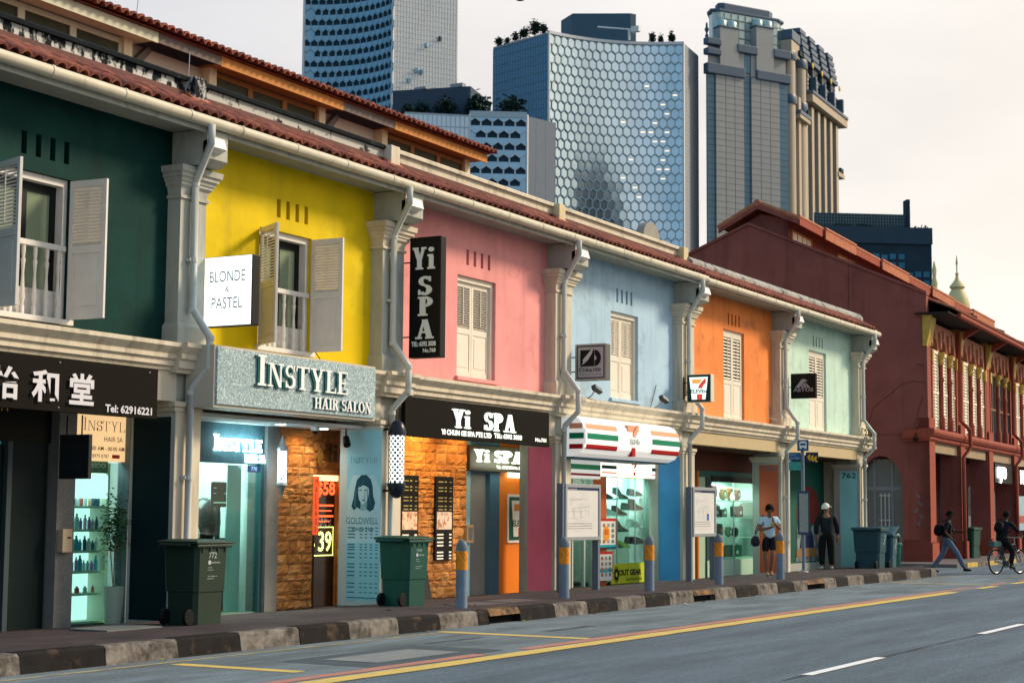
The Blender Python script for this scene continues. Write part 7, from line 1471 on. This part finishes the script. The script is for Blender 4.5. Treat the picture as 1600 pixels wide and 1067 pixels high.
        pr(num, .15, -sx*.14, .775); pr('sembwaste', .17, -sx*.06, .715); pr('GENERAL', .08, -sx*.15, .66); pr('WASTE BIN', .1, -sx*.15, .63); pr('www.sembwaste.com', .19, -sx*.15, .56); pr('800 278 6135', .12, -sx*.15, .53)
        lg = MB().prism([(.028*math.cos(k*.52), .028*math.sin(k*.52)) for k in range(12)], 'z', .0005, .0015); obj('print_logo', lg.xf(frame_mat(fl(-sx*.11, .727), (1, 0, 0), up)), pm_, b, **L)
    if not txt:
        pm_ = mat('bin_print', (0.42, 0.48, 0.48), .6)
        v, f = text_mesh(num, .02); x0 = min(p[0] for p in v); x1 = max(p[0] for p in v)
        F_ = frame_mat((q[0]*.6, -t[1]*.99-.002, .62*h), (0, 0, -1), (1, 0, 0)); F_ = frame_mat((-.02, -t[1]*1.0, .82*h), (0, .13, -1), (1, 0, 0))
        obj('print', MB().add([tuple(F_ @ Vector(((p[0]-x0)*.28/(x1-x0), p[1]*.13, .012))) for p in v], f), pm_, b, **L)
    return b
wheelie(16.78, 13.86, .17, .64, .58, 1.05, (0.014, 0.032, 0.020), 'large dark green wheeled bin in front of the dark green column', 0, True, key='olive', num='772')
wheelie(21.95, 14.10, .165, .62, .58, 1.05, (0.003, 0.060, 0.042), 'bright green wheeled bin below the checkered barber pole', 0, True, key='green', num='770 RM')
wheelie(44.75, 13.95, .165, .68, .78, 1.10, (0.018, 0.065, 0.085), 'largest blue grey wheeled bin by the aqua column', 0, None, key='blue', num='772')
wheelie(45.45, 13.72, .17, .52, .52, .93, (0.03, 0.085, 0.11), 'smaller grey wheeled bin with a half open lid between two other bins', 0, None, True, key='grey', num='760')
wheelie(60.7, 15.35, .11, .70, .66, 1.08, (0.006, 0.055, 0.04), 'dark green wheeled bin against the pier of the dark red building', 3, None, key='far', num='57')
lb_ = thing('litter_bin', 'upright green litter bin with a hooded opening at the pavement corner', 'bin', (46.15, 13.75, .17))
gbm = mat('litter_green', (0.004, 0.11, 0.075), .4, n=.08, ns=3)
obj('body', MB().lathe([(.20, 0), (.22, .55), (.23, .6)], (46.15, 13.75, .17), 20), gbm, lb_, smooth=True); obj('collar', MB().lathe([(.245, .58), (.25, .62), (.235, .66)], (46.15, 13.75, .17), 20), gbm, lb_, smooth=True)
obj('hood', MB().lathe([(.20, .65), (.205, .86), (.18, .9), (.02, .92)], (46.15, 13.75, .17), 20), gbm, lb_, smooth=True); obj('opening', MB().box(46.0, 46.3, 13.53, 13.545, .86, 1.0), blk, lb_)
# map boards
def mapboard(x0, x1, y, z0, z1, label, key):
    m_ = thing('map_board', label, 'map board', ((x0+x1)/2, y, .17), 'grey framed bus map boards')
    fr = mat('board_frame', (0.27, 0.30, 0.32), .4, .3); ps = mat('board_post', (0.12, 0.16, 0.21), .5)
    for xx in (x0-.02, x1-.06): box('post', xx, xx+.08, y-.02, y+.10, .15, z0+.02 if xx > x0 else z1, ps, m_)
    obj('frame', MB().box(x0+.061, x1+.02, y-.04, y+.05, z0, z0+.07).box(x0+.061, x1+.02, y-.04, y+.05, z1-.07, z1).box(x0+.061, x0+.13, y-.04, y+.05, z0+.07, z1-.07).box(x1-.05, x1+.02, y-.04, y+.05, z0+.07, z1-.07), fr, m_, bev=.006)
    box('map_sheet', x0+.13, x1-.05, y-.02, y+.02, z0+.07, z1-.07, mat('paper', (0.60, 0.60, 0.58), .35, n=.03, ns=3), m_)
    w, h = x1-x0-.18, z1-z0-.14; o_ = (x0+.13, y-.02, z0+.07)
    tinylines('header', [(0, h*.95, w, h)], o_, XP, ZP, .002, mat('print_navy', (0.02, 0.04, 0.12), .5), m_)
    sans('Bus services', w*.3, .025, (x0+.15, y-.023, z0+.07+h*.96), XP, ZP, .001, whitep, m_)
    random.seed(len(label)); rw = []
    for k in range(26): xx = random.uniform(.04, .9)*w; z_ = random.uniform(.35, .86)*h; l = random.uniform(.03, .3)*h; rw.append((xx, z_-l*.5, xx+.004, z_+l*.3))
    for k in range(26): xx = random.uniform(.02, .5)*w; z_ = random.uniform(.05, .9)*h; rw.append((xx, z_, xx+random.uniform(.05, .45)*w, z_+.003))
    tinylines('route_lines', rw, o_, XP, ZP, .002, mat('print_pale', (0.30, 0.33, 0.38), .6), m_)
    tinylines('table_lines', [(.02*w, h*(.26-.05*k), .8*w, h*(.26-.05*k)+.008) for k in range(3)], o_, XP, ZP, .003, mat('print_grey', (0.18, 0.18, 0.2), .6), m_)
    if key: tinylines('blue_mark', [(w*.62, h*.30, w*.72, h*.46)], o_, XP, ZP, .004, mat('print_blue', (0.05, 0.12, 0.4), .5), m_)
mapboard(27.15, 28.62, 14.1, 1.08, 2.10, 'large grey framed bus map board by the magenta column', 0)
mapboard(33.42, 34.74, 14.3, 1.09, 2.14, 'grey framed bus map board beside the orange gear shop', 1)
# bus stop pole
bp = thing('bus_stop_pole', 'blue grey bus stop pole with small signs and a narrow timetable panel', 'bus stop', (40.9, 14.45, .15))
pm_ = mat('pole_blue_grey', (0.15, 0.21, 0.28), .45)
bx_, by_ = 40.88, 14.45; nd = (0.487, -0.874)
obj('pole', MB().lathe([(.045, .12), (.045, 3.2)], (bx_, by_, 0), 12), pm_, bp, smooth=True); obj('foot', MB().lathe([(.13, .15), (.12, .18), (.05, .2)], (bx_, by_, 0), 14), steel, bp)
CR = Vector((CAMX.x, CAMX.y, 0)).normalized(); ZV = Vector((0, 0, 1))
def bplate(name, u0, u1, z0, z1, m, d=.06): 
    return plate(name, u1-u0, z1-z0, (Vector((bx_, by_, 0)) + CR*u0 - Vector((CAMB.x, CAMB.y, 0))*-d*1.0 + ZV*z0), CR, ZV, .012, m, bp)
sgb = mat('sign_blue', (0.015, 0.09, 0.22), .4)
bplate('bus_sign', -.14, .14, 3.16, 3.44, sgb); o_ = Vector((bx_, by_, 0)) + CR*-.14 - Vector((CAMB.x, CAMB.y, 0))*-.06 + ZV*3.16
poly('bus_symbol', [(.05, .08), (.23, .08), (.23, .21), (.20, .24), (.08, .24), (.05, .21)], o_, CR, ZV, .013, .003, mat('sign_white', (0.7, 0.74, 0.74), .5), bp)
poly('bus_window', [(.075, .135), (.205, .135), (.205, .195), (.075, .195)], o_, CR, ZV, .017, .002, sgb, bp)
for u_ in (.06, .18): poly('bus_tyre', [(u_, .05), (u_+.04, .05), (u_+.04, .08), (u_, .08)], o_, CR, ZV, .013, .003, _M['sign_white'], bp)
bplate('stop_name_sign', -.42, -.06, 2.93, 3.12, sgb); bplate('destination_sign', -.42, -.06, 2.68, 2.89, mat('sign_teal', (0.04, 0.32, 0.27), .4))
oo = Vector((bx_, by_, 0)) + CR*-.42 - Vector((CAMB.x, CAMB.y, 0))*-.06 + ZV*2.93
sans('Sultan Gate', .3, .05, oo + CR*.03 + ZV*.03, CR, ZV, .014, mat('sign_pale', (0.35, 0.55, 0.55), .5), bp); sans('01211', .2, .05, oo + CR*.03 + ZV*.11, CR, ZV, .014, _M['sign_pale'], bp)
for k, t_ in enumerate(('7', '32', '51', '61')): sans(t_, .05, .05, oo + CR*(.03+.08*k) - ZV*(.2 if k % 2 else .11), CR, ZV, .014, sgb, bp, .02)
bplate('parking_arrow_panel', .07, .38, 2.88, 3.13, mat('panel_navy', (0.01, 0.02, 0.05), .4))
o2 = Vector((bx_, by_, 0)) + CR*.07 - Vector((CAMB.x, CAMB.y, 0))*-.06 + ZV*2.88
for k in range(3): poly('yellow_arrow', [(.03+.08*k, .13-.02*k), (.09+.08*k, .2-.02*k), (.12+.08*k, .17-.02*k), (.09+.08*k, .12-.02*k), (.13+.08*k, .05-.02*k), (.09+.08*k, .04-.02*k)], o2, CR, ZV, .013, .003, mat('arrow_yellow', (0.7, 0.42, 0.02), .5), bp)
bplate('timetable_case', -.15, .15, 1.08, 2.16, mat('case_navy', (0.03, 0.06, 0.11), .4)); bplate('timetable', -.11, .11, 1.14, 2.1, mat('timetable_paper', (0.26, 0.31, 0.28), .3, n=.15, ns=8), .075)

# ---------------------------------------------------------------- people
skin = mat('skin', (0.22, 0.11, 0.07), .6); skind = mat('skin_dark', (0.05, 0.024, 0.016), .6); hairm = mat('hair', (0.006, 0.005, 0.005), .85, b=.6, bs=90, spec=.1)
def skin_obj(name, verts, rads, edges, m, parent, sub=2, root=0):
    me = bpy.data.meshes.new(name); me.from_pydata([tuple(v) for v in verts], edges, []); me.materials.append(m)
    o = bpy.data.objects.new(name, me); COL.objects.link(o); o.parent = parent
    sk = o.modifiers.new('skin', 'SKIN'); sk.use_smooth_shade = True
    if not me.skin_vertices: return o
    for i, r_ in enumerate(rads):
        d_ = me.skin_vertices[0].data[i]; d_.radius = r_ if isinstance(r_, tuple) else (r_, r_); d_.use_root = (i == root)
    ss = o.modifiers.new('sub', 'SUBSURF'); ss.levels = 1; ss.render_levels = sub
    return o
def person(label, loc, rz, P, skinm, top, bottom, shoes, sleeve=.5, leglen=1.0, group=None, female=False, loose=1.0):
    """P: joint positions, x forward, y to the person's left"""
    T = thing('person', label, 'person', loc, group, rz); V_ = {k: Vector(v) for k, v in P.items()}
    vs, rs, es, ix = [], [], [], {}
    def add(k, v, r_, par=None):
        ix[k] = len(vs); vs.append(v); rs.append(r_)
        if par is not None: es.append((ix[par], ix[k]))
    add('pel', V_['pel'], (.13, .10)); add('wai', V_['pel'].lerp(V_['che'], .45), (.115, .09), 'pel'); add('che', V_['che'], (.15, .105), 'wai'); add('nek', V_['nek'], .052, 'che')
    hd = V_['hed']; up = (hd-V_['nek']).normalized(); fw = V_['fwd'].normalized()
    add('jaw', hd - up*.055 + fw*.018, (.062, .068), 'nek'); add('crn', hd + up*.02, (.078, .092), 'jaw'); add('top', hd + up*.085 - fw*.01, (.055, .065), 'crn')
    for s in 'LR':
        sg = 1 if s == 'L' else -1
        add('sh'+s, V_['sh'+s], .055, 'che'); add('el'+s, V_['el'+s], .040, 'sh'+s); add('wr'+s, V_['wr'+s], .028, 'el'+s)
        d_ = V_['hd'+s].normalized(); pal = V_['wr'+s] + d_*.07; add('pa'+s, pal, (.034, .022), 'wr'+s)
        side = d_.cross(Vector((0, 0, 1))); side = side.normalized() if side.length > .1 else fw; 
        if abs(d_.z) > .7: side = fw
        curl = V_.get('cu'+s, Vector((0, -sg, 0))*.4).copy()
        for q, (o_, ln) in enumerate([(-.026, .062), (-.009, .075), (.009, .080), (.026, .070)]):
            a = pal + side*o_ + d_*.035; add('f%s%d' % (s, q), a, .0095, 'pa'+s); b_ = a + (d_ + curl*.5).normalized()*ln*.55; add('g%s%d' % (s, q), b_, .0085, 'f%s%d' % (s, q)); add('h%s%d' % (s, q), b_ + (d_*.5 + curl).normalized()*ln*.45, .0075, 'g%s%d' % (s, q))
        th = V_['wr'+s] + d_*.03 + side*.035; add('t1'+s, th, .011, 'pa'+s); add('t2'+s, th + (d_*.8+side*.5+curl*.3).normalized()*.045, .0095, 't1'+s)
        add('hi'+s, V_['hi'+s], .085, 'pel'); add('kn'+s, V_['kn'+s], .056, 'hi'+s); add('cf'+s, V_['kn'+s].lerp(V_['an'+s], .3), .056, 'kn'+s); add('an'+s, V_['an'+s], .036, 'cf'+s)
        tv = (V_['to'+s]-V_['an'+s]); add('to'+s, V_['to'+s], (.036, .024), 'an'+s)
    skin_obj('body', vs, rs, es, skinm, T)
    # shirt: torso and sleeves
    A = [V_['pel']+Vector((0, 0, -.09)), V_['pel'].lerp(V_['che'], .45), V_['che'], V_['nek']-(V_['nek']-V_['che'])*.18]
    r_ = [(.158*loose, .125*loose), (.142*loose, .115*loose), (.172, .125), (.072, .07)]; e_ = [(0, 1), (1, 2), (2, 3)]
    for s in 'LR':
        k = len(A); A += [V_['sh'+s], V_['sh'+s].lerp(V_['el'+s], min(1, sleeve))]; r_ += [.066, .056*loose]; e_ += [(2, k), (k, k+1)]
        if sleeve > 1: A.append(V_['el'+s].lerp(V_['wr'+s], sleeve-1)); r_.append(.048*loose); e_.append((k+1, k+2))
    skin_obj('shirt', A, r_, e_, top, T)
    A = [V_['pel']+Vector((0, 0, .10)), V_['pel']]; r_ = [(.15, .115), (.155, .125)]; e_ = [(0, 1)]
    for s in 'LR':
        k = len(A); A += [V_['hi'+s], V_['kn'+s]]; r_ += [.10*loose, .076*loose]; e_ += [(1, k), (k, k+1)]
        if leglen > .5: A.append(V_['kn'+s].lerp(V_['an'+s], (leglen-.5)*2*.96)); r_.append(.058*loose); e_.append((k+1, k+2))
        else: A[-1] = V_['hi'+s].lerp(V_['kn'+s], .5+leglen)
    skin_obj('trousers', A, r_, e_, bottom, T)
    for s in 'LR':
        a, t_ = V_['an'+s], V_['to'+s]; d = (t_-a); d.z = 0; d = d.normalized() if d.length > .01 else fw
        skin_obj('shoe', [a + Vector((0, 0, -.035)) - d*.05, a.lerp(t_, .5)+Vector((0, 0, -.02)), t_ + d*.05 + Vector((0, 0, 0))], [(.045, .038), (.047, .036), (.043, .028)], [(0, 1), (1, 2)], shoes, T)
    # face
    sd = fw.cross(up).normalized(); F_ = Matrix((fw, -sd, up)).transposed().to_4x4(); F_.translation = hd
    eye = MB()
    for s in (-1, 1): eye.box(.083, .092, s*.032-.012, s*.032+.012, .005, .018)
    obj('eyes', eye.xf(F_), hairm, T, local=True); obj('nose', MB().prism([(.082, .01), (.112, -.03), (.082, -.038)], 'y', -.012, .012).xf(F_), skinm, T, local=True, bev=.004)
    obj('mouth', MB().box(.078, .09, -.024, .024, -.062, -.052).xf(F_), mat('lip', (0.10, 0.03, 0.025), .6), T, local=True)
    for s in (-1, 1): obj('ear', MB().lathe([(.008, -.03), (.016, -.01), (.018, .015), (.008, .03)], (0, 0, 0), 8).xf(F_ @ Matrix.Translation((0, s*.084, -.01))), skinm, T, local=True, smooth=True)
    return T, F_, V_
def cap_hair(T, F_, m, name='hair', low=-.03, k=1.0):
    mb = MB(); n, mrow = 16, 7
    for i in range(mrow+1):
        th = R(8 + i*16.5)
        for j in range(n):
            a = 2*math.pi*j/n; front = max(0, math.cos(a)); t2 = th*(1-.50*front) if i > 3 else th
            r_ = .108*k + random.uniform(-.003, .003); mb.v.append((-.01+r_*math.sin(t2)*math.cos(a)*1.02, r_*.9*math.sin(t2)*math.sin(a), .02+r_*1.02*math.cos(t2)))
    for i in range(mrow):
        for j in range(n): mb.f.append((i*n+j, i*n+(j+1) % n, (i+1)*n+(j+1) % n, (i+1)*n+j))
    mb.f.append(tuple(range(n))); mb.mi = [0]*len(mb.f)
    return obj(name, mb.xf(F_), m, T, local=True, smooth=True)
random.seed(9)
# person in pale blue shirt looking at a phone
P1 = dict(pel=(0, 0, .90), che=(.0, 0, 1.24), nek=(.02, 0, 1.385), hed=(.055, 0, 1.50), fwd=(.8, 0, -.5), shL=(0, .17, 1.31), shR=(0, -.17, 1.31), elL=(.06, .25, 1.07), elR=(.04, -.25, 1.05), wrL=(.17, .06, 1.24), wrR=(.25, -.05, 1.10), hdL=(.2, -.2, 1), hdR=(1, .5, .2),
    hiL=(0, .09, .88), hiR=(0, -.09, .88), knL=(.12, .05, .50), knR=(.03, -.10, .48), anL=(-.03, .04, .10), anR=(.0, -.06, .09), toL=(.10, .03, .03), toR=(.14, -.08, .03))
T, F_, V_ = person('person in a pale blue T-shirt and black shorts looking down at a phone', (37.45, 14.06, .165), R(213), P1, skin, mat('tee_pale_blue', (0.42, 0.62, 0.74), .8, n=.06, ns=8), mat('shorts_black', (0.012, 0.012, 0.018), .8), mat('sandal', (0.25, 0.18, 0.14), .7), .62, .38, loose=1.12)
cap_hair(T, F_, hairm, k=1.08)
ph = thing('phone', 'dark phone in a yellow case held by the person in the pale blue T-shirt', 'phone', (0, 0, 0)); ph.matrix_world = T.matrix_basis
obj('case', MB().box(-.075, .075, -.038, .038, -.006, .006).xf(Matrix.Translation((.33, .0, 1.16)) @ Matrix.Rotation(R(-50), 4, 'Y')), mat('phone_yellow', (0.55, 0.5, 0.06), .5), ph, local=True, bev=.004); obj('screen', MB().box(-.07, .07, -.034, .034, .006, .008).xf(Matrix.Translation((.33, .0, 1.16)) @ Matrix.Rotation(R(-50), 4, 'Y')), blk, ph, local=True)
bg_ = thing('shoulder_bag', 'dark patterned shoulder bag hanging at the side of the person in pale blue', 'bag', (0, 0, 0)); bg_.matrix_world = T.matrix_basis
skin_obj('bag_body', [(-.02, -.33, .66), (0, -.33, .80), (.01, -.32, .93)], [(.11, .15), (.12, .17), (.06, .11)], [(0, 1), (1, 2)], mat('bag_dark', (0.02, 0.022, 0.04), .7, dirt=(0.16, 0.03, 0.04), ds=14, dt_=(.58, .64)), bg_)
obj('strap', MB().tube([(.0, -.32, .95), (.06, -.22, 1.2), (.03, -.15, 1.39), (-.05, -.16, 1.36), (-.08, -.28, 1.1), (-.03, -.33, .95)], .012, 5), mat('strap_dark', (0.02, 0.02, 0.03), .7), bg_, local=True)
# person in white cap seen from behind
P2 = dict(pel=(0, 0, .93), che=(.0, 0, 1.28), nek=(.01, 0, 1.44), hed=(.03, 0, 1.57), fwd=(.35, -.93, 0), shL=(0, .20, 1.37), shR=(0, -.20, 1.37), elL=(-.03, .27, 1.10), elR=(-.02, -.28, 1.10), wrL=(.03, .27, .86), wrR=(.06, -.30, .88), hdL=(.1, 0, -1), hdR=(.2, 0, -1),
    hiL=(0, .10, .91), hiR=(0, -.10, .91), knL=(.03, .12, .50), knR=(.02, -.12, .50), anL=(0, .13, .09), anR=(0, -.13, .09), toL=(.15, .15, .03), toR=(.15, -.15, .03))
T, F_, V_ = person('person in a white cap and loose black clothes standing by the mural', (43.15, 14.62, .155), R(30), P2, skin, mat('black_shirt', (0.010, 0.014, 0.018), .85), mat('black_trousers', (0.006, 0.007, 0.009), .9), mat('pale_shoe', (0.4, 0.4, 0.4), .6), 1.85, 1.0, loose=1.32)
cap_hair(T, F_, hairm, k=.98); cpm = mat('cap_white', (0.72, 0.70, 0.64), .7)
cp_ = cap_hair(T, F_ @ Matrix.Translation((0, 0, .025)), cpm, 'cap', k=1.06)
obj('cap_brim', MB().prism([(.06, -.07), (.14, -.06), (.18, 0), (.14, .06), (.06, .07)], 'z', .045, .057).xf(F_), cpm, T, local=True)
# man crossing the side street
P3 = dict(pel=(0, 0, .93), che=(.03, 0, 1.30), nek=(.05, 0, 1.46), hed=(.09, 0, 1.60), fwd=(1, -.35, -.05), shL=(.03, .20, 1.39), shR=(.03, -.20, 1.39), elL=(.16, .25, 1.15), elR=(-.04, -.27, 1.12), wrL=(.38, .24, 1.14), wrR=(.14, -.27, .93), hdL=(1, 0, .1), hdR=(.7, 0, -.7),
    hiL=(0, .10, .91), hiR=(0, -.10, .91), knL=(-.14, .09, .50), knR=(.27, -.09, .54), anL=(-.42, .10, .13), anR=(.46, -.10, .13), toL=(-.28, .10, .03), toR=(.60, -.10, .09))
T, F_, V_ = person('person in a dark shirt and blue jeans with a backpack walking across the side street', (47.3, 12.56, 0), R(-78), P3, skind, mat('navy_shirt', (0.008, 0.014, 0.022), .85), mat('blue_jeans', (0.10, 0.14, 0.22), .8, n=.2, ns=6), mat('dark_shoe', (0.012, 0.01, 0.01), .6), .8, 1.0, loose=1.05)
cap_hair(T, F_, hairm, k=1.0)
bk = thing('backpack', 'black backpack on the back of the person crossing the side street', 'backpack', (0, 0, 0)); bk.matrix_world = T.matrix_basis
skin_obj('pack_body', [(-.22, 0, 1.0), (-.22, 0, 1.18), (-.19, 0, 1.36)], [(.15, .12), (.16, .13), (.12, .09)], [(0, 1), (1, 2)], mat('pack_black', (0.006, 0.006, 0.008), .8), bk)
for s in (-1, 1): obj('strap', MB().tube([(-.12, s*.12, 1.0), (.10, s*.19, 1.1), (.12, s*.13, 1.32), (.0, s*.12, 1.47), (-.14, s*.1, 1.4)], .014, 5), _M['pack_black'], bk, local=True)
# bicycle and rider
BH = R(-22); BX, BY = 46.95, 11.15
bi = thing('bicycle', 'dark city bicycle with flat handlebar at the right edge of the road', 'bicycle', (BX, BY, 0), None, BH)
fm = mat('bike_frame', (0.03, 0.045, 0.06), .35); rubber = mat('rubber', (0.012, 0.013, 0.015), .7); WB = 1.07; WR = .345
for wx in (0, WB):
    rim = [(wx+WR*math.cos(2*math.pi*k/36), 0, WR+WR*math.sin(2*math.pi*k/36)-.0) for k in range(37)]
    w_ = obj('wheel', MB().tube([(wx+(WR-.022)*math.cos(2*math.pi*k/36), 0, WR+(WR-.022)*math.sin(2*math.pi*k/36)) for k in range(37)], .022, 8, cap=False), rubber, bi, local=True, smooth=True)
    obj('rim', MB().tube([(wx+(WR-.05)*math.cos(2*math.pi*k/36), 0, WR+(WR-.05)*math.sin(2*math.pi*k/36)) for k in range(37)], .010, 6, cap=False), mat('rim_grey', (0.25, 0.27, 0.28), .3, .8), w_, local=True)
    sp_ = MB()
    for k in range(20): a = 2*math.pi*k/20; sp_.tube([(wx, .02*(-1)**k, WR), (wx+(WR-.05)*math.cos(a), 0, WR+(WR-.05)*math.sin(a))], .0018, 3)
    obj('spokes', sp_, steel, w_, local=True)['kind'] = 'stuff'
    obj('hub', MB().tube([(wx, -.05, WR), (wx, .05, WR)], .022, 8), steel, w_, local=True)
BB = (.44, 0, .28); ST = (.27, 0, .80); HT = (.86, 0, .82); HB = (.92, 0, .64)
obj('frame', MB().tube([BB, ST], .018, 8).tube([BB, HB], .02, 8).tube([(.30, 0, .72), HT], .018, 8).tube([(0, .05, WR), BB], .012, 6).tube([(0, -.05, WR), BB], .012, 6).tube([(0, .05, WR), (.30, 0, .72)], .010, 6).tube([(0, -.05, WR), (.30, 0, .72)], .010, 6).tube([HT, HB], .024, 8), fm, bi, local=True)
obj('fork', MB().tube([HB, (.98, .05, .5), (WB, .05, WR)], .013, 6).tube([HB, (.98, -.05, .5), (WB, -.05, WR)], .013, 6), fm, bi, local=True)
obj('handlebar', MB().tube([HT, (.84, 0, .98)], .014, 6).tube([(.80, -.30, 1.02), (.86, -.1, .99), (.86, .1, .99), (.80, .30, 1.02)], .013, 6), steel, bi, local=True)
obj('saddle', MB().prism([(.14, -.08), (.20, -.075), (.42, -.02), (.44, 0), (.42, .02), (.20, .075), (.14, .08)], 'z', .86, .91), blk, bi, local=True, bev=.015); obj('seat_post', MB().tube([ST, (.25, 0, .87)], .013, 6), steel, bi, local=True)
cr_ = obj('crankset', MB().tube([(.44, -.05, .28), (.44, .05, .28)], .09, 18).tube([(.44, -.07, .28), (.54, -.07, .15)], .01, 6).tube([(.44, .07, .28), (.34, .07, .41)], .01, 6), mat('crank_grey', (0.1, 0.1, 0.1), .4, .6), bi, local=True)
for x_, y_, z_ in ((.54, -.12, .15), (.34, .12, .41)): obj('pedal', MB().box(x_-.045, x_+.045, y_-.045, y_+.045, z_-.01, z_+.01), blk, bi, local=True)
obj('chain', MB().tube([(.44, -.05, .36), (0, -.05, .39)], .006, 4).tube([(.44, -.05, .20), (0, -.05, .31)], .006, 4), steel, bi, local=True); obj('rear_bag', MB().box(-.2, .12, -.09, .09, .74, .9), mat('bag_teal', (0.05, 0.12, 0.12), .6), bi, local=True, bev=.02); obj('mudguard', MB().tube([(WR*1.12*math.cos(R(a)), 0, WR+WR*1.12*math.sin(R(a))) for a in range(40, 190, 15)], .015, 5), fm, bi, local=True)
P4 = dict(pel=(.27, 0, .98), che=(.40, 0, 1.31), nek=(.47, 0, 1.46), hed=(.53, 0, 1.60), fwd=(1, -.1, -.1), shL=(.42, .20, 1.39), shR=(.42, -.20, 1.39), elL=(.60, .28, 1.18), elR=(.60, -.28, 1.18), wrL=(.78, .27, 1.06), wrR=(.78, -.27, 1.06), hdL=(.7, 0, -.25), hdR=(.7, 0, -.25), cuL=(0, 0, -.9), cuR=(0, 0, -.9),
    hiL=(.27, .10, .95), hiR=(.27, -.10, .95), knL=(.66, .12, .82), knR=(.60, -.12, .62), anL=(.37, .12, .50), anR=(.50, -.12, .25), toL=(.50, .12, .44), toR=(.64, -.12, .18))
T, F_, V_ = person('person in dark clothes riding the bicycle at the right edge', (BX, BY, 0), BH, P4, skind, mat('rider_top', (0.009, 0.011, 0.016), .85), mat('rider_trousers', (0.008, 0.009, 0.012), .9), _M['dark_shoe'], 1.35, 1.0, loose=1.1)
cap_hair(T, F_, hairm, k=1.0)
bk = thing('backpack', 'dark backpack on the back of the person riding the bicycle', 'backpack', (0, 0, 0)); bk.matrix_world = T.matrix_basis
skin_obj('pack_body', [(.12, 0, 1.12), (.16, 0, 1.28), (.24, 0, 1.44)], [(.14, .12), (.16, .13), (.11, .09)], [(0, 1), (1, 2)], _M['pack_black'], bk)
for s in (-1, 1): obj('strap', MB().tube([(.24, s*.12, 1.1), (.44, s*.19, 1.15), (.52, s*.12, 1.36), (.42, s*.11, 1.50), (.27, s*.1, 1.46)], .014, 5), _M['pack_black'], bk, local=True)
